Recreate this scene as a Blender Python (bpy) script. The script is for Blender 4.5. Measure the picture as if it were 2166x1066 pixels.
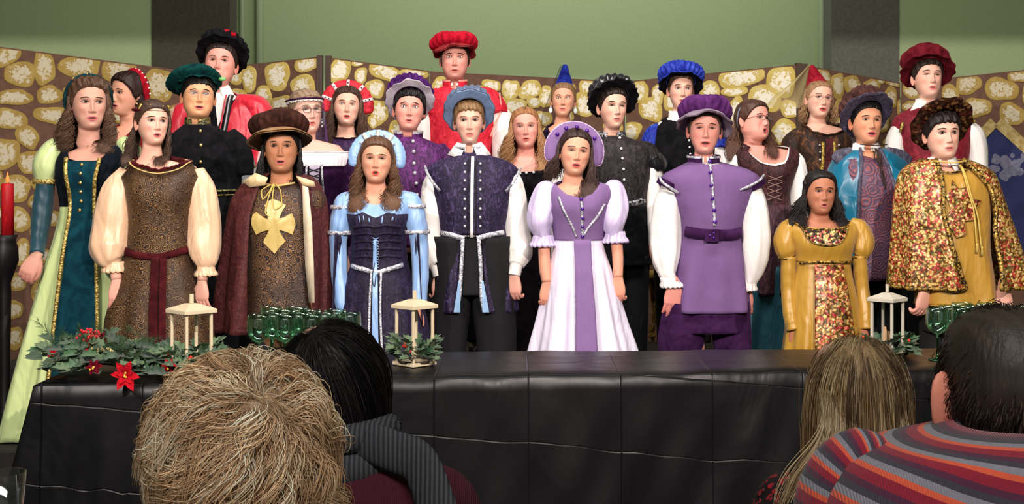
import bpy, math, random
import numpy as np
from mathutils import Vector
from mathutils.bvhtree import BVHTree
C = bpy.context
for o in list(bpy.data.objects): bpy.data.objects.remove(o)
# ------------------------------------------------------------------ camera, world, lights, exposure
F = 2800.0; CX = 1083.0; HY = 360.0; CZ = 1.5          # focal length (px), centre column, horizon row, eye height
cam = bpy.data.cameras.new('camera'); co = bpy.data.objects.new('camera', cam)
C.scene.collection.objects.link(co); C.scene.camera = co
cam.sensor_width = 36.0; cam.lens = F / 2166 * 36; cam.shift_y = -(533 - HY) / 2166
co.location = (0, 0, CZ); co.rotation_euler = (math.pi / 2, 0, 0)
cam.clip_start = .05; cam.clip_end = 60
w = bpy.data.worlds.new('room_air'); C.scene.world = w; w.use_nodes = True
w.node_tree.nodes['Background'].inputs[0].default_value = (.95, 1.0, .9, 1)
w.node_tree.nodes['Background'].inputs[1].default_value = .16
def spot(name, loc, tgt, power, size, blend, col, rad=.08):
    l = bpy.data.lights.new(name, 'SPOT'); l.energy = power; l.spot_size = math.radians(size); l.spot_blend = blend
    l.color = col; l.shadow_soft_size = rad
    o = bpy.data.objects.new(name, l); C.scene.collection.objects.link(o); o.location = loc
    o.rotation_euler = (Vector(tgt) - Vector(loc)).to_track_quat('-Z', 'Y').to_euler(); return o
def area(name, loc, tgt, power, sx, sy, col):
    l = bpy.data.lights.new(name, 'AREA'); l.shape = 'RECTANGLE'; l.size = sx; l.size_y = sy; l.energy = power; l.color = col
    o = bpy.data.objects.new(name, l); C.scene.collection.objects.link(o); o.location = loc
    o.rotation_euler = (Vector(tgt) - Vector(loc)).to_track_quat('-Z', 'Y').to_euler(); return o
spot('stage_spot_right', (1.5, .6, 3.4), (.9, 8.0, .9), 640, 64, .10, (1, .87, .80), .022)
spot('stage_spot_left', (-1.9, .6, 3.4), (-1.2, 8.0, .9), 460, 64, .10, (1, .9, .84), .022)
area('fill_light_stage', (0, 5.4, 4.4), (0, 8.6, 1.2), 92, 4.0, .6, (1, .95, .9))  # unseen overhead fill, added to lift the stage and backdrop
area('fill_light_rear', (.6, 10.6, 4.7), (.6, 12.4, 1.8), 42, 5.0, .4, (1, 1, .92))  # added light out of view, brightens the recessed back wall
area('ceiling_lamp_hall', (0, -.6, 4.3), (0, 2.2, .6), 82, 3.0, 1.0, (1, .95, .9))
sc = C.scene
sc.view_settings.view_transform = 'Standard'; sc.view_settings.look = 'None'
sc.view_settings.gamma = 1; sc.view_settings.use_curve_mapping = False
sc.view_settings.exposure = 0.75
rng = np.random.default_rng(7); R = random.Random(5)
# ------------------------------------------------------------------ helpers
def lin(c):
    return tuple(((v / 255) / 12.92 if v / 255 < .04045 else ((v / 255 + .055) / 1.055) ** 2.4) for v in c) + (1,)
MC = {}
def mat(kind, c1, c2=None, **k):
    key = (kind, c1, c2, tuple(sorted(k.items())))
    if key in MC: return MC[key]
    m = bpy.data.materials.new(kind); MC[key] = m; m.use_nodes = True
    nt = m.node_tree; N = nt.nodes; L = nt.links; b = N['Principled BSDF']
    g = k.get
    def n(t, **s):
        x = N.new(t)
        for a_, v in s.items():
            if hasattr(x, a_): setattr(x, a_, v)
            else: x.inputs[a_].default_value = v
        return x
    tc = n('ShaderNodeTexCoord'); A = lin(c1); B = lin(c2) if c2 else A
    def mp(sx=1, sy=1, sz=1):
        x = N.new('ShaderNodeMapping'); x.inputs['Scale'].default_value = (sx, sy, sz)
        L.new(tc.outputs['Object'], x.inputs['Vector']); return x.outputs[0]
    def noise(scale, det=3, dist=0, v=None, rough=.5):
        x = n('ShaderNodeTexNoise'); x.inputs['Scale'].default_value = scale; x.inputs['Detail'].default_value = det
        x.inputs['Distortion'].default_value = dist; x.inputs['Roughness'].default_value = rough
        L.new(v or tc.outputs['Object'], x.inputs['Vector']); return x.outputs[0]
    def ramp(f, stops):
        x = N.new('ShaderNodeValToRGB'); e = x.color_ramp.elements
        while len(e) < len(stops): e.new(.5)
        for i, (p_, c_) in enumerate(stops): e[i].position = p_; e[i].color = c_
        L.new(f, x.inputs[0]); return x.outputs[0]
    def mix(f, a_, b_, mode='MIX'):
        x = N.new('ShaderNodeMix'); x.data_type = 'RGBA'; x.blend_type = mode
        for s, v in ((0, f), (6, a_), (7, b_)):
            if isinstance(v, (tuple, float, int)): x.inputs[s].default_value = v
            else: L.new(v, x.inputs[s])
        return x.outputs[2]
    def bump(h, st, dist=.01):
        x = N.new('ShaderNodeBump'); x.inputs['Strength'].default_value = st; x.inputs['Distance'].default_value = dist
        L.new(h, x.inputs['Height']); L.new(x.outputs[0], b.inputs['Normal'])
    def setc(c_):
        if isinstance(c_, tuple): b.inputs['Base Color'].default_value = c_
        else: L.new(c_, b.inputs['Base Color'])
    b.inputs['Roughness'].default_value = g('rough', .7); b.inputs['Specular IOR Level'].default_value = g('spec', .35)
    b.inputs['Metallic'].default_value = g('metal', 0)
    W, K = (1, 1, 1, 1), (0, 0, 0, 1)
    if kind == 'plain': setc(A)
    elif kind == 'velvet':
        setc(mix(ramp(noise(14, 3, 1.2), [(.35, K), (.75, W)]), A, B)); b.inputs['Roughness'].default_value = .95
        b.inputs['Sheen Weight'].default_value = .5; b.inputs['Sheen Tint'].default_value = B; b.inputs['Specular IOR Level'].default_value = .1
        bump(noise(9, 3), .5, .02)
    elif kind == 'crushed':
        setc(mix(ramp(noise(g('s', 30), 5, 1.6, mp(1.3, 1, .6), .65), [(g('lo', .44), K), (g('hi', .68), W)]), A, B)); b.inputs['Roughness'].default_value = .7  # pile sheen painted into the colour as lighter mottling
        b.inputs['Sheen Weight'].default_value = .35; b.inputs['Sheen Tint'].default_value = B
        bump(noise(26, 4, 1), .55, .012)
    elif kind == 'satin':
        setc(A if not c2 else mix(noise(4, 2), A, B)); b.inputs['Roughness'].default_value = g('rough', .40); b.inputs['Specular IOR Level'].default_value = .6
        b.inputs['Sheen Weight'].default_value = .15
        bump(noise(g('s', 9), 2, .7, mp(1.6, 1, .5)), .5, .035)
    elif kind == 'cotton':
        setc(A if not c2 else mix(noise(12, 3), A, B)); b.inputs['Roughness'].default_value = .9
        bump(noise(9, 2, .5, mp(1.5, 1, .5)), .35, .025)
    elif kind == 'brocade':
        s = g('s', 34)
        vo = n('ShaderNodeTexVoronoi'); vo.inputs['Scale'].default_value = s * .6; L.new(tc.outputs['Object'], vo.inputs['Vector'])
        wv = n('ShaderNodeTexMath') if False else N.new('ShaderNodeMath'); wv.operation = 'SINE'
        mu = N.new('ShaderNodeMath'); mu.operation = 'MULTIPLY'; mu.inputs[1].default_value = 34; L.new(vo.outputs['Distance'], mu.inputs[0])
        ad = N.new('ShaderNodeMath'); ad.operation = 'MULTIPLY_ADD'; L.new(noise(s, 2, 1), ad.inputs[0]); ad.inputs[1].default_value = 9; L.new(mu.outputs[0], ad.inputs[2])
        L.new(ad.outputs[0], wv.inputs[0])
        f = ramp(wv.outputs[0], [(.35, K), (.8, W)])
        big = ramp(noise(5, 2, .5), [(.4, K), (.62, W)])
        setc(mix(f, A, mix(big, B, lin(g('c3', c2))))); b.inputs['Roughness'].default_value = .5; bump(wv.outputs[0], .25, .003)
        b.inputs['Metallic'].default_value = .15
    elif kind == 'floral':
        vo = n('ShaderNodeTexVoronoi'); vo.inputs['Scale'].default_value = g('s', 55); vo.inputs['Randomness'].default_value = 1
        dm = mix(.05, tc.outputs['Object'], noise(12, 3)); L.new(dm, vo.inputs['Vector'])
        cols = g('cols', ((230, 205, 120), (150, 40, 50), (214, 170, 110), (70, 60, 34), (226, 120, 110), (238, 216, 150), (110, 104, 50), (180, 44, 56)))
        sep = N.new('ShaderNodeSeparateColor'); L.new(vo.outputs['Color'], sep.inputs[0])
        r_ = N.new('ShaderNodeValToRGB'); r_.color_ramp.interpolation = 'CONSTANT'; e = r_.color_ramp.elements
        while len(e) < len(cols): e.new(.5)
        for i, c_ in enumerate(cols): e[i].position = i / len(cols); e[i].color = lin(c_)
        mx = N.new('ShaderNodeMath'); mx.operation = 'MULTIPLY_ADD'; L.new(noise(7, 2, .4), mx.inputs[0]); mx.inputs[1].default_value = 1.3
        md = N.new('ShaderNodeMath'); md.operation = 'MULTIPLY_ADD'; L.new(sep.outputs[0], md.inputs[0]); md.inputs[1].default_value = .75; md.inputs[2].default_value = -.5
        L.new(md.outputs[0], mx.inputs[2]); L.new(mx.outputs[0], r_.inputs[0])
        edge = ramp(vo.outputs['Distance'], [(.45, W), (.7, lin(c1))])
        setc(mix(1.0, r_.outputs[0], edge, 'MULTIPLY')); b.inputs['Roughness'].default_value = .32; bump(noise(10, 3, .6), .5, .02); b.inputs['Metallic'].default_value = .2
    elif kind == 'sequin':
        vo = n('ShaderNodeTexVoronoi'); vo.inputs['Scale'].default_value = g('s', 160); L.new(tc.outputs['Object'], vo.inputs['Vector'])
        sep = N.new('ShaderNodeSeparateColor'); L.new(vo.outputs['Color'], sep.inputs[0])
        setc(mix(ramp(sep.outputs[0], [(.3, K), (.75, W)]), A, B)); b.inputs['Roughness'].default_value = .4; b.inputs['Metallic'].default_value = .4; bump(vo.outputs['Distance'], .6, .003)
    elif kind == 'paint':
        setc(mix(ramp(noise(g('s', 30), 4), [(.35, K), (.7, W)]), A, B)); b.inputs['Roughness'].default_value = .85; bump(noise(120, 3), .15, .004)
    elif kind == 'stone':
        at = N.new('ShaderNodeAttribute'); at.attribute_name = 'rim'
        nn = noise(36, 5, .8, None, .7)
        ml = N.new('ShaderNodeMath'); ml.operation = 'MULTIPLY_ADD'; L.new(nn, ml.inputs[0]); ml.inputs[1].default_value = 2.6; ml.inputs[2].default_value = -1.02
        sb = N.new('ShaderNodeMath'); sb.operation = 'SUBTRACT'; L.new(ml.outputs[0], sb.inputs[0]); L.new(at.outputs['Fac'], sb.inputs[1])
        f = ramp(sb.outputs[0], [(.0, K), (.16, W)])
        base = mix(ramp(noise(9, 3), [(.3, K), (.7, W)]), A, B)
        setc(mix(f, base, lin(g('c3', (205, 196, 165))))); b.inputs['Roughness'].default_value = .8; bump(nn, .15, .004)
    elif kind == 'hair':
        at = N.new('ShaderNodeAttribute'); at.attribute_name = 'Col'
        setc(mix(.35, at.outputs['Color'], mix(noise(60, 2, 0, mp(1, 1, .12)), A, B))); b.inputs['Roughness'].default_value = g('rough', .55); b.inputs['Specular IOR Level'].default_value = .4
        bump(noise(160, 2, 0, mp(1, 1, .08)), .5, .004)
    elif kind == 'attr':
        at = N.new('ShaderNodeAttribute'); at.attribute_name = 'Col'
        L.new(at.outputs['Color'], b.inputs['Base Color'])
        if g('sss'):
            b.inputs['Subsurface Weight'].default_value = .12; b.inputs['Subsurface Radius'].default_value = (.012, .005, .003); b.inputs['Subsurface Scale'].default_value = 1
            bump(noise(220, 2), .06, .002)
    elif kind == 'glass':
        b.inputs['Transmission Weight'].default_value = 1; b.inputs['Roughness'].default_value = .03; b.inputs['IOR'].default_value = 1.45; setc(A)
        b.inputs['Specular IOR Level'].default_value = .6
    elif kind == 'gobglass':
        tr = N.new('ShaderNodeBsdfTransparent'); tr.inputs[0].default_value = A; gs_ = N.new('ShaderNodeBsdfGlossy'); gs_.inputs['Roughness'].default_value = .06
        lw = N.new('ShaderNodeLayerWeight'); lw.inputs[0].default_value = .35; mm = N.new('ShaderNodeMath'); mm.operation = 'MULTIPLY_ADD'; L.new(lw.outputs['Facing'], mm.inputs[0]); mm.inputs[1].default_value = .5; mm.inputs[2].default_value = .08
        ms = N.new('ShaderNodeMixShader'); L.new(mm.outputs[0], ms.inputs[0]); L.new(tr.outputs[0], ms.inputs[1]); L.new(gs_.outputs[0], ms.inputs[2])
        L.new(ms.outputs[0], N['Material Output'].inputs[0]); gs_.inputs[0].default_value = B
    elif kind == 'sheer':
        b.inputs['Alpha'].default_value = g('alpha', .4); setc(A); b.inputs['Roughness'].default_value = .8
    elif kind == 'knit':
        wv = n('ShaderNodeTexWave'); wv.inputs['Scale'].default_value = g('s', 60); wv.inputs['Distortion'].default_value = .6; L.new(tc.outputs['Object'], wv.inputs['Vector'])
        setc(mix(wv.outputs[0], A, B)); b.inputs['Roughness'].default_value = .95; bump(wv.outputs[0], .5, .004)
    elif kind == 'plastic':
        setc(A); b.inputs['Roughness'].default_value = .38; b.inputs['Specular IOR Level'].default_value = .24
        br = n('ShaderNodeTexBrick'); br.offset = 0; br.inputs['Scale'].default_value = 1; br.inputs['Mortar Size'].default_value = .004; br.inputs['Brick Width'].default_value = .34; br.inputs['Row Height'].default_value = .3
        br.inputs['Mortar Smooth'].default_value = 1
        cb = N.new('ShaderNodeCombineXYZ'); sx_ = N.new('ShaderNodeSeparateXYZ'); L.new(tc.outputs['Object'], sx_.inputs[0])
        ay = N.new('ShaderNodeMath'); ay.operation = 'ADD'; L.new(sx_.outputs[1], ay.inputs[0]); L.new(sx_.outputs[2], ay.inputs[1])
        L.new(sx_.outputs[0], cb.inputs[0]); L.new(ay.outputs[0], cb.inputs[1]); L.new(cb.outputs[0], br.inputs['Vector'])
        h = mix(.5, noise(3.2, 3, .8, mp(1, 1, .6)), br.outputs['Fac'], 'SUBTRACT'); bump(h, .35, .03)
    elif kind == 'wood':
        setc(mix(noise(10, 4, 1, mp(1, 1, .15)), A, B)); b.inputs['Roughness'].default_value = .6
    elif kind == 'emit':
        setc(A); b.inputs['Emission Color'].default_value = A; b.inputs['Emission Strength'].default_value = g('e', 2)
    elif kind == 'stripe':
        bands = g('bands'); sx_ = N.new('ShaderNodeSeparateXYZ'); L.new(tc.outputs['Object'], sx_.inputs[0])
        at = N.new('ShaderNodeAttribute'); at.attribute_name = 'band'
        fr = N.new('ShaderNodeMath'); fr.operation = 'FRACT'; L.new(at.outputs['Fac'], fr.inputs[0])
        r_ = N.new('ShaderNodeValToRGB'); r_.color_ramp.interpolation = 'CONSTANT'; e = r_.color_ramp.elements
        while len(e) < len(bands): e.new(.5)
        for i, (p_, c_) in enumerate(bands): e[i].position = p_; e[i].color = lin(c_)
        L.new(fr.outputs[0], r_.inputs[0])
        wv = n('ShaderNodeTexWave'); wv.inputs['Scale'].default_value = 110; L.new(tc.outputs['Object'], wv.inputs['Vector'])
        setc(mix(.25, r_.outputs[0], mix(noise(240, 2), (0, 0, 0, 1), (.8, .8, .8, 1)), 'OVERLAY')); b.inputs['Roughness'].default_value = .95
        bump(wv.outputs[0], .35, .003); b.inputs['Sheen Weight'].default_value = .2
    elif kind == 'dots':
        vo = n('ShaderNodeTexVoronoi'); vo.inputs['Scale'].default_value = g('s', 70); L.new(tc.outputs['Object'], vo.inputs['Vector'])
        setc(mix(ramp(vo.outputs['Distance'], [(.35, K), (.45, W)]), A, B)); bump(ramp(vo.outputs['Distance'], [(.3, W), (.5, K)]), .8, .005)
    return m
def grid_faces(nr, nc, wrap=False, base=0):
    i = np.arange(nr - 1)[:, None]; m = nc if wrap else nc - 1
    j = np.arange(m)[None, :]; j2 = (j + 1) % nc
    a = base + i * nc + j; b = base + i * nc + j2; c = base + (i + 1) * nc + j2; d = base + (i + 1) * nc + j
    return np.stack([a, b, c, d], -1).reshape(-1, 4)
def mk(name, V, Fs, m, parent=None, loc=None, cols=None, rim=None, smooth=True, uvband=None, mi=None):
    """one mesh object; V world coordinates, Fs an (n,3|4) array or list of arrays"""
    V = np.asarray(V, float).reshape(-1, 3)
    if loc is None and parent is not None: loc = ORG[parent.name]
    if loc is None: loc = V.mean(0); loc = np.array([loc[0], loc[1], V[:, 2].min()])
    loc = np.asarray(loc, float)
    me = bpy.data.meshes.new(name)
    if not isinstance(Fs, list): Fs = [Fs]
    Fs = [np.asarray(f, int) for f in Fs if len(f)]
    nl = sum(f.size for f in Fs); nf = sum(len(f) for f in Fs)
    me.vertices.add(len(V)); me.vertices.foreach_set('co', (V - loc).astype(np.float32).ravel())
    me.loops.add(nl); me.polygons.add(nf)
    me.loops.foreach_set('vertex_index', np.concatenate([f.ravel() for f in Fs]).astype(np.int32))
    tot = np.concatenate([np.full(len(f), f.shape[1]) for f in Fs]); st = np.concatenate([[0], np.cumsum(tot)[:-1]])
    me.polygons.foreach_set('loop_start', st.astype(np.int32))
    me.update(calc_edges=True)
    me.polygons.foreach_set('use_smooth', np.full(nf, bool(smooth)))
    if cols is not None:
        at = me.color_attributes.new('Col', 'FLOAT_COLOR', 'POINT'); c4 = np.ones((len(V), 4), np.float32); c4[:, :3] = cols
        at.data.foreach_set('color', c4.ravel())
    if rim is not None:
        at = me.attributes.new('rim', 'FLOAT', 'POINT'); at.data.foreach_set('value', np.asarray(rim, np.float32))
    if uvband is not None:
        at = me.attributes.new('band', 'FLOAT', 'POINT'); at.data.foreach_set('value', np.asarray(uvband, np.float32))
    ms = m if isinstance(m, list) else [m]
    for q in ms: me.materials.append(q)
    if mi is not None: me.polygons.foreach_set('material_index', np.asarray(mi, np.int32))
    o = bpy.data.objects.new(name, me); C.scene.collection.objects.link(o)
    if parent is not None:
        o.parent = parent; ORG[o.name] = loc
        o.location = tuple(loc - ORG[parent.name])
    else: o.location = tuple(loc)
    ORG[o.name] = loc
    return o
ORG = {}
def tag(o, label=None, cat=None, group=None, kind=None):
    for k_, v in (('label', label), ('category', cat), ('group', group), ('kind', kind)):
        if v: o[k_] = v
    return o
def empty(name, loc, label, cat, group=None):
    o = bpy.data.objects.new(name, None); C.scene.collection.objects.link(o); o.location = tuple(loc); o.empty_display_size = .1
    ORG[o.name] = np.array(loc, float); return tag(o, label, cat, group)
def joinm(parts):
    """[(V,F)] or [(V,F,cols)] -> merged"""
    Vs, Fq, Cs, b = [], {}, [], 0
    for p in parts:
        V = np.asarray(p[0], float).reshape(-1, 3); Vs.append(V)
        fl = p[1] if isinstance(p[1], list) else [p[1]]
        for f in fl:
            f = np.asarray(f, int)
            if len(f): Fq.setdefault(f.shape[1], []).append(f + b)
        if len(p) > 2: Cs.append(np.broadcast_to(p[2], (len(V), 3)))
        b += len(V)
    return np.concatenate(Vs), [np.concatenate(v) for v in Fq.values()], (np.concatenate(Cs) if Cs else None)
def box(x0, x1, y0, y1, z0, z1):
    V = np.array([(x, y, z) for z in (z0, z1) for x, y in ((x0, y0), (x1, y0), (x1, y1), (x0, y1))], float)
    return V, np.array([(3, 2, 1, 0), (4, 5, 6, 7), (0, 1, 5, 4), (1, 2, 6, 5), (2, 3, 7, 6), (3, 0, 4, 7)])
def cr(xs, ys, x):
    xs = np.asarray(xs, float); ys = np.asarray(ys, float); x = np.clip(x, xs[0], xs[-1])
    h = np.diff(xs); dl = np.diff(ys) / h; t = np.zeros_like(ys)
    for i in range(1, len(xs) - 1):
        t[i] = 0 if dl[i - 1] * dl[i] <= 0 else 2 * dl[i - 1] * dl[i] / (dl[i - 1] + dl[i])
    t[0] = dl[0]; t[-1] = dl[-1]
    i = np.clip(np.searchsorted(xs, x, side='right') - 1, 0, len(h) - 1); u = (x - xs[i]) / h[i]
    return ((1 + 2 * u) * (1 - u) ** 2 * ys[i] + u * (1 - u) ** 2 * h[i] * t[i] + u * u * (3 - 2 * u) * ys[i + 1] + u * u * (u - 1) * h[i] * t[i + 1])
def sm(a, b, x):
    u = np.clip((np.asarray(x, float) - a) / (b - a), 0, 1); return u * u * (3 - 2 * u)
def resample(P, n):
    P = np.asarray(P, float); t = np.linspace(0, 1, len(P)); u = np.linspace(0, 1, n)
    if len(P) < 3: return np.stack([np.interp(u, t, P[:, k]) for k in range(P.shape[1])], 1)
    return np.stack([cr(t, P[:, k], u) for k in range(P.shape[1])], 1)
def tube(P, r, sides=10, cap=True, mod=None, squash=(1, 1), up=(0, 1, 0)):
    P = np.asarray(P, float); n = len(P); r = np.broadcast_to(r, n) if np.ndim(r) < 2 else r
    T = np.gradient(P, axis=0); T /= np.linalg.norm(T, axis=1)[:, None] + 1e-12
    u = np.array(up, float); A = np.zeros((n, 3))
    for i in range(n):
        u = u - T[i] * u.dot(T[i]); l = np.linalg.norm(u)
        if l < 1e-6: u = np.array([1., 0, 0]); u -= T[i] * u.dot(T[i]); l = np.linalg.norm(u)
        u = u / l; A[i] = u
    B = np.cross(T, A); an = np.linspace(0, 2 * np.pi, sides, endpoint=False)
    rr = r[:, None] * np.ones(sides)[None, :]
    if mod is not None: rr = rr * mod(np.linspace(0, 1, n)[:, None], an[None, :])
    V = P[:, None] + A[:, None] * (rr * np.cos(an) * squash[0])[..., None] + B[:, None] * (rr * np.sin(an) * squash[1])[..., None]
    V = V.reshape(-1, 3); Fq = [grid_faces(n, sides, True)]
    if cap:
        k = len(V); V = np.vstack([V, P[0], P[-1]]); j = np.arange(sides); j2 = (j + 1) % sides
        Fq.append(np.concatenate([np.stack([np.full(sides, k), j2, j], 1), np.stack([np.full(sides, k + 1), (n - 1) * sides + j, (n - 1) * sides + j2], 1)]))
    return V, Fq
def ball(c, r, nu=10, nv=7):
    r = np.broadcast_to(r, 3); th = np.linspace(.02, np.pi - .02, nv)[:, None]; ph = np.linspace(0, 2 * np.pi, nu, endpoint=False)[None]
    V = np.stack([np.sin(th) * np.cos(ph) * r[0], np.sin(th) * np.sin(ph) * r[1], np.cos(th) * r[2] + 0 * ph], -1).reshape(-1, 3) + np.asarray(c)
    return V, grid_faces(nv, nu, True)
def lathe(prof, n=24, c=(0, 0, 0)):
    pr = np.asarray(prof, float); a = np.linspace(0, 2 * np.pi, n, endpoint=False)
    V = np.stack([pr[:, :1] * np.cos(a), pr[:, :1] * np.sin(a), pr[:, 1:] + 0 * a], -1).reshape(-1, 3) + np.asarray(c)
    return V, grid_faces(len(pr), n, True)
def strands(paths, wid, base, var=.25, taper=True, sides=3, seed=1, tipcol=None):
    """paths (N,S,3) -> many thin tapering locks in one mesh with per-lock colour"""
    P = np.asarray(paths, float); N, S, _ = P.shape; g = np.random.default_rng(seed)
    T = np.gradient(P, axis=1); T /= np.linalg.norm(T, axis=2)[..., None] + 1e-9
    U = np.tile(np.array([.3, -1., .2]), (N, S, 1)); U -= T * (U * T).sum(2)[..., None]; U /= np.linalg.norm(U, axis=2)[..., None] + 1e-9
    Bv = np.cross(T, U); t = np.linspace(0, 1, S); w_ = np.broadcast_to(np.asarray(wid), (N,))[:, None] * (np.sin(np.pi * np.clip(t * .86 + .10, 0, 1)) ** .6 if taper else 1)
    a = np.arange(sides) * 2 * np.pi / sides
    V = P[:, :, None] + U[:, :, None] * (w_[..., None] * np.cos(a) * .6)[..., None] + Bv[:, :, None] * (w_[..., None] * np.sin(a))[..., None]
    f = grid_faces(S, sides, True); Fq = (f[None] + (np.arange(N) * S * sides)[:, None, None]).reshape(-1, 4)
    c = np.array(lin(base)[:3]) * (1 + g.uniform(-var, var, (N, 1)))
    cc = np.repeat(c[:, None], S, 1)
    if tipcol is not None:
        k_ = g.random((N, 1, 1)) * .8 * np.ones((1, S, 1)); cc = cc * (1 - k_) + np.array(lin(tipcol)[:3]) * k_
    cc = np.repeat(cc[:, :, None], sides, 2)
    return V.reshape(-1, 3), Fq, cc.reshape(-1, 3)
def W(px, py, Y): return np.array([(px - CX) / F * Y, Y, CZ - (py - HY) / F * Y])
# ------------------------------------------------------------------ heads, hands, people
NC = 88
_u = np.linspace(-1, 1, NC, endpoint=False); PHI = np.pi * (.42 * _u + .58 * _u ** 3)      # denser at the face
HP = np.array([  # zf, zb, half width, front, back
 (.2300, .2300, .002, .002, .002), (.2285, .228, .022, .020, .030), (.222, .222, .043, .043, .058), (.212, .212, .058, .060, .076),
 (.198, .198, .0675, .073, .090), (.180, .180, .0735, .0815, .101), (.160, .160, .0762, .086, .107), (.140, .141, .0770, .0875, .108),
 (.120, .123, .0765, .0855, .105), (.100, .106, .0752, .0835, .098), (.080, .090, .0728, .083, .088), (.060, .075, .0680, .083, .079),
 (.040, .062, .0625, .0825, .073), (.022, .052, .0555, .0805, .070), (.008, .044, .0500, .0735, .068), (.000, .040, .0480, .061, .067),
 (-.006, .036, .0475, .042, .067), (-.012, .031, .0475, .031, .066), (-.024, .018, .0485, .028, .064)])
HN = [3, 3, 4, 5, 7, 9, 9, 9, 9, 9, 9, 9, 8, 6, 4, 3, 3, 3]
def head_grid(wid=1., jaw=1., nose=1., heavy=0., mo=(.018, .004), age=0):
    k = np.arange(len(HP)); t = np.concatenate([i + np.arange(n) / n for i, n in enumerate(HN)] + [[len(HP) - 1]])
    zf, zb, a, f, b = (cr(k, HP[:, i], t) for i in range(5))
    a = a * wid; a = a * (1 + (jaw - 1) * sm(.09, .02, zf)) + heavy * .008 * sm(.10, .03, zf) * sm(-.03, 0, zf)
    cp = np.cos(PHI)[None]; sp = np.sin(PHI)[None]
    x = a[:, None] * np.sign(sp) * np.abs(sp) ** .94
    y = np.where(cp > 0, -f[:, None] * np.abs(cp) ** .86, b[:, None] * np.abs(cp) ** .95)
    z = zb[:, None] + (zf - zb)[:, None] * ((1 + cp) / 2)
    G = lambda cx, cz, sx, sz: np.exp(-((x - cx) / sx) ** 2 - ((z - cz) / sz) ** 2)
    fr = sm(.05, .35, cp) * (zf[:, None] > -.004)
    d = np.zeros_like(x)
    for s in (-1, 1):
        d += .0035 * G(s * .030, .140, .022, .008) - .0105 * G(s * .031, .1235, .017, .0115) + .0050 * G(s * .046, .092, .016, .015) + .0075 * nose * G(s * .0118, .0785, .0052, .0058)
        d += -.004 * G(s * .036, .060, .010, .018) + .0025 * G(s * .031, .1225, .010, .005)
        d += heavy * .004 * G(s * .045, .055, .022, .03)
        d += -.003 * G(s * .066, .150, .014, .02)
    nz = np.interp(z, [.060, .0665, .0715, .077, .083, .090, .100, .112, .124, .134, .15], [0, .0005, .005, .017, .0215, .0195, .0145, .0095, .0050, .0025, 0])
    nw = np.interp(z, [.07, .078, .088, .10, .12, .14], [.0105, .0110, .0098, .0076, .0074, .016])
    d += nose * nz * np.exp(-np.abs(x / nw) ** 2.3)
    d += .0055 * G(0, .050, .025, .019) + .0045 * G(0, .012, .016, .012) - .003 * G(0, .0285, .013, .006) - .0012 * G(0, .064, .004, .007)
    mw, mh = mo
    d -= .010 * sm(1.25, .75, np.sqrt((x / mw) ** 2 + ((z - .0475) / max(mh, .0028)) ** 2))
    y = y - d * fr
    return np.stack([x, y, z], -1), zf
def rotm(yaw, pitch, roll):
    y, p, r = (math.radians(v) for v in (yaw, pitch, roll))
    # yaw>0 turns the face to image right, pitch>0 lifts the chin, roll>0 tilts the head to image right
    Rz = np.array([[math.cos(y), -math.sin(y), 0], [math.sin(y), math.cos(y), 0], [0, 0, 1]])
    Rx = np.array([[1, 0, 0], [0, math.cos(-p), -math.sin(-p)], [0, math.sin(-p), math.cos(-p)]])
    Ry = np.array([[math.cos(r), 0, math.sin(r)], [0, 1, 0], [-math.sin(r), 0, math.cos(r)]])
    return Rz @ Ry @ Rx
def hand_template(curl, spread=1.):
    parts = []
    zs = np.array([.012, 0, -.02, -.045, -.07, -.088, -.096]); a = np.array([.024, .0245, .029, .036, .039, .037, .028]); d = np.array([.018, .018, .0165, .0155, .0145, .013, .009])
    an = np.linspace(0, 2 * np.pi, 20, endpoint=False)
    cp = np.sign(np.cos(an)) * np.abs(np.cos(an)) ** .8; sp = np.sign(np.sin(an)) * np.abs(np.sin(an)) ** .8
    V = np.stack([a[:, None] * cp, d[:, None] * sp + 0 * cp, zs[:, None] + 0 * cp], -1).reshape(-1, 3)
    k = len(V); V = np.vstack([V, (0, 0, .012), (0, 0, -.096)]); j = np.arange(20); j2 = (j + 1) % 20
    parts.append((V, [grid_faces(7, 20, True), np.concatenate([np.stack([np.full(20, k), j2, j], 1), np.stack([np.full(20, k + 1), 120 + j, 120 + j2], 1)])]))
    for x0, ln, r, sx in ((.028, .074, .0094, .06), (.0095, .082, .0096, .0), (-.009, .077, .0092, -.05), (-.0265, .060, .0080, -.12)):
        p = np.array([x0, -.001, -.082]); pts = [p]; ang = .1
        for q, fr in enumerate((.18, .42, .24, .16)):
            ang += (0, .5, .75, .5)[q] * curl
            p = p + ln * 1.08 * fr * np.array([sx * spread, math.sin(ang), -math.cos(ang)]); pts.append(p)
        P = resample(pts, 11); parts.append(tube(P, r * np.array([1, 1.02, 1, .98, 1.04, .98, .92, .96, .9, .82, .5]), 8))
    P = resample([(.020, .003, -.02), (.036, .006, -.045), (.043, .012, -.070), (.040, .020, -.092), (.034, .026, -.108)], 9)
    parts.append(tube(P, np.array([.013, .0135, .0125, .0112, .0105, .0108, .010, .0088, .005]), 8))
    V, Fq, _ = joinm(parts)
    o = mk('hand_source', V, Fq, mat('plain', (200, 150, 130)), loc=(0, 0, 0))
    md = o.modifiers.new('r', 'REMESH'); md.mode = 'VOXEL'; md.voxel_size = .0030; s = o.modifiers.new('s', 'SMOOTH'); s.iterations = 2; s.factor = .4
    e = o.evaluated_get(C.evaluated_depsgraph_get()).to_mesh()
    V = np.empty(len(e.vertices) * 3, np.float32); e.vertices.foreach_get('co', V); V = V.reshape(-1, 3).astype(float)
    Fq = np.array([list(p.vertices) for p in e.polygons]); bpy.data.objects.remove(o); return V, Fq
HANDS = [hand_template(.55), hand_template(1.5, .6)]
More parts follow.
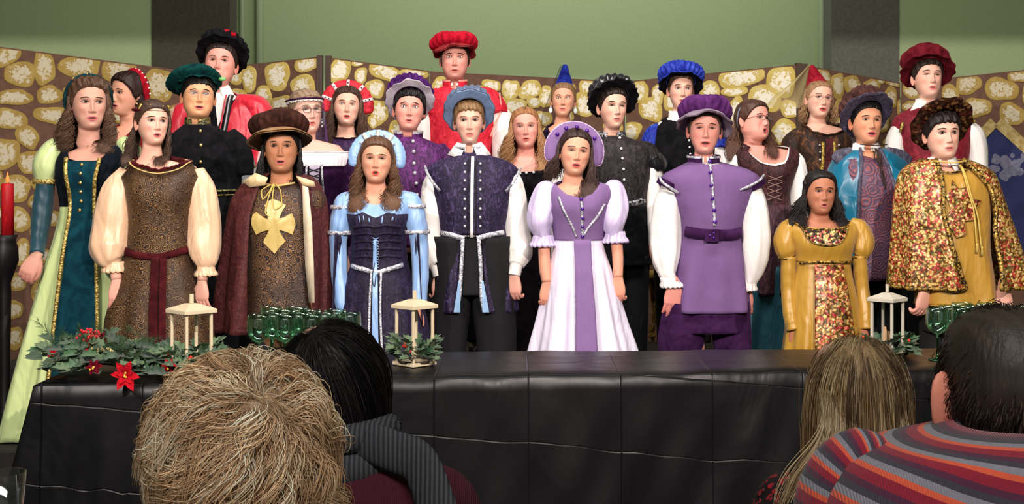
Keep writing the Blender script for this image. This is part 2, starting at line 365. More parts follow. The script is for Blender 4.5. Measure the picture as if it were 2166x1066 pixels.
SKIN = {'pale': (226, 178, 160), 'pink': (230, 160, 144), 'tan': (200, 138, 102), 'fair': (232, 180, 158), 'light': (222, 162, 134), 'brown': (180, 118, 90)}
class Person:
    def __init__(s, label, Y, cx, crown, chin, yaw, pitch, roll, skin, rows, floor, ynb=None, head={}, hairc=(60, 40, 28), lips=None,
                 eye=1., brow=None, mouth=(.018, .004), iris=(70, 50, 38), arms=(), busty=None, group=None, legs=True, back=False, parts_ok=True, browc=None, stub=0, hipy=None, nbw=.060, gaze=0., browa=0., ear=1., trunkdy=.02, blush=1.):
        s.back = back; PH = PHI + (math.pi if back else 0); s.Y = Y; s.s = F / Y; s.sh = (chin - crown) / s.s / .23; sh = s.sh
        s.yaw = yaw; s.R = rotm(yaw, pitch, roll); s.hairc = hairc
        s.piv = np.array([0, .02, .035]) * sh
        Xc = (cx - CX) / F * Y; zch = CZ - (chin - HY) / F * Y
        s.O = np.array([Xc, Y, zch])
        # correct so that the turned face still sits on its measured place
        mid = np.array([0, -.075, .10]) * sh; d = (s.piv + s.R @ (mid - s.piv) - mid) * (0 if back else 1)
        s.O = s.O - np.array([d[0], 0, 0]); chn = np.array([0, -.06, 0]) * sh; d2 = s.piv + s.R @ (chn - s.piv) - chn; s.O[2] -= d2[2] * .7
        s.root = empty('person', (Xc, Y, floor), label, 'person', group); s.floor = floor; s.dy = trunkdy
        ynb = ynb or chin + .062 * s.s; s.ynb = ynb
        ncx = CX + (s.O[0] + 0) / Y * F
        r0 = [(ynb, ncx - nbw * s.s, ncx + nbw * s.s, .054)]
        rr = []
        for i, r in enumerate(rows):
            hw = (r[2] - r[1]) / 2 / s.s; d_ = r[3] if len(r) > 3 else min(.07 + .018 * i, max(.62 * hw, .08), .135)
            rr.append((r[0], r[1], r[2], d_))
        s.rows = np.array(r0 + rr, float); s.bust = busty
        H, zf = head_grid(mo=mouth, **head); s.Hn = H / 1.
        s.tree = BVHTree.FromPolygons([tuple(v) for v in H.reshape(-1, 3)], [tuple(int(q) for q in f) for f in grid_faces(len(zf), NC, True)])
        s.mouth = mouth; s.zf = zf
        # colours over the face
        base = np.array(lin(SKIN[skin] if isinstance(skin, str) else skin)[:3]); s.skinc = base; nv = len(zf)
        x, y, z = H[..., 0], H[..., 1], H[..., 2]; G = lambda a, b, c, d: np.exp(-((x - a) / c) ** 2 - ((z - b) / d) ** 2) * (y < 0)
        col = np.tile(base, (nv, NC, 1)); red = blush * (.38 * (G(.045, .085, .022, .02) + G(-.045, .085, .022, .02)) + .25 * G(0, .08, .014, .012))
        col = col * (1 - red[..., None] * np.array([.02, .32, .30]))
        col = col * (1 - .45 * (G(.031, .124, .017, .010) + G(-.031, .124, .017, .010))[..., None] * np.array([.35, .5, .5]))
        if stub: col = col * (1 - stub * (sm(.075, .05, z) * (y < .0) * (z > -.02))[..., None] * np.array([.45, .42, .38]))
        # lips and the inside of the mouth as colour of the skin itself
        mw, mh = mouth; mh_ = max(mh, .0022); lc = np.array(lin(lips or (206, 112, 106))[:3])
        lw = mw + .0085; up = mh_ + .0062; lo = mh_ + .0085
        q = np.abs(x) / lw; zz = z - .0475; edge = np.where(zz > 0, up * (1 - q ** 2.4) * (1 - .18 * np.exp(-(x / .004) ** 2)), lo * (1 - q ** 2.6))
        L_ = (sm(-.0018, .0008, edge - np.abs(zz)) * (q < 1) * (y < -.03))[..., None]; col = col * (1 - L_) + lc * L_
        ins = (sm(1.12, .8, np.sqrt((x / mw) ** 2 + (zz / mh_) ** 2)) * (y < -.03))[..., None]; col = col * (1 - ins) + np.array([.10, .022, .022]) * ins
        # neck + trunk rings continue the same surface
        Hw = s.H(H)
        last = Hw[-1]; wts = np.linspace(0, 1, 7)[1:]
        nb = s.S(np.full(NC, ynb), PH, -.004)
        straight = s.O + H[-1] * sh
        rings = []
        for w_ in wts:
            q = w_ ** 1.15; tp = last * (1 - q) + nb * q; rings.append(tp)
        hy = hipy or min(s.rows[-1, 0], ynb + .62 * s.s); s.hipy = hy
        for yy in np.linspace(ynb, hy, 22)[1:]: rings.append(s.S(np.full(NC, yy), PH, -.008))
        B = np.concatenate([Hw, np.array(rings)]); n2 = len(rings)
        cB = np.concatenate([col, np.tile(base * np.array([.97, .93, .92]), (n2, NC, 1))])
        nr = len(B); V = B.reshape(-1, 3); k = len(V); V = np.vstack([V, B[0].mean(0), B[-1].mean(0)]); j = np.arange(NC); j2 = (j + 1) % NC
        caps = np.concatenate([np.stack([np.full(NC, k), j2, j], 1), np.stack([np.full(NC, k + 1), (nr - 1) * NC + j, (nr - 1) * NC + j2], 1)])
        parts = [(V, [grid_faces(nr, NC, True), caps], np.vstack([cB.reshape(-1, 3), base, base]))]
        for sd in (-1, 1):                                                # ears
            th = np.linspace(0.05, np.pi - .05, 9)[:, None]; ph = np.linspace(0, 2 * np.pi, 14, endpoint=False)[None]
            ex = np.sin(th) * np.cos(ph); ez = np.cos(th) + 0 * ph; ey = np.sin(th) * np.sin(ph)
            r_ = np.sqrt(ey ** 2 + ez ** 2)
            E = np.stack([.0075 * ex + .004 * sm(.5, .95, r_) + .003 * ey, .017 * ey * (1 + .25 * ez) + .004, .031 * ez], -1).reshape(-1, 3)
            a_ = .42; E = np.stack([E[:, 0] * math.cos(a_) + E[:, 1] * math.sin(a_) * .9, -E[:, 0] * math.sin(a_) + E[:, 1] * math.cos(a_), E[:, 2]], 1)
            wd = head.get('wid', 1.)
            E = E * (sd * ear, 1, .5 + .5 * ear) + np.array([sd * (.0765 * wd + .006 * (ear - 1)), .012, .105])
            f = grid_faces(9, 14, True); f = f if sd > 0 else f[:, ::-1]
            parts.append((s.H(E), f, base * np.array([1, .80, .78])))
        s.hands = []
        for A in arms:
            P = s.path(A['p']); uu = np.linspace(0, 1, len(P)); bare = A.get('bare', .94); rad = P[:, 3] * (.45 + .55 * sm(bare - .12, bare, uu)); V, f = tube(P[:, :3], rad, 14, squash=(1, .9)); parts.append((V, f, base * np.array([.98, .90, .9])))
            if A.get('hand', True):
                HV, HF = HANDS[A.get('t', 0)]; sc_ = A.get('s', 1.) * sh * 1.0; m = A.get('side', 1)
                v = HV * sc_ * (m, 1, 1); yw = math.radians(A.get('yaw', 0)); c_, s_ = math.cos(yw), math.sin(yw)
                v = np.stack([v[:, 0] * c_ - v[:, 1] * s_, v[:, 0] * s_ + v[:, 1] * c_, v[:, 2]], 1)
                px_ = math.radians(A.get('lift', 0)); v = np.stack([v[:, 0], v[:, 1] * math.cos(px_) + v[:, 2] * math.sin(px_), -v[:, 1] * math.sin(px_) + v[:, 2] * math.cos(px_)], 1)
                rl = math.radians(A.get('roll', 0)); v = np.stack([v[:, 0] * math.cos(rl) - v[:, 2] * math.sin(rl), v[:, 1], v[:, 0] * math.sin(rl) + v[:, 2] * math.cos(rl)], 1)
                v = v + P[-1, :3]; f = HF if m > 0 else HF[:, ::-1]
                tint = np.clip((P[-1, 2] - v[:, 2]) / .15, 0, 1)[:, None]
                parts.append((v, f, base * (1 - tint * np.array([.04, .28, .22]))))
        if legs == 'sit':
            hx = s.rows[-1]; xc = ((hx[1] + hx[2]) / 2 - CX) / F * Y
            for sd in (-1, 1):
                P = resample([(xc + sd * .09, Y, .50), (xc + sd * .10, Y + .14, .51), (xc + sd * .11, Y + .26, .48), (xc + sd * .11, Y + .24, .28), (xc + sd * .11, Y + .16, .07), (xc + sd * .11, Y + .26, .03)], 16)
                parts.append((*tube(P, np.interp(np.arange(16), [0, 6, 9, 13, 15], [.09, .075, .058, .04, .03]), 10), base))
        elif legs:
            xh = s.S(np.array([hy] * 2), np.array([math.pi / 2, -math.pi / 2]))[:, 0].mean(); hx = s.rows[-1]; xc = ((hx[1] + hx[2]) / 2 - CX) / F * Y; zh = CZ - (hy - HY) / F * Y + .02
            for sd in (-1, 1):
                P = resample([(xh + sd * .07, Y + .03, zh), ((xc + xh) / 2 + sd * .08, Y + .02, (zh + floor) / 2), (xc + sd * .09, Y + .04, floor + .09), (xc + sd * .095, Y - .03, floor + .035), (xc + sd * .1, Y - .13, floor + .025)], 14)
                parts.append((*tube(P, np.interp(np.arange(14), [0, 4, 6, 10, 11, 13], [.065, .045, .042, .030, .030, .022]), 10), base))
        V, Fq, cc = joinm(parts)
        mk('body', V, Fq, mat('attr', (0, 0, 0), sss=True, rough=.5, spec=.3), s.root, cols=cc)
        if legs == 'sit':
            pass
        s.face(eye, brow, gaze, browa, browc or hairc)
    # ---- frames
    def H(s, p):
        p = np.asarray(p, float) * s.sh; return s.O + s.piv + (p - s.piv) @ s.R.T
    def S(s, ypx, phi, off=0.):
        r = s.rows; y = np.asarray(ypx, float); xl, xr_, dd = (cr(r[:, 0], r[:, i], y) for i in (1, 2, 3))
        over = np.clip(y - r[-1, 0], 0, None)
        xc = ((xl + xr_) / 2 - CX) / F * s.Y; a = (xr_ - xl) / 2 / s.s + off; d = dd + off
        sp, cp = np.sin(phi), np.cos(phi)
        x = xc + a * np.sign(sp) * np.abs(sp) ** .85; yy = -d * np.sign(cp) * np.abs(cp) ** .85
        z = CZ - (y - HY) / F * s.Y + off * .6 * sm(s.ynb + .16 * s.s, s.ynb, y)
        if s.bust:
            zb = CZ - (s.bust[0] - HY) / F * s.Y; am = s.bust[1]
            for q in (-1, 1): yy = yy - (cp > 0) * am * np.exp(-((x - xc - q * .072) / .062) ** 2 - ((z - zb) / np.where(z > zb, .085, .055)) ** 2) * np.clip(cp * 2, 0, 1)
        return np.stack([x, s.Y + s.dy + yy, z + 0 * x], -1)
    def pt(s, px, py, off=.01):
        r = s.rows; xl, xr_ = (cr(r[:, 0], r[:, i], np.array([float(py)]))[0] for i in (1, 2))
        xc = (xl + xr_) / 2; a = (xr_ - xl) / 2 + off * s.s; q = np.clip((px - xc) / a, -.985, .985); phi = math.copysign(math.asin(abs(q) ** (1 / .85)), q)
        return s.S(np.array([float(py)]), np.array([phi]), off)[0]
    def path(s, pts):
        n = len(pts); P = []
        for i, p in enumerate(pts):
            dy = p[3] if len(p) > 3 else s.dy - .05 * i / max(1, n - 1)
            w_ = W(p[0], p[1], s.Y); P.append((w_[0], s.Y + dy, w_[2], p[2] / s.s))
        return resample(P, max(14, 6 * n))
    def add(s, name, V, Fq, m, label=None, parent=None, **k):
        o = mk(name, V, Fq, m, parent or s.root, **k)
        if label: o['label'] = label
        return o
    # ---- face pieces
    def fy(s, x, z, out=.001):
        h = s.tree.ray_cast(Vector((x, -.3, z)), Vector((0, 1, 0)))[0]; return (h[1] if h else -.07) - out
    def face(s, eye, brow, gaze, browa, hairc):
        for q in (-1, 1):
            nu, nv = 25, 13; V = []; cl = []
            for i in range(nu):
                u = -1 + 2 * i / (nu - 1); hx = .0152 * u; arch = (1 - abs(u) ** 2.2)
                zt = .0058 * eye * arch; zb = -.0044 * arch * max(eye, .35); sl = -.0012 * u * q * -1
                for j in range(nv):
                    t = j / (nv - 1); z = .1225 + zb + (zt - zb) * t + sl * .8; x = q * .0315 + hx
                    yb = s.fy(q * .0315, .1225, 0) - .0010 - .0042 * (1 - u * u * .9) ** .5; yy = min(s.fy(x, z, .0007), yb) if abs(u) < .9 else s.fy(x, z, .0006)
                    V.append((x, yy, z)); dx = x - q * .0315 - gaze * .004; dz = z - .1232; rr = math.hypot(dx, dz)
                    c_ = (.36, .30, .28)
                    if rr < .0071: c_ = (.035, .02, .013)
                    if rr < .0028: c_ = (.006, .006, .006)
                    if j >= nv - 1 or abs(u) > .97: c_ = (.04, .02, .015)
                    cl.append(c_)
            f = grid_faces(nu, nv)
            s.add('eye', s.H(np.array(V)), f, mat('attr', (1, 1, 1), rough=.13, spec=.35), cols=np.array(cl))
            # upper lid fold and lashes
            P = []; P2 = []
            for u in np.linspace(-1.05, 1.05, 11):
                x = q * .0315 + .0157 * u; z = .1225 + .0058 * eye * (1 - min(1, abs(u)) ** 2.2) + .0010; P.append((x, s.fy(x, z, .0012) - (.0022 * (1 - min(1, abs(u)) ** 2)), z))
            s.add('eyelid', *tube(s.H(np.array(P)), .0013 * s.sh, 5), mat('plain', (58, 34, 28)))
            bw = brow or 1.
            for u in np.linspace(-1, 1, 9):
                x = q * .0325 + .0185 * u; z = .1400 + .0035 * (1 - u * u) + q * u * -.0015 + browa * .004 * -(q * u); P2.append((x, s.fy(x, z, .0006), z))
            s.add('eyebrow', *tube(s.H(np.array(P2)), np.array([.5, .9, 1, 1, 1, .95, .85, .6, .25])[:: -q] * .0029 * bw * s.sh, 5, squash=(.5, 1)), mat('plain', tuple(int(v * .8) for v in hairc), rough=.9))
    def glasses(s, c=(60, 30, 24), r=(.021, .0145), th=.0011, sq=.7):
        g = []; m = mat('plain', c, rough=.3, spec=.6); root = None
        for q in (-1, 1):
            a = np.linspace(0, 2 * np.pi, 25); x = q * .0325 + r[0] * np.sign(np.cos(a)) * np.abs(np.cos(a)) ** sq; z = .118 + r[1] * np.sign(np.sin(a)) * np.abs(np.sin(a)) ** sq
            g.append(tube(s.H(np.stack([x, -.1015 + .25 * np.abs(x) ** 1.6, z], 1)), th * s.sh, 6))
            g.append(tube(s.H(resample([(q * .053, -.0985, .122), (q * .074, -.075, .124), (q * .079, -.02, .118), (q * .081, .012, .108)], 9)), th * .9 * s.sh, 6))
        g.append(tube(s.H(resample([(-.012, -.102, .121), (0, -.1055, .1235), (.012, -.102, .121)], 6)), th * s.sh, 6))
        V, f, _ = joinm(g); root = s.add('glasses', V, f, m, 'thin-framed glasses')
        for q in (-1, 1):
            a = np.linspace(0, 2 * np.pi, 20, endpoint=False); x = q * .0325 + r[0] * np.sign(np.cos(a)) * np.abs(np.cos(a)) ** sq; z = .118 + r[1] * np.sign(np.sin(a)) * np.abs(np.sin(a)) ** sq
            V = np.vstack([s.H(np.stack([x, -.1015 + .25 * np.abs(x) ** 1.6, z], 1)), s.H([[q * .0325, -.0985, .118]])]); j = np.arange(20)
            mk('lens', V, np.stack([j, (j + 1) % 20, np.full(20, 20)], 1), mat('sheer', (215, 225, 240), alpha=.04, rough=.3), root)
    # ---- hair
    def cap(s, th=.012, front=.190, side=.118, back=.05, part=0., tuck=False, c=None, fringe=0., name='hair', sidex=.55, lumps=.0022, rnd=1.):
        Hn = s.Hn; x, y, z = Hn[..., 0], Hn[..., 1], Hn[..., 2]; n_ = int((s.zf > -.004).sum()); Hn = Hn[:n_]; x, y, z = x[:n_], y[:n_], z[:n_]
        az = np.abs(np.arctan2(x, -y)) / np.pi
        hl = np.interp(az, [0, .09, .19, .28, .36, .42, .50, .58, .7, 1], [front, front - .002, front - .010 * rnd, front - .010 - .018 * rnd, front - .022 - .030 * rnd, side + .008, side - .012, side + .018, (side + back) / 2, back])
        if fringe: hl = hl - fringe * np.exp(-((az - .05) / .22) ** 2) * (1 + .25 * np.sin(x * 260))
        w_ = sm(-.003, .007, z - hl); c_ = np.array([0, .01, .12]); nr = Hn - c_; nr /= np.linalg.norm(nr, axis=2)[..., None]
        lump = lumps * np.sin(x * 190 + z * 60) * np.sin(y * 120 + 1) + lumps * .5 * np.sin(x * 420 + y * 60)
        t_ = th * (1 + .25 * (y > 0)) + lump
        if part: t_ = t_ - .008 * np.exp(-((x - part) / .006) ** 2) * (z > .15)
        V = Hn + nr * (w_ * t_ - (1 - w_) * .006)[..., None]
        g = np.array(lin(c or s.hairc)[:3]) * (1 + .25 * np.sin(x * 300 + y * 90)[..., None] * np.ones(3))
        s.hcap = s.add(name, s.H(V.reshape(-1, 3)), grid_faces(n_, NC, True), mat('hair', (20, 14, 10), c or s.hairc), cols=np.clip(g, 0, 1).reshape(-1, 3)); return s.hcap
    def locks(s, n, az, yend, part=0., wave=.004, freq=3., lock=.0045, c=None, tip=None, spread=.03, drop=0., amin=62, th=.014, fwd=.0, xpull=0., top=.205, seed=1, var=.3, jit=.01, parent=None, name='hair', curl=0.):
        """locks falling from a parting over the scalp and down to image row yend; az=(from,to) degrees, 0 = face, + = image right"""
        g = np.random.default_rng(seed); n = int(n * 1.9); S_ = 22; P = np.zeros((n, S_, 3)); zend = CZ - (yend - HY) / F * s.Y
        am0 = amin
        for i in range(n):
            a0 = g.uniform(*az); sg = 1 if a0 >= 0 else -1; aa = abs(a0); amin = max(58, am0 - sg * s.yaw); t_ = th * g.uniform(.55, 1.15); ze = zend + g.uniform(0, .18) ** 1.5 * .35 * 1.2 + g.uniform(-.012, .012)
            th0 = g.uniform(4, 20); ths = np.linspace(th0, 98, 10); pts = []
            for t in ths:
                k_ = sm(th0 + 12, 66, t); a = aa + (max(aa, amin + g.uniform(0, 3)) - aa) * k_
                ar = math.radians(a); tr = math.radians(t); rx, ry, rz = .0785 + t_, (.088 if a < 90 else .106) + t_, .113 + t_
                pts.append((sg * rx * math.sin(tr) * math.sin(ar) + part * (1 - t / 98) , -ry * math.sin(tr) * math.cos(ar), .118 + rz * math.cos(tr)))
            Q = s.H(np.array(pts)); e = Q[-1]; out = sg * g.uniform(.2, 1) * spread + xpull
            nb = S_ - 10; zz = e[2] + (ze - e[2]) * np.linspace(0, 1, nb + 1)[1:]; u = np.linspace(0, 1, nb + 1)[1:]
            X = e[0] + out * np.sin(u * np.pi / 2) ; Yy = e[1] + (s.Y + (.0 if e[1] < s.Y + .02 else .05) - e[1]) * 0 - fwd * u
            fp = np.stack([X, Yy + 0 * u, zz], 1); pa = np.vstack([Q, fp])
            ph = a0 * .11 + g.normal(0, .55); am = g.uniform(.7, 1.2) * wave; U = np.concatenate([np.linspace(0, .35, 10), .35 + u * 1.0])
            pa[:, 0] += am * np.sin(U * freq * 6.28 + ph) * sm(.15, .6, U) + g.normal(0, jit) * sm(.2, 1, U); pa[:, 1] += (am * np.cos(U * freq * 6.28 + ph) * sm(.15, .6, U) + g.normal(0, jit * .6) * sm(.3, 1, U))
            P[i] = pa
        # keep the hair outside the shoulders and chest
        z = P[..., 2]; yp = HY + (CZ - z) * F / s.Y; r = s.rows; m_ = yp > s.ynb - 4
        xl, xr_, dd = (cr(r[:, 0], r[:, i_], yp) for i_ in (1, 2, 3)); xc = ((xl + xr_) / 2 - CX) / F * s.Y; a = (xr_ - xl) / 2 / s.s; q = np.clip(np.abs((P[..., 0] - xc) / a), 0, .97)
        dsurf = dd * (1 - q ** 2.35) ** (1 / 2.35) + .012 + (.5 * s.bust[1] if s.bust else 0)
        yc = s.Y + s.dy; fr = P[..., 1] < yc + .045
        P[..., 1] = np.where(m_ & fr, np.minimum(P[..., 1], yc - dsurf), np.where(m_, np.maximum(P[..., 1], yc + dsurf), P[..., 1]))
        V, f, cc = strands(P, lock * .52 * s.sh * g.uniform(.6, 1.4, n), c or s.hairc, var, seed=seed, tipcol=tip)
        o = mk(name, V, f, mat('hair', (20, 14, 10), c or s.hairc), parent or getattr(s, 'hcap', None) or s.root, cols=np.clip(cc, 0, 1)); return o
    # ---- clothes
    def coat(s, name, m, neck, yhem, off=.008, back=None, fold=None, label=None, n=72, phi=(-180, 180), rowsN=26, ytop=None, parent=None):
        closed = phi == (-180, 180); ph = np.radians(np.linspace(phi[0], phi[1], n, endpoint=not closed))
        nx = np.array([p[0] for p in neck], float); ny = np.array([p[1] for p in neck], float)
        ys = np.linspace(s.ynb if ytop is None else ytop, yhem - 1, 260); top = np.zeros(n)
        for i, p in enumerate(ph):
            X = s.S(ys, np.full(260, p), off); px = CX + X[:, 0] * F / s.Y
            lim = np.interp(px, nx, ny, left=-1e4, right=-1e4) if math.cos(p) > 0 else np.full(260, float(back if back is not None else s.ynb))
            ok = np.where(ys >= lim)[0]; top[i] = ys[ok[0]] if len(ok) else yhem - 1
        t = np.linspace(0, 1, rowsN)[:, None] ** .85; Y_ = top[None] + (yhem - top[None]) * t
        V = s.S(Y_, np.broadcast_to(ph, Y_.shape), off)
        if fold:
            nf, am, y0 = fold[:3]; k_ = sm(y0, max(yhem, y0 + 1), Y_) ** .7; g = np.random.default_rng(int(yhem) + int(s.Y * 100)); pa = g.uniform(0, 6, 4)
            d = am * k_ * (np.sin(nf * ph + pa[0]) * .6 + .4 * np.sin(nf * 1.7 * ph + pa[1] + Y_ * .004) + .25 * np.sin(nf * .5 * ph + pa[2])); D = np.stack([np.sin(ph), -np.cos(ph), 0 * ph], -1)
            V = V + d[..., None] * D[None]
        s.top = V[0]; s.last = V
        o = s.add(name, V.reshape(-1, 3), grid_faces(rowsN, n, closed), m, label, parent); sol = o.modifiers.new('thickness', 'SOLIDIFY'); sol.thickness = .003; sol.offset = 1
        return o
    def border(s, name, m, r=.004, which='top', label=None, parent=None, flat=(1, .6)):
        P = s.top if which == 'top' else s.last[-1]
        P = np.vstack([P, P[:1]]); V, f = tube(P, r, 6, False, squash=flat); return s.add(name, V, f, m, label, parent)
    def panel(s, name, m, edge, off=.012, label=None, n=10, rowsN=24, parent=None, fold=0):
        e = np.array(edge, float); ys = np.linspace(e[0, 0], e[-1, 0], rowsN); V = []
        for y in ys:
            a, b = np.interp(y, e[:, 0], e[:, 1]), np.interp(y, e[:, 0], e[:, 2])
            for k_, x in enumerate(np.linspace(a, b, n)):
                q = s.pt(x, y, off); q[1] -= fold * (math.sin(k_ * 2.1) + .5 * math.sin(k_ * 4.3)) * (y - ys[0]) / (ys[-1] - ys[0] + 1); V.append(q)
        o = s.add(name, np.array(V), grid_faces(rowsN, n)[:, ::-1], m, label, parent); sol = o.modifiers.new('thickness', 'SOLIDIFY'); sol.thickness = .002; sol.offset = 0
        return o
    def line(s, name, m, pts, r=.004, off=.014, flat=(.5, 1), label=None, parent=None):
        p = resample(pts, max(8, 5 * len(pts))) if len(pts) > 2 else resample(pts, 14)
        V, f = tube(np.array([s.pt(x, y, off) for x, y in p]), r, 6, squash=flat); return s.add(name, V, f, m, label, parent)
    def buttons(s, m, pts, r=.007, off=.014, name='button', label=None):
        for i, (x, y) in enumerate(pts):
            V, f = ball(s.pt(x, y, off), (r, r * .6, r), 8, 6); o = s.add(name, V, f, m)
    def sleeve(s, m, pts, name='sleeve', amp=.05, nf=7, squash=(1, .85), label=None, wr=.0, seed=0, sides=28):
        P = s.path(pts); P = resample(P, 34); g = np.random.default_rng(int(pts[0][0]) + seed); pa = g.uniform(0, 6, 5)
        nf2 = int(nf * 1.6)
        mod = lambda t, a: 1 + amp * (np.sin(nf * a + pa[0] + 2.5 * t) * .6 + .4 * np.sin(nf2 * a + pa[1] - 3 * t)) * np.sin(np.pi * np.clip(t, .05, 1) * .95) ** .5 + wr * np.sin(t * 38 + 2 * np.sin(a + pa[2])) * (np.abs(np.sin(a * .5 + pa[3])))
        V, f = tube(P[:, :3], P[:, 3], sides, True, mod, squash); return s.add(name, V, f, m, label)
    def ruffle(s, m, x, y, r, h=.02, dy=-.03, name='cuff', n=15, tilt=0, label=None, flare=1.25):
        c = W(x, y, s.Y) + (0, dy, 0); a = np.linspace(0, 2 * np.pi, 60, endpoint=False); r /= s.s; rows = []
        for k_, (f, dz) in enumerate(((.92, h * .6), (1, h * .2), (1.02, -.1 * h), (flare * .98, -h * .7), (flare, -h))):
            w_ = 1 + (.10 if k_ > 2 else .02) * np.sin(n * a)
            rows.append(np.stack([c[0] + r * f * w_ * np.cos(a) + tilt * dz, c[1] + r * .85 * f * w_ * np.sin(a), c[2] + dz + (.004 * np.sin(n * a + 1) if k_ > 2 else 0 * a)], -1))
        o = s.add(name, np.array(rows).reshape(-1, 3), grid_faces(5, 60, True), m, label); sl = o.modifiers.new('thickness', 'SOLIDIFY'); sl.thickness = .002; return o
    def ring(s, m, x, y, rx, hgt=.008, th=.004, dy=-.0, name='armband', tilt=0, label=None, ry=None, parent=None):
        c = W(x, y, s.Y) + (0, dy, 0); a = np.linspace(0, 2 * np.pi, 40, endpoint=False); rx /= s.s; ry = ry or rx * .9
        V = np.array([np.stack([c[0] + rx * q * np.cos(a), c[1] + ry * q * np.sin(a), c[2] + dz + tilt * rx * np.cos(a)], 1) for q, dz in ((.97, -hgt), (1.03, -hgt * .9), (1.05, 0), (1.03, hgt * .9), (.97, hgt))])
        return s.add(name, V.reshape(-1, 3), grid_faces(5, 40, True), m, label, parent)
    def collar(s, m, y0, y1, a0=.066, a1=.060, gap=0, name='collar', label=None, th=.004, parent=None):
        ncx = s.S(np.array([s.ynb]), np.array([0.]), 0)[0]; pc = s.O[0]
        ph = np.linspace(gap, 2 * np.pi - gap, 44); rows = []
        for t in np.linspace(0, 1, 5):
            y = y0 + (y1 - y0) * t; a = a0 + (a1 - a0) * t; zz = CZ - (y - HY) / F * s.Y + .012 * (1 - np.cos(ph)) * .5
            rows.append(np.stack([pc + a * np.sin(ph), s.Y + s.dy - a * .92 * np.cos(ph), zz], -1))
        o = s.add(name, np.array(rows).reshape(-1, 3), grid_faces(5, 44), m, label, parent); sl = o.modifiers.new('thickness', 'SOLIDIFY'); sl.thickness = th; return o
    def shirtcollar(s, m, y0, y1, w=.1, gap=.25):
        s.collar(m, y0, y1, .070, .062, gap, 'shirt_collar', th=.005)
        for q in (-1, 1):
            z0 = CZ - (y1 - HY) / F * s.Y; z1 = CZ - (y0 - HY) / F * s.Y; x0 = s.O[0]; yy = s.Y + s.dy
            V = np.array([(x0 + q * .018, yy - .066, z0 - .01), (x0 + q * .06, yy - .03, z0 + .012), (x0 + q * (.06 + w * .5), yy - .045, z1 - .012), (x0 + q * .045, yy - .078, z1 - .03)])
            o = s.add('collar_point', V, np.array([(0, 1, 2, 3)]), m); sl = o.modifiers.new('thickness', 'SOLIDIFY'); sl.thickness = .003
    # ---- hats
    def hatframe(s, c, tilt, roll=0, yaw=0):
        M = rotm(yaw, tilt, roll); return lambda p: s.H(np.asarray(c) + np.asarray(p) @ M.T)
    def beret(s, mc, mb, ml=None, c=(0, .012, .165), tilt=20, roll=0, brim=.165, droop=.02, wave=.012, nw=7, cr_=.135, ch=.075, pleat=.05, npl=26, lab='', in_a=.088, in_b=.104, edge=None, lean=(0, 0), yaw=0, sag=0):
        f = s.hatframe(c, tilt, roll, yaw); a = np.linspace(0, 2 * np.pi, 96, endpoint=False); g = np.random.default_rng(int(abs(s.O[0]) * 1000)); ph = g.uniform(0, 6, 4)
        root = None
        def disc(rs, dz0, wv):
            rows = []
            for t in rs:
                rr = 1 + t * (brim / .096 - 1); zz = -droop * t ** 1.5 + wv * t ** 1.3 * (np.sin(nw * a + ph[0]) * .5 + np.sin(nw * .5 * 2 // 2 * a + ph[1]) * .3 + .5 * np.sin(2 * a + ph[2])) + dz0
                w2 = 1 + .03 * t * np.sin(nw * 2 * a + ph[3])
                rows.append(np.stack([in_a * rr * w2 * np.cos(a), in_b * (1 + t * (brim / .096 - 1) * .93) * w2 * np.sin(a), zz], -1))
            return np.array(rows)
        T_ = np.linspace(0, 1, 8)
        # crown: puffed and gathered
        prof = [(.094, .0), (.112, .004), (cr_, ch * .22), (cr_ * 1.06, ch * .48), (cr_ * .98, ch * .76), (cr_ * .72, ch * .98), (cr_ * .38, ch * 1.04), (.004, ch)]
        pr = resample(prof, 18); rows = []
        for k_, (r_, z_) in enumerate(pr):
            t = k_ / 17; pl = 1 + pleat * np.sin(npl * a + ph[0]) * math.sin(math.pi * min(1, t * 1.25 + .05)) ** .6 * (1.2 - t) + .02 * np.sin(5 * a + ph[1] + t * 4)
            zz = z_ + .008 * t * np.sin(3 * a + ph[2]) - pleat * .12 * np.cos(npl * a + ph[0]) * (1 - t) * t
            rows.append(np.stack([r_ * pl * np.cos(a) + lean[0] * t, r_ * 1.06 * pl * np.sin(a) + lean[1] * t, zz - sag * t * (r_ / cr_) * (np.cos(a) if sag else 0)], -1))
        V = np.array(rows).reshape(-1, 3); hat = s.add('hat', f(V), grid_faces(18, 96, True), mc, lab or None)
        B = disc(T_, .004, wave); o = s.add('hat_brim', f(B.reshape(-1, 3)), grid_faces(8, 96, True), mb, None, hat); sl = o.modifiers.new('thickness', 'SOLIDIFY'); sl.thickness = .004
        if ml is not None:
            B2 = disc(T_ * .985, -.0015, wave); o = s.add('hat_lining', f(B2.reshape(-1, 3)), grid_faces(8, 96, True)[:, ::-1], ml, None, hat); sl = o.modifiers.new('thickness', 'SOLIDIFY'); sl.thickness = .002
        ed = B[-1]
        if edge is not None: V, q = tube(f(np.vstack([ed, ed[:1]])), .003, 6, False); s.add('brim_edge', V, q, edge, None, hat)
        P = np.stack([in_a * 1.0 * np.cos(a), in_b * 1.0 * np.sin(a), 0 * a + .002], -1); V, q = tube(f(np.vstack([P, P[:1]])), .007, 6, False, squash=(1, .6)); s.add('hat_band', V, q, mb, None, hat)
        s.hatf = f; return hat
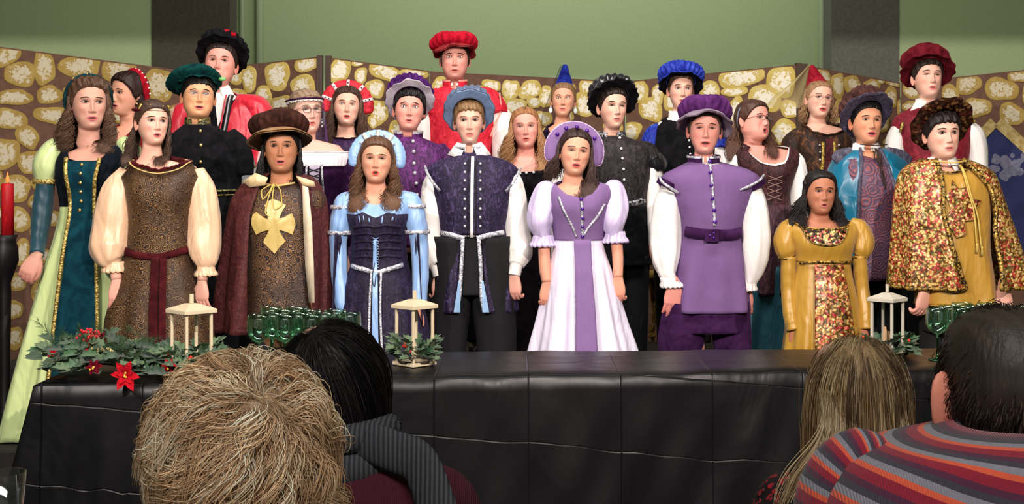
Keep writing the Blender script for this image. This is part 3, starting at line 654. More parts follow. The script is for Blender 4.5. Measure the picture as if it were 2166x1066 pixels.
    def halo(s, m, ri=.085, ro=.165, c=(0, .035, .135), tilt=-8, span=128, th=.012, puff=.006, npl=0, lab='', edge=None, name='headdress'):
        f = s.hatframe(c, tilt); n = 61; an = np.radians(np.linspace(-span, span, n)); rows = []
        for t, yy in ((0, th * .6), (0, -th * .4), (.25, -th - puff * .6), (.5, -th - puff), (.75, -th - puff * .6), (.97, -th * .5), (1, 0), (.97, th * .5), (.5, th), (0, th * .6)):
            taper = sm(1.0, .86, np.abs(np.linspace(-1, 1, n))) * .55 + .45
            r_ = ri + (ro - ri) * t * taper; pl = (1 + .012 * np.sin(npl * an)) if npl else 1
            dy = .004 * np.sin(npl * an) * (1 - t) if npl else 0 * an
            rows.append(np.stack([r_ * pl * np.sin(an), yy + dy + 0 * an, r_ * pl * np.cos(an)], -1))
        V = np.array(rows); o = s.add(name, f(V.reshape(-1, 3)), grid_faces(10, n), m, lab or None); s.hatf = f; s.haloP = (ri, ro, th, puff)
        if edge is not None: V2, q = tube(f(V[6]), .0035, 6, True); s.add('piping', V2, q, edge, None, o)
        return o
    def halopt(s, ang, t, out=.004):
        ri, ro, th, pf = s.haloP; a = math.radians(ang); r = ri + (ro - ri) * t; return s.hatf([[r * math.sin(a), -th - pf * math.sin(math.pi * t) - out, r * math.cos(a)]])[0]
    def cone(s, m, c=(0, .045, .185), tilt=28, r=.072, h=.2, tip=.014, lab='', edge=None, roll=0):
        f = s.hatframe(c, tilt, roll); a = np.linspace(0, 2 * np.pi, 40, endpoint=False); rows = []
        for t in np.linspace(0, 1, 12):
            rr = r * (1 - t) + tip * t; rows.append(np.stack([rr * np.cos(a), rr * 1.1 * np.sin(a), h * t - .006 + .02 * (1 - t) * np.sin(a) * -1 * 0 + 0 * a], -1))
        rows.append(np.stack([.001 * np.cos(a), .001 * np.sin(a), h * 1.01 + 0 * a], -1))
        o = s.add('cone_hat', f(np.array(rows).reshape(-1, 3)), grid_faces(13, 40, True), m, lab or None)
        if edge is not None:
            P = np.stack([r * 1.01 * np.cos(a), r * 1.11 * np.sin(a), 0 * a], -1); V, q = tube(f(np.vstack([P, P[:1]])), .006, 6, False, squash=(1, .7)); s.add('hat_trim', V, q, edge, None, o)
        s.hatf = f; return o
    def headband(s, m, c=(0, .02, .12), tilt=15, r=.098, ry=None, w_=.016, span=115, th=.5, lab='', name='headband', roll=0):
        f = s.hatframe(c, tilt, roll); an = np.radians(np.linspace(-span, span, 41)); P = np.stack([r * .92 * np.sin(an), 0 * an, r * 1.05 * np.cos(an)], -1)
        taper = np.sin(np.linspace(.12, np.pi - .12, 41)) ** .5
        V, q = tube(f(P), w_ * taper * s.sh, 10, True, squash=(1, th)); o = s.add(name, V, q, m, lab or None); s.hatf = f; s.hbr = r; return o
    def crownring(s, m, z=.18, w_=.01, ra=.088, rb=.104, c=(0, .012), tilt=8, lab='', th=.5, name='headband'):
        f = s.hatframe((c[0], c[1], z), tilt); a = np.linspace(0, 2 * np.pi, 50); V, q = tube(f(np.stack([ra * np.cos(a), rb * np.sin(a), 0 * a], -1)), w_ * s.sh, 8, False, squash=(th, 1), up=(0, 0, 1)); s.hatf = f; return s.add(name, V, q, m, lab or None)
    def bead(s, pts, r, m, name='jewel', parent=None):
        for p in pts:
            V, f = ball(p, r, 8, 6); mk(name, V, f, m, parent or s.root)
    def trousers(s, m, pts_l, pts_r, amp=.05):
        for p in (pts_l, pts_r): s.sleeve(m, p, 'trouser_leg', amp, 5, (1, .9))
    def shoes(s, m):
        hx = s.rows[-1]; xc = ((hx[1] + hx[2]) / 2 - CX) / F * s.Y
        for q in (-1, 1):
            P = resample([(xc + q * .09, s.Y + .08, s.floor + .045), (xc + q * .095, s.Y, s.floor + .05), (xc + q * .1, s.Y - .1, s.floor + .04), (xc + q * .105, s.Y - .17, s.floor + .033)], 10)
            V, f = tube(P, np.array([.03, .042, .045, .044, .042, .043, .042, .038, .032, .018]), 12, squash=(.8, 1)); V[:, 2] = np.maximum(V[:, 2], s.floor + .002); s.add('shoe', V, f, m)
    def cape(s, name, m, rows, opn, off=0, label=None, fold=(9, .012), lining=None, yc=.03, phi_back=180, nrow=30):
        """rows (y,xl,xr,d); opn (y,xl,xr) = front opening"""
        r = np.array(rows, float); o_ = np.array(opn, float); ys = np.linspace(r[0, 0], r[-1, 0], nrow); n = 64; V = []; g = np.random.default_rng(int(r[-1, 0])); pa = g.uniform(0, 6, 3)
        for y in ys:
            xl, xr_, d = (cr(r[:, 0], r[:, i], np.array([y]))[0] for i in (1, 2, 3)); xc = (xl + xr_) / 2; a = (xr_ - xl) / 2
            ol, orr = np.interp(y, o_[:, 0], o_[:, 1]), np.interp(y, o_[:, 0], o_[:, 2])
            A1 = math.asin(np.clip((orr - xc) / a, -.99, .99)); A0 = math.asin(np.clip((ol - xc) / a, -.99, .99))
            ph = np.linspace(A1, 2 * np.pi + A0, n); k_ = (y - ys[0]) / (ys[-1] - ys[0]); am = fold[1] * k_ ** .7
            w_ = am * (np.sin(fold[0] * ph + pa[0]) + .5 * np.sin(fold[0] * 1.9 * ph + pa[1] + k_ * 3))
            X = (xc - CX) / F * s.Y + (a / s.s + off + w_) * np.sin(ph); Yy = s.Y + yc - (d + off + w_) * np.sign(np.cos(ph)) * np.abs(np.cos(ph)) ** .9
            V.append(np.stack([X, Yy, CZ - (y - HY) / F * s.Y + 0 * X + .02 * (1 - k_) ** 3], -1))
        V = np.array(V); s.capeV = V; ob = s.add(name, V.reshape(-1, 3), grid_faces(nrow, n), m, label); sl = ob.modifiers.new('thickness', 'SOLIDIFY'); sl.thickness = .004; return ob
# ------------------------------------------------------------------ the room
def st(name, parts, m, kind='structure', **k):
    V, f, _ = joinm(parts); o = mk(name, V, f, m, loc=(0, 0, 0), smooth=False, **k); o['kind'] = kind; return o
WALLG = mat('paint', (160, 178, 132), (168, 186, 140), s=60)
COLD = mat('paint', (66, 62, 50), (76, 72, 58), s=40)
COLG = mat('paint', (92, 94, 84), (104, 106, 94), s=40)
xw = lambda px, Y: (px - CX) / F * Y
YB = 12.4; YL = 10.4
st('floor', [box(-7.5, 7.5, -3, 14, -.1, 0)], mat('paint', (70, 58, 46), (84, 70, 56), s=8))
st('ceiling', [box(-7.5, 7.5, -3, 14, 5.0, 5.1)], mat('paint', (150, 150, 140), (160, 160, 150)))
st('wall_back', [box(-5.5, 5.5, YB, YB + .1, 0, 5)], WALLG)
st('wall_left', [box(-7.5, xw(322, YL), YL, YL + .1, 0, 5), box(-7.6, -7.5, -3, YL, 0, 5)], WALLG)
st('wall_right', [box(xw(1900, YL), 7.5, YL, YL + .1, 0, 5), box(7.5, 7.6, -3, YL, 0, 5)], WALLG)
st('spot_cutoff_beam', [box(-7.5, 7.5, 3.0, 3.15, 3.183, 5)], mat('paint', (120, 122, 108), (126, 128, 114)))  # unseen soffit beam, added to cut the spots off the upper walls
st('trim_1', [box(xw(322, YL), xw(487, YL), YL - .02, YL + .25, 0, 5)], COLD)
st('trim_2', [box(xw(1757, YL), xw(1900, YL), YL - .02, YL + .25, 0, 5)], COLG)
for px, r in ((512, .022), (549, .035), (1738, .03)):
    V, f = tube([(xw(px, YB - .06), YB - .06, 0), (xw(px, YB - .06), YB - .06, 5)], r, 10); o = mk('conduit_pipe', V, f, mat('paint', (150, 162, 128), (156, 168, 134), s=61))
    tag(o, {512: 'thin green painted pipe hard against the dark column on the left', 549: 'pale green vertical pipe on the wall right of the tall man in the black hat', 1738: 'dark green pipe beside the grey column on the right'}[px], 'pipe')
# ------------------------------------------------------------------ stage levels
RM = mat('paint', (34, 30, 28), (42, 38, 34), s=20)
def riser(x0, x1, y0, y1, z0, z1, label):
    V, f = box(x0, x1, y0, y1, z0, z1); o = mk('stage_platform', V, f, RM, smooth=False); tag(o, label, 'platform'); bv = o.modifiers.new('b', 'BEVEL'); bv.width = .01
riser(-1.95, 2.9, 5.78, 6.86, 0, .10, 'low black platform under the front row of singers')
riser(-2.75, -1.96, 5.95, 6.47, 0, .24, 'black end platform under the woman in the lime green skirt')
riser(-2.9, 3.1, 6.865, 7.46, 0, .26, 'middle black riser step under the second row of singers')
riser(-2.9, 3.2, 7.465, 8.5, 0, .40, 'back black riser step under the rear row of singers')
# ------------------------------------------------------------------ painted stone backdrop: zigzag of panels
BROWN = mat('paint', (100, 72, 58), (114, 84, 68), s=24)
PAN = [(-60, 9.25, 91, 395, 9.9, 150), (397, 9.9, 150, 676, 9.3, 120), (694, 9.3, 121, 908, 9.75, 150), (910, 9.75, 151, 1322, 10.0, 172),
       (1324, 10.0, 172, 1690, 9.35, 136), (1702, 9.35, 138, 1904, 9.8, 175), (1906, 9.8, 175, 2240, 9.2, 140)]
PL = ['backdrop panel painted with stones behind the far left of the choir', 'backdrop panel painted with stones behind the tall man in the black hat', 'narrow stone-painted backdrop panel behind the red halo headdress', 'stone-painted backdrop panel behind the blue cone hat', 'stone-painted backdrop panel behind the purple hat with grey brim', 'stone-painted backdrop panel behind the red cone hat', 'stone-painted backdrop panel with a painted night window at far right']
STON = [
 [(15,118,28,22,-20),(43,157,37,25,5),(93,143,24,37,-12),(170,140,43,27,5),(30,206,38,18,-5),(104,201,28,20,-15),(20,252,36,24,10),(58,290,30,20,40),(115,245,42,20,10),(10,325,30,36,0),(62,343,24,27,0),(35,398,32,28,0),(-14,388,20,30,0),(43,465,20,29,0),(44,535,18,32,5),(37,597,20,19,0),(30,655,17,22,0),(28,715,20,27,0),(145,198,13,20,0),(254,151,36,36,10),(337,180,33,34,10),(298,225,22,22,0),(240,320,30,24,0),(300,300,24,30,0),(-40,160,24,30,0),(-38,240,20,36,0)],
 [(527,166,17,28,0),(587,160,28,30,-10),(649,136,28,16,-3),(642,182,28,23,-10),(557,206,17,27,10),(597,222,22,22,-20),(448,180,26,30,0),(420,240,22,24,0),(498,160,16,20,0),(655,240,18,26,0)],
 [(717,148,23,30,22),(755,133,13,8,5),(763,160,14,17,0),(815,152,36,20,25),(793,188,19,22,0),(872,158,31,14,-3),(884,178,12,9,0),(852,180,13,10,0),(802,238,18,29,0),(777,222,12,22,0),(788,258,10,14,0),(838,205,16,14,0),(725,215,20,28,0),(730,270,22,20,0)],
 [(930,180,16,18,0),(962,200,18,16,0),(1010,196,18,14,0),(1040,180,20,12,10),(1080,190,18,24,5),(1121,190,25,20,-10),(1090,225,24,19,15),(1129,217,15,13,0),(1155,205,14,26,0),(1150,250,18,16,20),(1060,222,12,18,0),(1245,185,24,15,5),(1235,222,23,26,10),(1290,178,22,9,5),(1200,184,16,12,0),(1275,225,14,24,0),(1160,290,20,18,0),(1220,285,24,20,0),(1300,222,14,20,0)],
 [(1353,195,18,28,15),(1377,232,24,27,0),(1332,278,26,20,0),(1392,200,14,22,0),(1567,164,55,20,-9),(1653,172,34,32,10),(1502,191,24,18,12),(1554,194,27,11,-3),(1618,208,34,28,15),(1554,240,18,34,8),(1672,231,22,19,0),(1660,282,28,30,30),(1546,290,16,14,0),(1425,215,20,26,0),(1362,330,24,22,0),(1440,270,22,18,0),(1590,275,16,24,0),(1345,345,20,24,0)],
 [(1742,162,12,20,-18),(1771,182,14,30,-3),(1804,182,17,25,-12),(1844,183,18,18,0),(1862,171,9,8,0),(1889,176,15,8,18),(1883,207,14,24,-8),(1786,224,20,20,0),(1903,226,6,16,0),(1722,220,14,24,0),(1830,232,18,20,0),(1772,268,24,20,0),(1865,258,16,20,0)],
 [(1930,193,20,17,0),(1926,224,18,11,0),(1964,200,16,30,0),(2010,206,18,30,-8),(2048,179,27,22,0),(2118,189,34,26,8),(2153,162,20,14,0),(2066,228,30,22,5),(2140,242,26,26,10),(2172,198,10,20,0),(1945,260,22,20,0),(1990,262,20,22,0),(2040,268,16,14,0),(1945,320,24,26,0),(2000,318,26,22,0),(2045,330,16,30,0)]]
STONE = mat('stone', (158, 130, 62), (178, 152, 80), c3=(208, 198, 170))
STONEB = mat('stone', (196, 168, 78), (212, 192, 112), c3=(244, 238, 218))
def onpanel(p, px, py, out=.0):
    x0, x1 = xw(p[0], p[1]), xw(p[3], p[4]); y0, y1 = p[1], p[4]; k = (px - CX) / F
    t = (k * y0 - x0) / ((x1 - x0) - k * (y1 - y0)); Y = y0 + t * (y1 - y0); n = np.array([(y1 - y0), -(x1 - x0), 0.]); n /= np.linalg.norm(n)
    if n[1] > 0: n = -n
    return np.array([k * Y, Y, CZ - (py - HY) / F * Y]) + n * out
for i, p in enumerate(PAN):
    a, b = onpanel(p, p[0], p[2]), onpanel(p, p[3], p[5]); nrm = onpanel(p, p[0], p[2], -.035) - a
    V = [(*a[:2], 0.), (*b[:2], 0.), tuple(b), tuple(a)]; V = np.array(V + [tuple(np.array(v) + nrm) for v in V])
    o = mk('backdrop_panel', V, np.array([(0, 1, 2, 3), (7, 6, 5, 4), (0, 4, 5, 1), (1, 5, 6, 2), (2, 6, 7, 3), (3, 7, 4, 0)]), BROWN, smooth=False, loc=((a[0] + b[0]) / 2, (a[1] + b[1]) / 2, 0))
    tag(o, PL[i], 'backdrop', 'painted backdrop panels')
    L = list(STON[i]); g = random.Random(i + 3); lo, hi = min(p[0], p[3]) + 14, max(p[0], p[3]) - 14
    for _ in range(900):                                     # the rest of the panel, hidden by the singers from here
        x, y, r = g.uniform(lo, hi), g.uniform(200, 640), g.uniform(13, 25)
        if i == 6 and x > 2050 and y > 240: continue
        if all((x - q[0]) ** 2 + (y - q[1]) ** 2 > (r + max(q[2], q[3]) * .85 + 3) ** 2 for q in L) and len(L) < 110: L.append((x, y, r, r * g.uniform(.8, 1.2), g.uniform(-30, 30)))
    for (x, y, rx, ry, an) in L:
        aa = np.linspace(0, 2 * np.pi, 26, endpoint=False); p1, p2, p3 = (g.uniform(0, 6.3) for _ in range(3))
        rr = 1 + .09 * np.sin(2 * aa + p1) + .07 * np.sin(3 * aa + p2) + .03 * np.sin(5 * aa + p3)
        V = []; rim = []; ca, sa = math.cos(math.radians(an)), math.sin(math.radians(an))
        top = lambda q: p[2] + (p[5] - p[2]) * (q - p[0]) / (p[3] - p[0]) + 3
        for t, o_, rv in ((1, .001, 1.), (.97, .007, .9), (.8, .010, .5), (.55, .011, .12), (.25, .011, 0.)):
            for k_, q in enumerate(aa):
                ux = rx * t * rr[k_] * np.sign(math.cos(q)) * abs(math.cos(q)) ** .85; uy = ry * t * rr[k_] * np.sign(math.sin(q)) * abs(math.sin(q)) ** .85
                X_, Y_ = x + ux * ca - uy * sa, y + ux * sa + uy * ca
                X_ = min(max(X_, p[0] + 2), p[3] - 2); Y_ = max(Y_, top(X_)); V.append(onpanel(p, X_, Y_, o_)); rim.append(rv)
        V.append(onpanel(p, x, y, .011)); rim.append(0); j = np.arange(26); j2 = (j + 1) % 26
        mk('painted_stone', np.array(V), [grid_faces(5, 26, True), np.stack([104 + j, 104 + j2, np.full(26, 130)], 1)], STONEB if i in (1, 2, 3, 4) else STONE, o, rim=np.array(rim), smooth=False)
    if i in (1, 2, 4, 5):
        e = b if i in (1, 4) else a; sgn = -1 if i in (1, 4) else 1
        V, f = box(e[0] - .02, e[0] + .02, e[1] - .01, e[1] + .05, 0, e[2] + .01); mk('edge_post', V, f, mat('wood', (60, 42, 32), (78, 56, 42)), o, smooth=False)
    if i == 6:
        P = [(2080, 470), (2080, 285), (2108, 262), (2170, 318), (2238, 330), (2238, 600), (2080, 600)]
        V = np.array([onpanel(p, x, y, .004) for x, y in P]); me = mk('night_window', V, np.array([(0, 1, 2, 3, 4, 5, 6)]), mat('paint', (36, 42, 84), (44, 52, 98), s=9), o, smooth=False)
        for (A, B, w_) in (((2076, 288), (2104, 258), 11), ((2112, 258), (2178, 318), 12), ((2072, 330), (2072, 292), 8), ((2190, 330), (2236, 352), 12)):
            d = np.array(B, float) - A; d /= np.linalg.norm(d); n_ = np.array([-d[1], d[0]]) * w_
            q = [np.array(A) + n_, np.array(B) + n_, np.array(B) - n_, np.array(A) - n_]; V = np.array([onpanel(p, x, y, .016) for x, y in q] + [onpanel(p, x, y, .003) for x, y in q])
            mk('arch_stone', V, np.array([(0, 1, 2, 3), (0, 4, 5, 1), (1, 5, 6, 2), (2, 6, 7, 3), (3, 7, 4, 0)]), mat('paint', (160, 132, 70), (196, 180, 126), s=30), o, smooth=False)
        for k_ in range(26):
            x, y, r = 2132 + g.gauss(0, 17), 352 + g.gauss(0, 15), g.uniform(5, 11); V = [onpanel(p, x + r * math.cos(t), y + r * math.sin(t), .006 + .0001 * k_) for t in np.linspace(0, 6.0, 9)]
            mk('painted_cloud', np.array(V), np.array([tuple(range(9))]), mat('paint', (96, 98, 122), (128, 128, 146), s=60), o, smooth=False)
# ------------------------------------------------------------------ the long table and its cloth
TX0, TX1 = -1.665, 2.55
tf = lambda x: 4.62 + (x + 1.66) * .110; tb = lambda x: 5.40 + (x + 1.66) * .048
BLK = mat('plastic', (7, 7, 9))
tab = empty('folding_table', ((TX0 + TX1) / 2, 5.0, 0), 'long folding table wholly under the black plastic cloth', 'table')
xs = np.linspace(TX0 + .03, TX1, 12); V = np.array([(x, y, z) for z in (.70, .738) for x, y in ((xs[0], tf(xs[0]) + .03), (xs[-1], tf(xs[-1]) + .03), (xs[-1], tb(xs[-1]) - .03), (xs[0], tb(xs[0]) - .03))])
mk('table_top', V, box(0, 1, 0, 1, 0, 1)[1], mat('plain', (120, 112, 100)), tab, smooth=False)
for x in (TX0 + .15, .3, TX1 - .2):
    for y in (tf(x) + .12, tb(x) - .12): V, f = tube([(x, y, 0), (x, y, .70)], .014, 8); mk('leg', V, f, mat('plain', (90, 90, 92), metal=.7, rough=.4), tab)
g = np.random.default_rng(3); rows = []
prof = [('b', .02), ('b', .5), ('b', .74), ('t', 0), ('t', .25), ('t', .5), ('t', .75), ('t', 1), ('f', .745), ('f', .70)] + [('f', z) for z in np.linspace(.64, .02, 14)]
xs = np.concatenate([[TX0 - .0] * 1, np.linspace(TX0, TX1, 170)])
nz_ = lambda x, z, s_: (np.sin(x * 7.3 + s_) + .6 * np.sin(x * 17 + z * 9 + 2 * s_) + .4 * np.sin(x * 31 - z * 14 + s_))
for kd, v in prof:
    r_ = []
    for x in xs:
        if kd == 'b': r_.append((x, tb(x) + .004 + .02 * (.75 - v) * math.sin(x * 9), v))
        elif kd == 't': y = tb(x) + (tf(x) - tb(x)) * v; r_.append((x, y, .7485 + .0016 * nz_(x, y * 3, 1)))
        else:
            dz = .75 - v; r_.append((x, tf(x) - .004 - dz * .06 - dz ** .6 * .012 * nz_(x, v, .5) * (1 + .5 * math.sin(x * 2)), v))
    rows.append(r_)
V = np.array(rows); nr, ncx = V.shape[:2]; V = V.reshape(-1, 3)
# left side drop, flaring outward
side = []
ny = 22; zz = np.linspace(.748, .02, 16)
for z in zz:
    r_ = []
    for k_ in range(ny):
        t = k_ / (ny - 1); y = tf(TX0) + (tb(TX0) - tf(TX0)) * t; dz = .75 - z
        r_.append((TX0 - dz * (.24 + .035 * math.sin(t * 21) + .03 * math.sin(t * 47)) * (1 - .2 * t) - .002, y - (.004 + dz * .06) * (1 - t), z))
    side.append(r_)
S2 = np.array(side).reshape(-1, 3)
# join the front's left edge to the side drop
frows = [i for i, q in enumerate(prof) if q[0] == 'f']; V2 = V.reshape(nr, ncx, 3)
for i in frows:
    z = prof[i][1]; dz = .75 - z; sl = TX0 - dz * .24 - .002
    for j in range(14):
        t = 1 - j / 14; V2[i, j, 0] += (sl - TX0) * t ** 2; V2[i, j, 1] -= .02 * dz * math.sin(j * 1.3)
V = V2.reshape(-1, 3)
cloth = mk('tablecloth', *joinm([(V, grid_faces(nr, ncx)[:, ::-1]), (S2, grid_faces(len(zz), ny))])[:2], BLK, loc=(.4, 5.0, 0)); tag(cloth, 'creased black plastic cloth covering the long table to the floor', 'tablecloth')
sl = cloth.modifiers.new('t', 'SOLIDIFY'); sl.thickness = .0015; sl.offset = 1
# ------------------------------------------------------------------ lanterns, wreaths, garland, goblets
HOLL = [mat('satin', c, s=40, rough=.35) for c in ((34, 74, 38), (50, 92, 50), (86, 116, 72), (24, 54, 32))]
REDP = mat('velvet', (150, 10, 26), (206, 24, 40)); BERRY = mat('plain', (196, 26, 22), rough=.25, spec=.6); BERRYO = mat('plain', (216, 62, 30), rough=.25, spec=.6)
def leafmesh(kind):
    if kind == 'holly': ol = [(0, 0), (.10, .10), (.28, .26), (.20, .36), (.30, .56), (.19, .62), (.20, .82), (.08, .84), (0, 1.05)]
    else: ol = [(0, 0), (.06, .12), (.17, .35), (.20, .55), (.15, .78), (.06, .95), (0, 1.08)]
    n = len(ol); V = []
    for x, y in ol: V.append((0, y, .0 - .22 * (y - .5) ** 2 + .05))
    for x, y in ol: V.append((x, y, .08 * (x > .2) + x * .35 - .22 * (y - .5) ** 2 + .05))
    for x, y in ol: V.append((-x, y, .08 * (x > .2) + x * .35 - .22 * (y - .5) ** 2 + .05))
    Fq = []
    for i in range(n - 1): Fq += [(i, n + i, n + i + 1, i + 1), (i + 1, 2 * n + i + 1, 2 * n + i, i)]
    me = bpy.data.meshes.new(kind + '_leaf'); me.from_pydata(V, [], Fq); me.polygons.foreach_set('use_smooth', [True] * len(Fq)); me.materials.append(None); return me
LM = {'holly': leafmesh('holly'), 'petal': leafmesh('petal')}
from mathutils import Matrix
def leaf(parent, p, d, up, size, kind='holly', m=None, name='leaf', w_=1.):
    d = Vector(d).normalized(); up = Vector(up); x = d.cross(up).normalized(); up = x.cross(d)
    o = bpy.data.objects.new(name, LM[kind]); C.scene.collection.objects.link(o); o.parent = parent
    Mx = Matrix(((x[0] * size * w_, d[0] * size, up[0] * size, 0), (x[1] * size * w_, d[1] * size, up[1] * size, 0), (x[2] * size * w_, d[2] * size, up[2] * size, 0), (0, 0, 0, 1)))
    q = np.array(p) - ORG[parent.name]; o.matrix_local = Matrix.Translation(tuple(q)) @ Mx; o.material_slots[0].link = 'OBJECT'; o.material_slots[0].material = m
    return o
BM = {}
def berry(parent, p, r, m):
    if m.name not in BM:
        V, f = ball((0, 0, 0), 1, 8, 6); b = mk('berry', V, f, m, loc=(0, 0, 0)); BM[m.name] = b.data; bpy.data.objects.remove(b)
    o = bpy.data.objects.new('berry', BM[m.name]); C.scene.collection.objects.link(o); o.parent = parent; o.location = tuple(np.array(p) - ORG[parent.name]); o.scale = (r, r, r)
LR = random.Random(11)
def wreath(c, r, n, label, nb=9, h=.07, sz=.062):
    t = empty('holly_wreath', c, label, 'wreath', None)
    V, f = tube([(c[0] + r * .8 * math.cos(a), c[1] + r * .8 * math.sin(a), c[2] + .013) for a in np.linspace(0, 6.283, 24)], .006, 6, False); mk('wire_ring', V, f, mat('plain', (50, 40, 28)), t)
    for i in range(n):
        a = LR.uniform(0, 6.283); rr = r * LR.uniform(.72, 1.12); z = LR.uniform(.015, h); el = LR.uniform(-.1, .9)
        leaf(t, (c[0] + rr * math.cos(a) * .9, c[1] + rr * math.sin(a) * .9, c[2] + z), (math.cos(a + LR.uniform(-.9, .9)), math.sin(a + LR.uniform(-.9, .9)), el), (LR.uniform(-.4, .4), LR.uniform(-.7, 0), 1), sz * LR.uniform(.75, 1.2), m=LR.choice(HOLL[:3]))
    for i in range(nb):
        a = LR.uniform(0, 6.283); berry(t, (c[0] + r * 1.1 * math.cos(a), c[1] + r * 1.1 * math.sin(a), c[2] + LR.uniform(.03, h + .015)), .0062, LR.choice([BERRY, BERRYO]))
PINE = mat('wood', (196, 178, 146), (214, 200, 170))
def lantern(px, py, Y, wd, hgt, label, rot=45, pm=PINE, flame=False):
    b = W(px, py, Y); b[2] = .752; t = empty('wooden_lantern', b, label, 'lantern', 'wooden lanterns')
    t.rotation_euler = (0, 0, 0); h = wd / 2; ca, sa = math.cos(math.radians(rot)), math.sin(math.radians(rot))
    rt = lambda V: np.stack([b[0] + V[:, 0] * ca - V[:, 1] * sa, b[1] + V[:, 0] * sa + V[:, 1] * ca, b[2] + V[:, 2]], 1)
    def pc(name, V, f): o = mk(name, rt(np.array(V, float)), f, pm, t, smooth=False); bv = o.modifiers.new('b', 'BEVEL'); bv.width = .0012; return o
    pc('base', *box(-h, h, -h, h, 0, .014))
    for q in (-1, 1):
        for r in (-1, 1): pc('post', *box(q * h * .8 - .005, q * h * .8 + .005, r * h * .8 - .005, r * h * .8 + .005, .014, hgt - .045))
    z0 = hgt - .045; e = h * 1.06; V, f = box(-e, e, -e, e, z0, z0 + .014); pc('eave', V, f)
    k = h * .30; V = [(-e, -e, z0 + .014), (e, -e, z0 + .014), (e, e, z0 + .014), (-e, e, z0 + .014), (-k, -k, z0 + .034), (k, -k, z0 + .034), (k, k, z0 + .034), (-k, k, z0 + .034)]; pc('roof', V, box(0, 1, 0, 1, 0, 1)[1])
    pc('handle_peg', *box(-.007, .007, -.005, .005, z0 + .034, z0 + .068))
    if flame:
        ol = [(-.028, 0), (.028, 0), (.028, .055), (.018, .048), (.006, .085), (-.006, .06), (-.020, .105), (-.026, .07)]; n = len(ol)
        V = [(x, -.006, z + .014) for x, z in ol] + [(x, .006, z + .014) for x, z in ol]; Fq = [np.array([tuple(range(n))]), np.array([tuple(range(n, 2 * n))[::-1]]), np.array([(i, (i + 1) % n, n + (i + 1) % n, n + i)[::-1] for i in range(n)])]
        mk('wooden_flame', rt(np.array(V)), Fq, mat('wood', (168, 132, 100), (184, 150, 116)), t, smooth=False)
    return b
b1 = lantern(405, 0, 4.86, .128, .270, 'pale wooden lantern rising out of the holly garland at left')
b2 = lantern(877, 0, 5.10, .122, .262, 'pale wooden lantern with a holly wreath standing alone mid table')
b3 = lantern(1877, 0, 5.34, .110, .265, 'greyish wooden lantern at the right holding a wooden flame', pm=mat('wood', (176, 170, 156), (196, 188, 170)), flame=True)
wreath(b1, .092, 60, 'holly wreath around the left lantern above the garland', 12, .09, .068)
wreath(b2, .076, 60, 'holly wreath with red berries inside the middle lantern', 10, .085, .060)
wreath(b3, .098, 50, 'dark holly wreath around the right lantern beside the goblets', 8, .06, .070)
gl = empty('holly_garland', W(235, 0, 4.95) * (1, 1, 0) + (0, 0, .752), 'garland of pine, holly and red poinsettias on the left table end', 'garland')
def gp(px, Y): return np.array([xw(px, Y), Y, .755])
V, f = tube([gp(x, 4.95 + .04 * math.sin(x)) + (0, 0, .02) for x in range(95, 440, 20)], .009, 6); mk('stem', V, f, mat('plain', (52, 40, 26)), gl)
for i in range(190):
    x = LR.uniform(85, 455); Y = LR.uniform(4.70, 5.2); hh = (.045 + .05 * math.exp(-((x - 210) / 90) ** 2)) * LR.uniform(.1, 1) * (1 if Y > 4.8 else .5)
    a = LR.uniform(3.3, 6.2) if LR.random() < .7 else LR.uniform(0, 6.28)
    leaf(gl, gp(x, Y) + (0, 0, hh + .012), (math.cos(a) * 1.2, math.sin(a) * .8, LR.uniform(-.1, .6)), (LR.uniform(-.5, .5), -.7, 1), LR.uniform(.060, .098), m=LR.choice(HOLL))
nd = []
for i in range(46):
    x = LR.uniform(120, 330); Y = LR.uniform(4.85, 5.2); c = gp(x, Y) + (0, 0, LR.uniform(.02, .10)); d = Vector((LR.uniform(-1, 1), LR.uniform(-.5, .2), LR.uniform(-.1, .6))).normalized()
    for k_ in range(46):
        p = c + np.array(d) * .11 * k_ / 46; q = Vector((LR.gauss(0, 1), LR.gauss(0, 1), LR.gauss(0, 1))).normalized() * .75 + d; q = np.array(q.normalized()) * .030
        nd.append(np.stack([p, p + q * .5, p + q]))
V, f, cc = strands(np.array(nd), .0008, (52, 82, 50), .5); o = mk('pine_needles', V, f, mat('attr', (1, 1, 1), rough=.6), gl, cols=cc); o['kind'] = 'stuff'
def poin(px, py, Y, r, dark=False):
    c = W(px, py, Y); m = mat('velvet', (90, 10, 26), (120, 16, 34)) if dark else REDP
    for ring_, (nn, rr, el) in enumerate(((6, r, .1), (5, r * .7, .5))):
        for k_ in range(nn):
            a = 6.283 * k_ / nn + ring_ * .5 + LR.uniform(-.15, .15); leaf(gl, c, (math.cos(a), -.35 - el, math.sin(a)), (0, -1, .2), rr * LR.uniform(.85, 1.15), 'petal', m, 'poinsettia_petal', 1.25)
    for k_ in range(4): berry(gl, c + (LR.uniform(-.01, .01), -.025, LR.uniform(-.01, .01)), .004, mat('plain', (200, 170, 60)))
poin(268, 792, 4.62, .06); poin(415, 790, 4.64, .05); poin(212, 722, 5.05, .05, True); poin(200, 775, 4.7, .035, True); poin(115, 752, 4.95, .03); poin(133, 770, 4.85, .03, True); poin(358, 772, 4.75, .03); poin(196, 740, 4.9, .03)
for k_ in range(34): berry(gl, W(190 + LR.gauss(0, 12), 708 + LR.gauss(0, 7), 5.0 + LR.uniform(-.03, .03)), .0055, mat('plain', (190, 30, 44), rough=.3))
for k_ in range(34): berry(gl, W(LR.choice([207, 232]) + LR.gauss(0, 7), 740 + LR.gauss(0, 3), 4.88 + LR.uniform(-.03, .03)), .0048, mat('plain', (214, 190, 130), rough=.5))
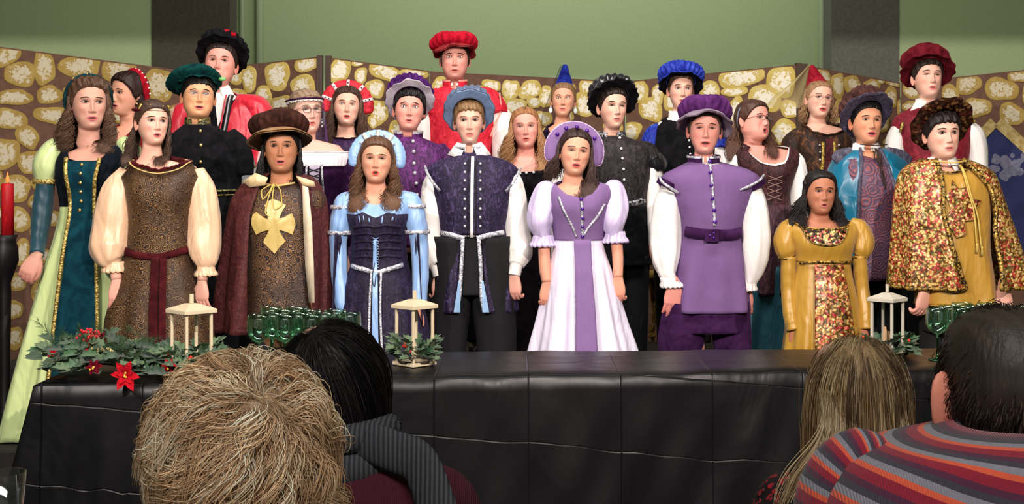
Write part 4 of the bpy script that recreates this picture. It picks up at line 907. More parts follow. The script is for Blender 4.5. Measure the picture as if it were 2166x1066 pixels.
GG = mat('gobglass', (234, 250, 240), (235, 255, 242)); GD = mat('gobglass', (120, 190, 140), (180, 240, 200)); GC = mat('glass', (214, 240, 224))
gob = None
ORDN = 'first second third fourth fifth sixth seventh eighth ninth tenth eleventh twelfth thirteenth'.split()
def goblet(x, Y, label, grp):
    global gob
    if gob is None:
        gob = empty('goblet', (x, Y, .752), label, 'goblet', grp)
        H = .205; out = [(.002, .10), (.010, .103), (.026, .112), (.040, .130), (.0455, .152), (.045, .175), (.0415, .205)]; inn = [(r - .0016, z + .0012) for r, z in out[::-1]]; inn[0] = (.0405, .205); inn[-1] = (.001, .1025)
        V, f = lathe(resample(out, 14).tolist() + resample(inn, 14).tolist(), 28, (x, Y, .752)); mk('bowl', V, f, GG, gob)
        V, f = lathe([(.001, .1), (.006, .098), (.0045, .08), (.0042, .04), (.006, .012), (.012, .007), (.034, .003), (.036, .0015), (.036, 0), (.001, 0)], 24, (x, Y, .752)); mk('stem', V, f, GD, gob); return
    r = gob.copy(); C.scene.collection.objects.link(r); r.location = (x, Y, .752); tag(r, label, None, grp); ORG[r.name] = np.array((x, Y, .752))
    for ch in list(gob.children): c_ = ch.copy(); C.scene.collection.objects.link(c_); c_.parent = r
GL = ((548, 4.96), (604, 4.96), (660, 4.96), (576, 5.06), (631, 5.06), (686, 5.06), (740, 5.06), (601, 5.16), (655, 5.16), (709, 5.16), (574, 5.26), (628, 5.26))
for px, Y in GL: goblet(xw(px, Y), Y, ORDN[sorted(q[0] for q in GL).index(px)] + ' green goblet from the left in the cluster left of the middle lantern', 'green goblets on the left half of the table')
GR = ((1983, 5.22), (2037, 5.22), (2091, 5.22), (2145, 5.22), (2009, 5.32), (2063, 5.32), (2117, 5.32), (2170, 5.32), (2035, 5.42), (2089, 5.42))
for px, Y in GR: goblet(xw(px, Y), Y, ORDN[sorted(q[0] for q in GR).index(px)] + ' green goblet from the left in the cluster beside the right lantern', 'green goblets at the right end of the table')
# brown star flower between the goblets
bs = empty('brown_star_flower', W(590, 0, 5.2) * (1, 1, 0) + (0, 0, .752), 'brown star-shaped leaf decoration behind the left goblets', 'decoration')
for k_ in range(9): a = k_ * .7; leaf(bs, W(600 + 14 * math.cos(a * 3), 735, 5.36), (math.cos(a), -.2, .35 + abs(math.sin(a))), (0, -1, .3), .09, 'petal', mat('velvet', (96, 62, 46), (120, 80, 60)), 'leaf', 1.3)
# drinking glass at lower left
Yg = 2.3; gx = xw(8, Yg); zt = CZ - (1000 - HY) / F * Yg
tbl = empty('audience_table', (gx - .45, Yg, 0), 'edge of a table in the audience under the drinking glass', 'table')
mk('table_top', *box(gx - 1.1, gx + .10, Yg - .3, Yg + .12, zt - .17, zt - .14), mat('plain', (24, 22, 24)), tbl, smooth=False)
for q in (gx - 1.0, gx + .05): mk('leg', *box(q - .02, q + .02, Yg - .2, Yg - .16, 0, zt - .17), mat('plain', (24, 22, 24)), tbl, smooth=False)
V, f = lathe([(.001, .004), (.024, .004), (.025, 0), (.027, .002), (.0375, .14), (.0360, .14), (.0255, .008), (.001, .008)], 32, (gx, Yg, zt - .139)); o = mk('drinking_glass', V, f, mat('gobglass', (246, 248, 248), (255, 255, 255))); tag(o, 'clear drinking glass at the lower left corner of the picture', 'glass')
# candle stand at left
Yc = 6.66; cs = empty('candle_stand', (xw(12, Yc), Yc, .0), 'tall black turned candle stand at the far left edge', 'candle stand')
zt = CZ - (497 - HY) / F * Yc; zb = CZ - (572 - HY) / F * Yc
V, f = lathe([(.001, 0), (.16, 0), (.16, .02), (.06, .05), (.03, .10), (.026, zb * .5), (.032, zb - .12), (.03, zb - .06), (.05, zb), (.068, zb + .05), (.064, zb + .12), (.052, zt - .03), (.064, zt), (.04, zt), (.001, zt - .01)], 24, (xw(10, Yc), Yc, 0)); mk('shaft', V, f, mat('plain', (16, 14, 16), rough=.5), cs)
ch = CZ - (388 - HY) / F * Yc; cd = empty('candle', (xw(18, Yc), Yc, zt), 'red pillar candle with an orange flame on the black stand', 'candle')
V, f = lathe([(.001, -.008), (.031, -.008), (.031, ch - zt - .004), (.028, ch - zt), (.001, ch - zt - .004)], 20, (xw(16, Yc), Yc, zt)); mk('wax', V, f, mat('plain', (190, 24, 34), rough=.5), cd)
V, f = lathe([(.001, 0), (.007, .006), (.0095, .018), (.006, .034), (.001, .056)], 12, (xw(16, Yc), Yc, ch + .002)); mk('flame', V, f, mat('emit', (240, 110, 50), e=.9), cd)
# gilt leg of a stand seen between the singers
Yt = 8.7; V, f = tube(resample([W(1379, 585, Yt), W(1384, 640, Yt), W(1384, 680, Yt), W(1378, 700, Yt), W(1381, 715, Yt)], 30), np.interp(np.arange(30), [0, 8, 16, 20, 23, 27, 29], [.03, .02, .014, .022, .014, .03, .01]), 12)
V2, f2 = lathe([(.001, 0), (.14, 0), (.14, .03), (.03, .06), (.012, .10), (.012, CZ - (712 - HY) / F * Yt)], 16, (*W(1381, 0, Yt)[:2], 0)); V3, f3 = lathe([(.001, 0), (.18, 0), (.18, .03), (.001, .03)], 24, (*W(1379, 0, Yt)[:2], CZ - (585 - HY) / F * Yt))
gs = empty('gilt_stand', (*W(1381, 0, Yt)[:2], 0), 'gilt turned stand leg glinting in the dark between the men in black and purple hats', 'stand')
mk('turned_leg', *joinm([(V, f), (V2, f2)])[:2], mat('crushed', (110, 80, 30), (200, 170, 90), metal=.6), gs); mk('stand_top', V3, f3, mat('crushed', (110, 80, 30), (200, 170, 90), metal=.6), gs)
# ------------------------------------------------------------------ the singers
GOLDT = mat('sequin', (120, 96, 40), (216, 190, 110)); SILV = mat('sequin', (150, 150, 160), (240, 240, 248)); WHT = mat('cotton', (240, 236, 232)); SHIRT = mat('cotton', (236, 228, 222), (250, 246, 242))
PEARL = mat('plain', (236, 232, 228), rough=.2, spec=.7); BUTG = mat('plain', (214, 182, 110), rough=.25, metal=.8); BUTS = mat('plain', (226, 226, 232), rough=.2, metal=.6)
BLKC = mat('velvet', (10, 10, 12), (26, 26, 30)); BLKP = mat('cotton', (14, 14, 16), (24, 24, 26)); SHOE = mat('plain', (18, 16, 16), rough=.4)
BLKT = mat('plain', (22, 20, 22)); GEM = mat('plain', (70, 20, 130), rough=.1, spec=.9)
def fy_(Y, z): return HY + (CZ - z) * F / Y
def LR_(*a): return list(a)

# 1 woman, lime and teal gown -------------------------------------------------
p = Person('woman with curly brown hair in a teal gown with lime satin puff sleeves', 6.2, 204, 168, 273, 27, 0, 0, (208, 156, 136),
    [(311, 160, 250, .07), (322, 132, 268, .085), (345, 122, 266, .11), (375, 122, 262, .12), (430, 130, 256, .105), (500, 118, 262, .13), (560, 100, 262, .14), (740, 52, 250, .16), (fy_(6.2, .25), 10, 245, .18)], .24,
    hairc=(84, 58, 42), lips=(194, 106, 106), busty=(372, .018), gaze=.8, hipy=520,
    arms=[dict(p=[(135, 312, 14, .02), (100, 385, 15, .0), (88, 470, 13, -.02), (92, 536, 11, -.08)], side=1, t=1, roll=-25, lift=15, s=1.05), dict(p=[(258, 312, 14, .02), (276, 390, 15, .02), (285, 470, 13, .0), (282, 536, 11, -.02)], side=-1, t=1)])
lime = mat('satin', (206, 222, 160), (188, 208, 138)); teal = mat('velvet', (6, 40, 52), (16, 66, 78)); bv_ = mat('velvet', (6, 10, 16), (22, 28, 38))
nk = [(147, 288), (150, 318), (158, 336), (188, 345), (222, 340), (236, 328), (242, 288)]
p.coat('skirt', lime, [(0, 425), (400, 425)], fy_(6.2, .25), off=.006, back=425, fold=(11, .035, 430), ytop=420, rowsN=40, n=110)
p.coat('bodice', bv_, nk, 436, off=.010, label='black velvet bodice')
p.panel('front_panel', teal, [(344, 160, 226), (430, 168, 214), (560, 158, 222), (700, 142, 222), (fy_(6.2, .3), 130, 225)], .034, fold=.004, rowsN=40)
for a in ([(158, 338), (166, 430), (152, 560), (138, 700), (125, 860)], [(228, 340), (216, 430), (224, 560), (226, 700), (230, 860)]): p.line('gold_trim', GOLDT, a, .010, .036)
p.buttons(BUTG, [(193, 351), (192, 367), (191, 386), (190, 405), (190, 424), (187, 443)], .0085, .04)
p.sleeve(lime, [(138, 298, 18, .03), (112, 320, 30, .01), (98, 350, 32, .0), (96, 376, 25, .0), (96, 386, 20, .0)], amp=.07, nf=9)
p.ring(GOLDT, 96, 384, 25, .012, .004, .0); tl = mat('satin', (14, 52, 66), (24, 72, 86), rough=.5)
p.sleeve(tl, [(97, 384, 22, .0), (90, 440, 24, .0), (86, 500, 20, -.02), (91, 536, 17, -.08)], 'lower_sleeve', amp=.05, wr=.02)
p.sleeve(lime, [(252, 298, 18, .03), (272, 320, 28, .02), (282, 350, 28, .02), (282, 386, 20, .02)]); p.sleeve(tl, [(282, 384, 20, .02), (286, 450, 20, .0), (283, 536, 15, -.02)], 'lower_sleeve')
p.cap(.014, .19, .11, .04, lumps=.006)
p.locks(300, (28, 165), 322, wave=.014, freq=3.2, lock=.004, tip=(120, 88, 62), spread=.02, seed=2, fwd=.02); p.locks(340, (-165, -28), 318, wave=.015, freq=3.2, lock=.004, tip=(120, 88, 62), spread=.05, seed=3)
p.headband(mat('velvet', (10, 34, 38), (20, 60, 64)), c=(0, .03, .128), tilt=-2, r=.114, w_=.020, th=.6, lab='dark teal padded headband with gold bands')
for a in (-38, 0, 38):
    an = math.radians(a); c_ = p.hatf([[.114 * .92 * math.sin(an), 0, .114 * 1.05 * math.cos(an)]])[0]; V, f = tube([c_ + (0, -.02, .006), c_ + (0, 0, .022), c_ + (0, .02, .01)], .004, 6); p.add('gold_band', V, f, BUTG)

# 2 woman behind, red hood ------------------------------------------------------
p = Person('woman with dark bobbed hair in a red beaded hood, half hidden behind the curly-haired woman', 7.75, 252, 156, 243, -38, 0, 4, 'light',
    [(272, 222, 292, .07), (284, 205, 310, .09), (310, 200, 314, .11), (360, 212, 302, .12), (480, 205, 310, .14), (fy_(7.75, .41), 180, 330, .2)], .40, hairc=(44, 20, 16), gaze=-.5,
    arms=[dict(p=[(210, 284, 12), (200, 360, 12), (200, 440, 10)], side=1), dict(p=[(305, 284, 12), (314, 360, 12), (312, 440, 10)], side=-1)])
redv = mat('velvet', (130, 10, 26), (196, 26, 44))
p.coat('gown', redv, [(205, 262), (228, 282), (252, 300), (280, 284), (292, 262)], fy_(7.75, .41), .008, fold=(9, .02, 380))
p.sleeve(redv, [(300, 276, 16), (314, 300, 22), (316, 360, 16), (312, 440, 12)]); p.sleeve(redv, [(215, 276, 16), (202, 300, 22), (200, 360, 16), (200, 440, 12)])
p.cap(.016, .188, .10, .04); p.locks(220, (35, 170), 232, wave=.003, lock=.005, spread=.0, seed=5); p.locks(120, (-170, -60), 232, wave=.003, lock=.005, spread=.0, seed=6)
p.headband(redv, c=(0, .05, .13), tilt=-12, r=.113, w_=.026, span=118, lab='red velvet hood band edged with silver beads')
p.bead([p.hatf([[.118 * math.sin(math.radians(a)), .012, .133 * math.cos(math.radians(a))]])[0] for a in range(-75, 100, 14)], .006, PEARL)
for q in (1, -1): p.bead([p.H([[q * .088, .0, .066]])[0]], .008, BUTG, 'earring')

# 3 woman in brown brocade with peach sleeves -----------------------------------
p = Person('woman with straight brown hair in a brown paisley gown with full peach satin sleeves', 5.98, 338, 214, 306, 33, 3, 2, 'fair',
    [(343, 290, 390, .075), (352, 262, 418, .09), (368, 258, 424, .11), (400, 268, 416, .125), (460, 276, 404, .12), (535, 270, 404, .115), (600, 252, 420, .13), (680, 225, 440, .15), (fy_(5.98, .11), 204, 460, .18)], .10,
    hairc=(70, 48, 36), lips=(200, 96, 100), busty=(415, .018), gaze=.4, mouth=(.0135, .0035), hipy=640,
    arms=[dict(p=[(262, 362, 16, .0), (238, 460, 16, .0), (246, 540, 14, -.03), (255, 590, 13, -.06)], side=1, t=0, yaw=20, s=1.1, bare=.8), dict(p=[(418, 362, 16, .0), (440, 470, 16, .0), (440, 540, 14, -.03), (434, 592, 12, -.06)], side=-1, t=0, yaw=-20, s=1.05, bare=.8)])
bro = mat('brocade', (52, 36, 28), (94, 70, 48), c3=(146, 108, 62), s=58); wine = mat('velvet', (52, 14, 18), (84, 26, 30)); peach = mat('satin', (240, 202, 166), (228, 182, 144)); creamt = mat('satin', (216, 178, 104))
nk = [(276, 338), (300, 350), (345, 362), (385, 352), (402, 338)]
p.coat('gown', bro, nk, fy_(5.98, .11), .008, fold=(8, .026, 545), rowsN=40, n=110); p.border('neck_trim', wine, .011, label='dark wine neckline band')
p.line('neck_piping', creamt, [(272, 342), (300, 359), (345, 369), (386, 361), (410, 342)], .006, .014, (.5, 1))
p.line('belt', wine, [(268, 528), (300, 536), (345, 540), (375, 534), (404, 526)], .018, .014, (.3, 1))
p.panel('belt_tail', wine, [(540, 335, 352), (640, 334, 352), (760, 336, 356)], .030); p.panel('belt_tail', wine, [(542, 354, 368), (640, 355, 369), (740, 357, 372)], .034)
p.sleeve(peach, [(268, 362, 20, .02), (246, 410, 36, .0), (240, 470, 44, .0), (236, 520, 44, -.02), (240, 548, 30, -.04), (246, 560, 18, -.04)], amp=.09, nf=8, squash=(.8, .95))
p.ruffle(peach, 248, 560, 20, .03, -.04, 'cuff_ruffle')
p.sleeve(peach, [(412, 362, 20, .02), (428, 410, 32, .0), (430, 470, 38, .0), (434, 520, 36, -.02), (440, 555, 24, -.04), (440, 567, 16, -.04)], amp=.09, nf=8, squash=(.8, .95))
p.ruffle(peach, 440, 568, 18, .03, -.04, 'cuff_ruffle')
p.cap(.010, .186, .112, .04, lumps=.001); p.locks(220, (50, 168), 348, amin=84, wave=.003, lock=.004, tip=(110, 80, 60), spread=-.01, seed=7, fwd=.02, jit=.006); p.locks(260, (-168, -50), 350, amin=84, wave=.003, lock=.004, tip=(104, 76, 58), spread=.03, seed=8, jit=.006, xpull=-.01)
p.crownring(wine, .185, .020, .080, .095, (0, .03), -6, 'dark wine padded circlet with gold studs')
for a in (-150, -115, -70, -30): an = math.radians(a); c_ = p.hatf([[.084 * math.cos(an), .101 * math.sin(an), .018]])[0]; V, f = tube([c_ + (-.004, -.006, -.012), c_, c_ + (.004, -.002, .012)], .006, 6); p.add('gold_stud', V, f, mat('plain', (240, 206, 110), rough=.2, metal=.6))
veil = [W(300, 262, 6.1), W(290, 300, 6.12), W(262, 350, 6.15), W(238, 400, 6.18), W(222, 440, 6.2)]
V = np.array([v + (k_ * .035 + .01, .01 * math.sin(k_ * 2.2), .02 * k_) for v in resample(np.array(veil), 14) for k_ in range(5)]); p.add('veil', V, grid_faces(14, 5), mat('sheer', (214, 196, 160), alpha=.55), 'sheer cream veil')

# 4 man, dark green beret, glasses ----------------------------------------------
p = Person('man with glasses in a dark green velvet beret and a black coat with gold buttons', 7.0, 428, 158, 249, 18, 6, 3, (226, 166, 124),
    [(276, 390, 465, .075), (284, 365, 494, .09), (302, 352, 512, .11), (350, 356, 516, .135), (430, 366, 512, .135), (520, 362, 510, .13), (fy_(7, .7), 350, 520, .15)], .26, hairc=(20, 16, 16),
    head=dict(wid=1.07, heavy=.8), arms=[dict(p=[(368, 290, 16), (350, 380, 15), (348, 470, 12), (352, 530, 11)], side=1), dict(p=[(498, 290, 16), (522, 380, 15), (524, 470, 12), (520, 530, 11)], side=-1)], gaze=.3, eye=.8, ynb=266)
p.cap(.006, .182, .115, .05, fringe=.01); p.glasses((120, 120, 130), th=.0009); grn = mat('velvet', (4, 34, 36), (14, 70, 66))
p.coat('coat', BLKC, [(395, 262), (470, 262)], fy_(7, .75), .010, fold=(6, .012, 440)); p.collar(mat('sequin', (50, 52, 36), (140, 134, 86)), 270, 250, .072, .066, .25, 'collar', 'gold patterned stand collar')
p.buttons(BUTG, [(427, 259), (431, 281), (435, 309), (436, 343), (438, 369), (440, 402)], .010, .014); p.line('gold_braid', mat('sequin', (70, 66, 40), (150, 140, 80)), [(438, 404), (470, 403), (508, 402)], .006, .016)
p.line('gold_braid', mat('sequin', (70, 66, 40), (150, 140, 80)), [(440, 413), (470, 412), (508, 411)], .004, .016)
p.sleeve(BLKC, [(385, 284, 20), (360, 330, 25), (350, 400, 22), (350, 520, 15)]); p.sleeve(BLKC, [(484, 284, 20), (506, 310, 26), (518, 345, 24), (520, 372, 22)]); p.sleeve(mat('cotton', (170, 172, 176)), [(518, 330, 18), (526, 380, 22), (526, 450, 20), (522, 525, 14)], 'shirt_sleeve')
p.ring(GOLDT, 517, 352, 23, .010); p.trousers(BLKP, [(400, 520, 38, .02), (398, 640, 34, .02), (396, fy_(7, .34), 28, .02)], [(470, 520, 38, .02), (474, 640, 34, .02), (476, fy_(7, .34), 28, .02)]); p.shoes(SHOE)
p.beret(grn, grn, None, c=(-.01, .01, .178), tilt=22, roll=-4, brim=.128, droop=.02, wave=.012, cr_=.140, ch=.07, pleat=.03, lab='dark green velvet beret', lean=(-.03, .02), in_a=.082, in_b=.096, sag=-.012)
leaf_ = ORG; V, f = ball(p.hatf([[.13, -.05, .012]])[0], (.022, .01, .012), 7, 5); p.add('hat_ornament', V, f, mat('plain', (120, 190, 110), rough=.3))

# 5 tall man, black hat -----------------------------------------------------------
p = Person('tall man in a black hat with red trim and a red satin vest', 7.7, 467, 88, 180, 4, 10, 5, 'pink',
    [(208, 430, 500, .07), (222, 400, 545, .09), (245, 378, 562, .11), (290, 382, 560, .135), (380, 400, 540, .135), (500, 396, 540, .13), (fy_(7.7, .9), 390, 545, .14)], .40, hairc=(40, 26, 20), head=dict(wid=1.03, heavy=.5), eye=.7, ynb=198, browa=-.8, mouth=(.012, .004),
    arms=[dict(p=[(390, 235, 18), (372, 330, 16), (372, 430, 12)], side=1), dict(p=[(550, 235, 18), (566, 330, 16), (566, 430, 12)], side=-1)])
p.cap(.008, .186, .115, .06); red = mat('satin', (196, 20, 44), (226, 36, 62))
p.coat('shirt', SHIRT, [(450, 196), (485, 196)], 420, .006); p.shirtcollar(WHT, 204, 184)
p.coat('vest', BLKC, [(440, 206), (464, 226), (475, 300), (484, 226), (505, 206)], 460, .012)
p.coat('tabard', red, [(410, 210), (430, 240), (452, 300), (462, 380), (478, 300), (492, 240), (505, 206)], 440, .020, fold=(7, .01, 240))
for a in ([(494, 186 + 22), (490, 240), (484, 290)],): p.line('black_braid', BLKT, a, .018, .026, (.3, 1)); p.line('silver_braid', mat('plain', (180, 176, 180)), a, .005, .034, (.5, 1)); p.line('red_braid', red, [(x - 9, y) for x, y in a], .005, .03)
p.sleeve(red, [(500, 216, 22, .0), (545, 232, 34, .0), (556, 262, 34, .0), (556, 292, 26, .0)], 'shoulder_cape', amp=.04, nf=4); p.sleeve(red, [(430, 220, 20), (388, 245, 32), (376, 290, 28)], 'shoulder_cape', amp=.04)
p.sleeve(SHIRT, [(540, 240, 22), (566, 300, 28), (566, 420, 20)]); p.sleeve(SHIRT, [(400, 240, 22), (374, 320, 28), (372, 420, 20)])
p.trousers(BLKP, [(432, 440, 40, .02), (430, 640, 30, .02), (428, fy_(7.7, .48), 26, .02)], [(500, 440, 40, .02), (504, 640, 30, .02), (506, fy_(7.7, .48), 26, .02)]); p.shoes(SHOE)
bks = mat('velvet', (8, 8, 10), (30, 30, 34))
p.beret(bks, bks, None, c=(0, .02, .178), tilt=30, roll=2, brim=.150, droop=.012, wave=.012, nw=7, cr_=.125, ch=.085, pleat=.07, npl=20, lab='black crumpled velvet hat')
V, f = tube([p.hatf([[x, -.125, .045 + .01 * math.sin(x * 80)]])[0] for x in np.linspace(.0, .07, 6)], .012, 7); p.add('red_rosette', V, f, redv)

# 6 man, brown cape with gold cross -------------------------------------------------
p = Person('man with long black hair, wine velvet cape and a gold cross on his tabard', 6.32, 599, 262, 364, 6, 1, 0, 'tan',
    [(394, 560, 640, .075), (404, 525, 672, .09), (425, 512, 684, .11), (470, 520, 668, .13), (540, 532, 664, .125), (620, 532, 660, .13), (690, 528, 664, .14), (fy_(6.32, .55), 528, 664, .15)], .10, hairc=(16, 13, 14), head=dict(jaw=1.05), stub=.25, browa=-.3,
    mouth=(.017, .0045), ynb=384, arms=[dict(p=[(530, 410, 18), (500, 510, 17), (498, 610, 14)], side=1), dict(p=[(664, 410, 18, .02), (668, 480, 17, .0), (660, 560, 14, -.02), (652, 604, 12, -.04)], side=-1, yaw=-30)])
bro6 = mat('brocade', (46, 36, 36), (92, 70, 54), c3=(160, 116, 70), s=56)
p.coat('tabard', bro6, [(560, 388), (574, 392), (600, 394), (626, 392), (640, 388)], 690, .014, fold=(5, .012, 500), rowsN=34); gold = mat('satin', (216, 192, 118), (200, 172, 96))
def poly_on(p, name, pts, m, off, px=.0):
    """flat applique following the chest: fan of the outline from its centre, with real thickness"""
    P = np.array(pts, float); c = P.mean(0); n = len(P); V = []; rings = (1, .75, .5, .25)
    for t in rings:
        for q in P: V.append(p.pt(c[0] + (q[0] - c[0]) * t, c[1] + (q[1] - c[1]) * t, off))
    V.append(p.pt(c[0], c[1], off)); j = np.arange(n); j2 = (j + 1) % n
    o = p.add(name, np.array(V), [grid_faces(4, n, True), np.stack([3 * n + j, 3 * n + j2, np.full(n, 4 * n)], 1)], m, smooth=False); s_ = o.modifiers.new('t', 'SOLIDIFY'); s_.thickness = .003; s_.offset = 0; return o
cx_, cy_ = 590, 472
cr_pts = [(569, 434), (577, 427), (585, 422), (600, 427), (614, 434), (606, 446), (601, 460), (614, 457), (626, 449), (631, 460), (634, 471), (631, 483), (628, 494), (614, 487), (601, 484), (606, 495), (614, 507), (602, 519), (591, 533), (579, 521), (567, 509), (575, 496), (579, 484), (566, 487), (552, 494), (546, 482), (541, 471), (542, 462), (544, 453), (552, 447), (564, 457), (578, 461), (575, 447)]
poly_on(p, 'gold_cross', cr_pts, gold, .024)
p.line('neck_cord', creamt, [(566, 394), (590, 398), (628, 392)], .005, .022)
for a in ([(586, 396), (578, 412), (566, 424), (562, 410), (580, 398)], [(590, 396), (602, 410), (606, 432), (592, 442), (586, 420), (588, 398)], [(586, 398), (578, 420), (572, 446), (580, 456)]): p.line('gold_cord', mat('plain', (200, 178, 96)), a, .003, .034, (1, 1))
p.sleeve(SHIRT, [(658, 410, 18, .02), (660, 480, 18, .0), (658, 550, 17, -.02), (654, 588, 15, -.04)], 'shirt_sleeve', wr=.03); p.ruffle(SHIRT, 653, 592, 14, .04, -.04, 'cuff_ruffle', tilt=.5)
p.sleeve(SHIRT, [(532, 410, 20), (502, 500, 20), (500, 600, 15)], 'shirt_sleeve'); wv_ = mat('crushed', (62, 22, 24), (112, 52, 50), lo=.4, hi=.8, s=60)
p.cape('cape', wv_, [(376, 566, 634, .07), (386, 530, 662, .10), (404, 506, 676, .13), (440, 486, 688, .155), (540, 470, 694, .17), (620, 462, 696, .18), (702, 456, 692, .17)], [(376, 572, 626), (400, 556, 640), (460, 540, 652), (540, 536, 660), (702, 530, 668)], off=.0, fold=(9, .018), nrow=40)
for pts in ([(512, 384), (528, 396), (560, 392), (566, 376), (540, 366)], [(626, 372), (648, 378), (664, 384), (668, 396), (640, 392)]):
    V = [W(x, y, 6.32 - .145 + .0006 * abs(x - 599)) for x, y in pts]; o = p.add('cape_collar', np.array(V), np.array([tuple(range(len(V)))]), mat('satin', (226, 198, 150))); sl = o.modifiers.new('t', 'SOLIDIFY'); sl.thickness = .006
lin_ = [W(x, y, 6.32 - d) for x, y, d in ((640, 392, .16), (652, 396, .165), (660, 470, .17), (664, 560, .16), (666, 640, .16), (654, 640, .15), (646, 560, .15), (642, 470, .15))]
o = p.add('cape_lining', np.array([lin_[0], lin_[7], lin_[6], lin_[5], lin_[1], lin_[2], lin_[3], lin_[4]]), np.array([(0, 1, 5, 4), (1, 2, 6, 5), (2, 3, 7, 6)])[:, ::-1], mat('satin', (222, 206, 176))); sl = o.modifiers.new('t', 'SOLIDIFY'); sl.thickness = .003
p.cap(.010, .176, .105, .03, fringe=.0); p.locks(200, (70, 170), 388, wave=.002, lock=.005, spread=.005, amin=86, seed=9, fwd=.03, jit=.005, var=.5); p.locks(220, (-170, -70), 392, wave=.002, lock=.005, spread=.02, amin=86, seed=10, fwd=.03, jit=.006, var=.5)
bh = mat('velvet', (38, 20, 16), (72, 42, 34)); tanl = mat('satin', (128, 90, 44), (150, 108, 56), rough=.6)
p.beret(bh, tanl, tanl, c=(-.012, .005, .176), tilt=15, roll=-5, brim=.165, droop=.03, wave=.006, nw=3, cr_=.132, ch=.105, pleat=.06, npl=24, lab='brown velvet hat with a tan brim')
p.trousers(BLKP, [(565, 640, 36, .02), (562, fy_(6.32, .16), 28, .02)], [(628, 640, 36, .02), (632, fy_(6.32, .16), 28, .02)]); p.shoes(SHOE)

# 7 woman, glasses, white off-shoulder ruffle ----------------------------------------
p = Person('woman with glasses, a lace-edged purple hair band and bare shoulders above a white ruffle', 7.1, 662, 190, 281, 30, 2, -2, 'pale',
    [(300, 632, 706, .07), (314, 610, 728, .09), (335, 606, 732, .115), (372, 616, 724, .125), (430, 628, 716, .11), (500, 616, 724, .13), (fy_(7.1, .28), 580, 750, .24)], .26, hairc=(150, 126, 100), lips=(210, 106, 98), busty=(368, .02), eye=.45, mouth=(.012, .004), head=dict(heavy=.4), ynb=294,
    arms=[dict(p=[(618, 322, 16), (606, 400, 14), (604, 480, 11), (610, 540, 10)], side=1), dict(p=[(722, 322, 16), (734, 400, 14), (734, 480, 11), (728, 540, 10)], side=-1)])
pur = mat('velvet', (34, 12, 40), (64, 26, 70))
p.coat('gown', pur, [(0, 346), (2000, 346)], fy_(7.1, .28), .010, back=346, fold=(10, .03, 460), ytop=330, rowsN=34)
p.coat('chemise', mat('cotton', (238, 226, 232), (248, 240, 244), s=40), [(0, 324), (2000, 324)], 352, .020, back=324, fold=(40, .004, 318), n=140, rowsN=10); p.border('ruffle_edge', WHT, .005)
p.panel('stomacher', mat('cotton', (190, 178, 200)), [(352, 662, 684), (440, 666, 680)], .022)
for sx in (655, 690):
    p.line('silver_braid', SILV, [(sx + (2 if sx < 670 else -2), 348), (sx, 400), (sx + (5 if sx < 670 else -5), 440)], .007, .024)
for y in range(356, 436, 12): p.line('lacing', BLKT, [(658, y), (686, y + 8)], .0025, .026, (1, 1)); p.line('lacing', BLKT, [(658, y + 8), (686, y)], .0025, .026, (1, 1))
p.sleeve(pur, [(616, 330, 18), (604, 370, 24), (602, 440, 22), (610, 520, 14)]); p.sleeve(pur, [(722, 330, 18), (736, 370, 24), (738, 440, 22), (730, 520, 14)])
p.cap(.008, .188, .115, .06, lumps=.002); p.glasses((60, 22, 22), th=.0016)
p.crownring(pur, .176, .020, .083, .1, (0, .012), 2, 'purple band edged with white lace', th=.35)
a = np.linspace(0, 6.283, 60); p.bead([p.hatf([[.089 * math.cos(t), .107 * math.sin(t), -.008 + .003 * math.sin(t * 20)]])[0] for t in a], .0075, WHT, 'lace_scallop')
Vv = []
for i in range(12):
    for k_ in range(12):
        t = i / 11; an = math.radians(-20 + 220 * k_ / 11); r_ = .098 + .035 * t; Vv.append(p.O + p.piv + np.array([r_ * math.cos(an), .02 + r_ * 1.05 * math.sin(an) * .9, .13 - .33 * t + .006 * math.sin(k_ * 2 + i)]))
p.add('veil', np.array(Vv), grid_faces(12, 12), mat('sheer', (120, 80, 150), alpha=.45), 'sheer purple veil')
p.bead([p.H([[.088, -.0, .07]])[0], p.H([[.088, -.0, .055]])[0], p.H([[.088, 0, .035]])[0]], .007, SILV, 'earring')

# 8 woman, red halo -------------------------------------------------------------------
p = Person('woman with long brown hair under a red velvet halo headdress with silver jewelled bands', 7.65, 737, 184, 266, 8, 6, 3, 'fair',
    [(292, 705, 768, .07), (303, 688, 790, .09), (325, 684, 794, .11), (360, 694, 784, .12), (430, 700, 778, .11), (fy_(7.65, .41), 660, 800, .2)], .40, hairc=(70, 46, 34), lips=(215, 100, 98), mouth=(.014, .0055), eye=.75, ynb=286,
    arms=[dict(p=[(694, 306, 13), (682, 390, 12), (682, 460, 10)], side=1), dict(p=[(784, 306, 13), (796, 390, 12), (796, 460, 10)], side=-1)])
pd = mat('crushed', (44, 20, 56), (84, 50, 100))
p.coat('gown', pd, [(700, 292), (737, 296), (772, 292)], fy_(7.65, .41), .010, fold=(9, .03, 420)); p.border('ruffle', mat('velvet', (30, 12, 24), (50, 24, 40)), .009)
p.panel('lace_panel', mat('satin', (226, 216, 236)), [(318, 716, 730), (350, 720, 730), (380, 722, 728)], .016)
p.sleeve(pd, [(696, 306, 16), (682, 340, 22), (680, 420, 16)]); p.sleeve(pd, [(782, 306, 16), (796, 340, 22), (798, 420, 16)])
p.cap(.011, .188, .112, .04, part=.006, lumps=.002); p.locks(240, (20, 168), 312, part=.006, wave=.010, freq=2.4, lock=.004, tip=(126, 90, 66), spread=.03, seed=11, fwd=.02, amin=70); p.locks(240, (-168, -20), 305, part=.006, wave=.010, freq=2.4, lock=.004, tip=(120, 86, 64), spread=.03, seed=12, fwd=.02, amin=70)
rh = mat('crushed', (176, 14, 34), (232, 48, 66))
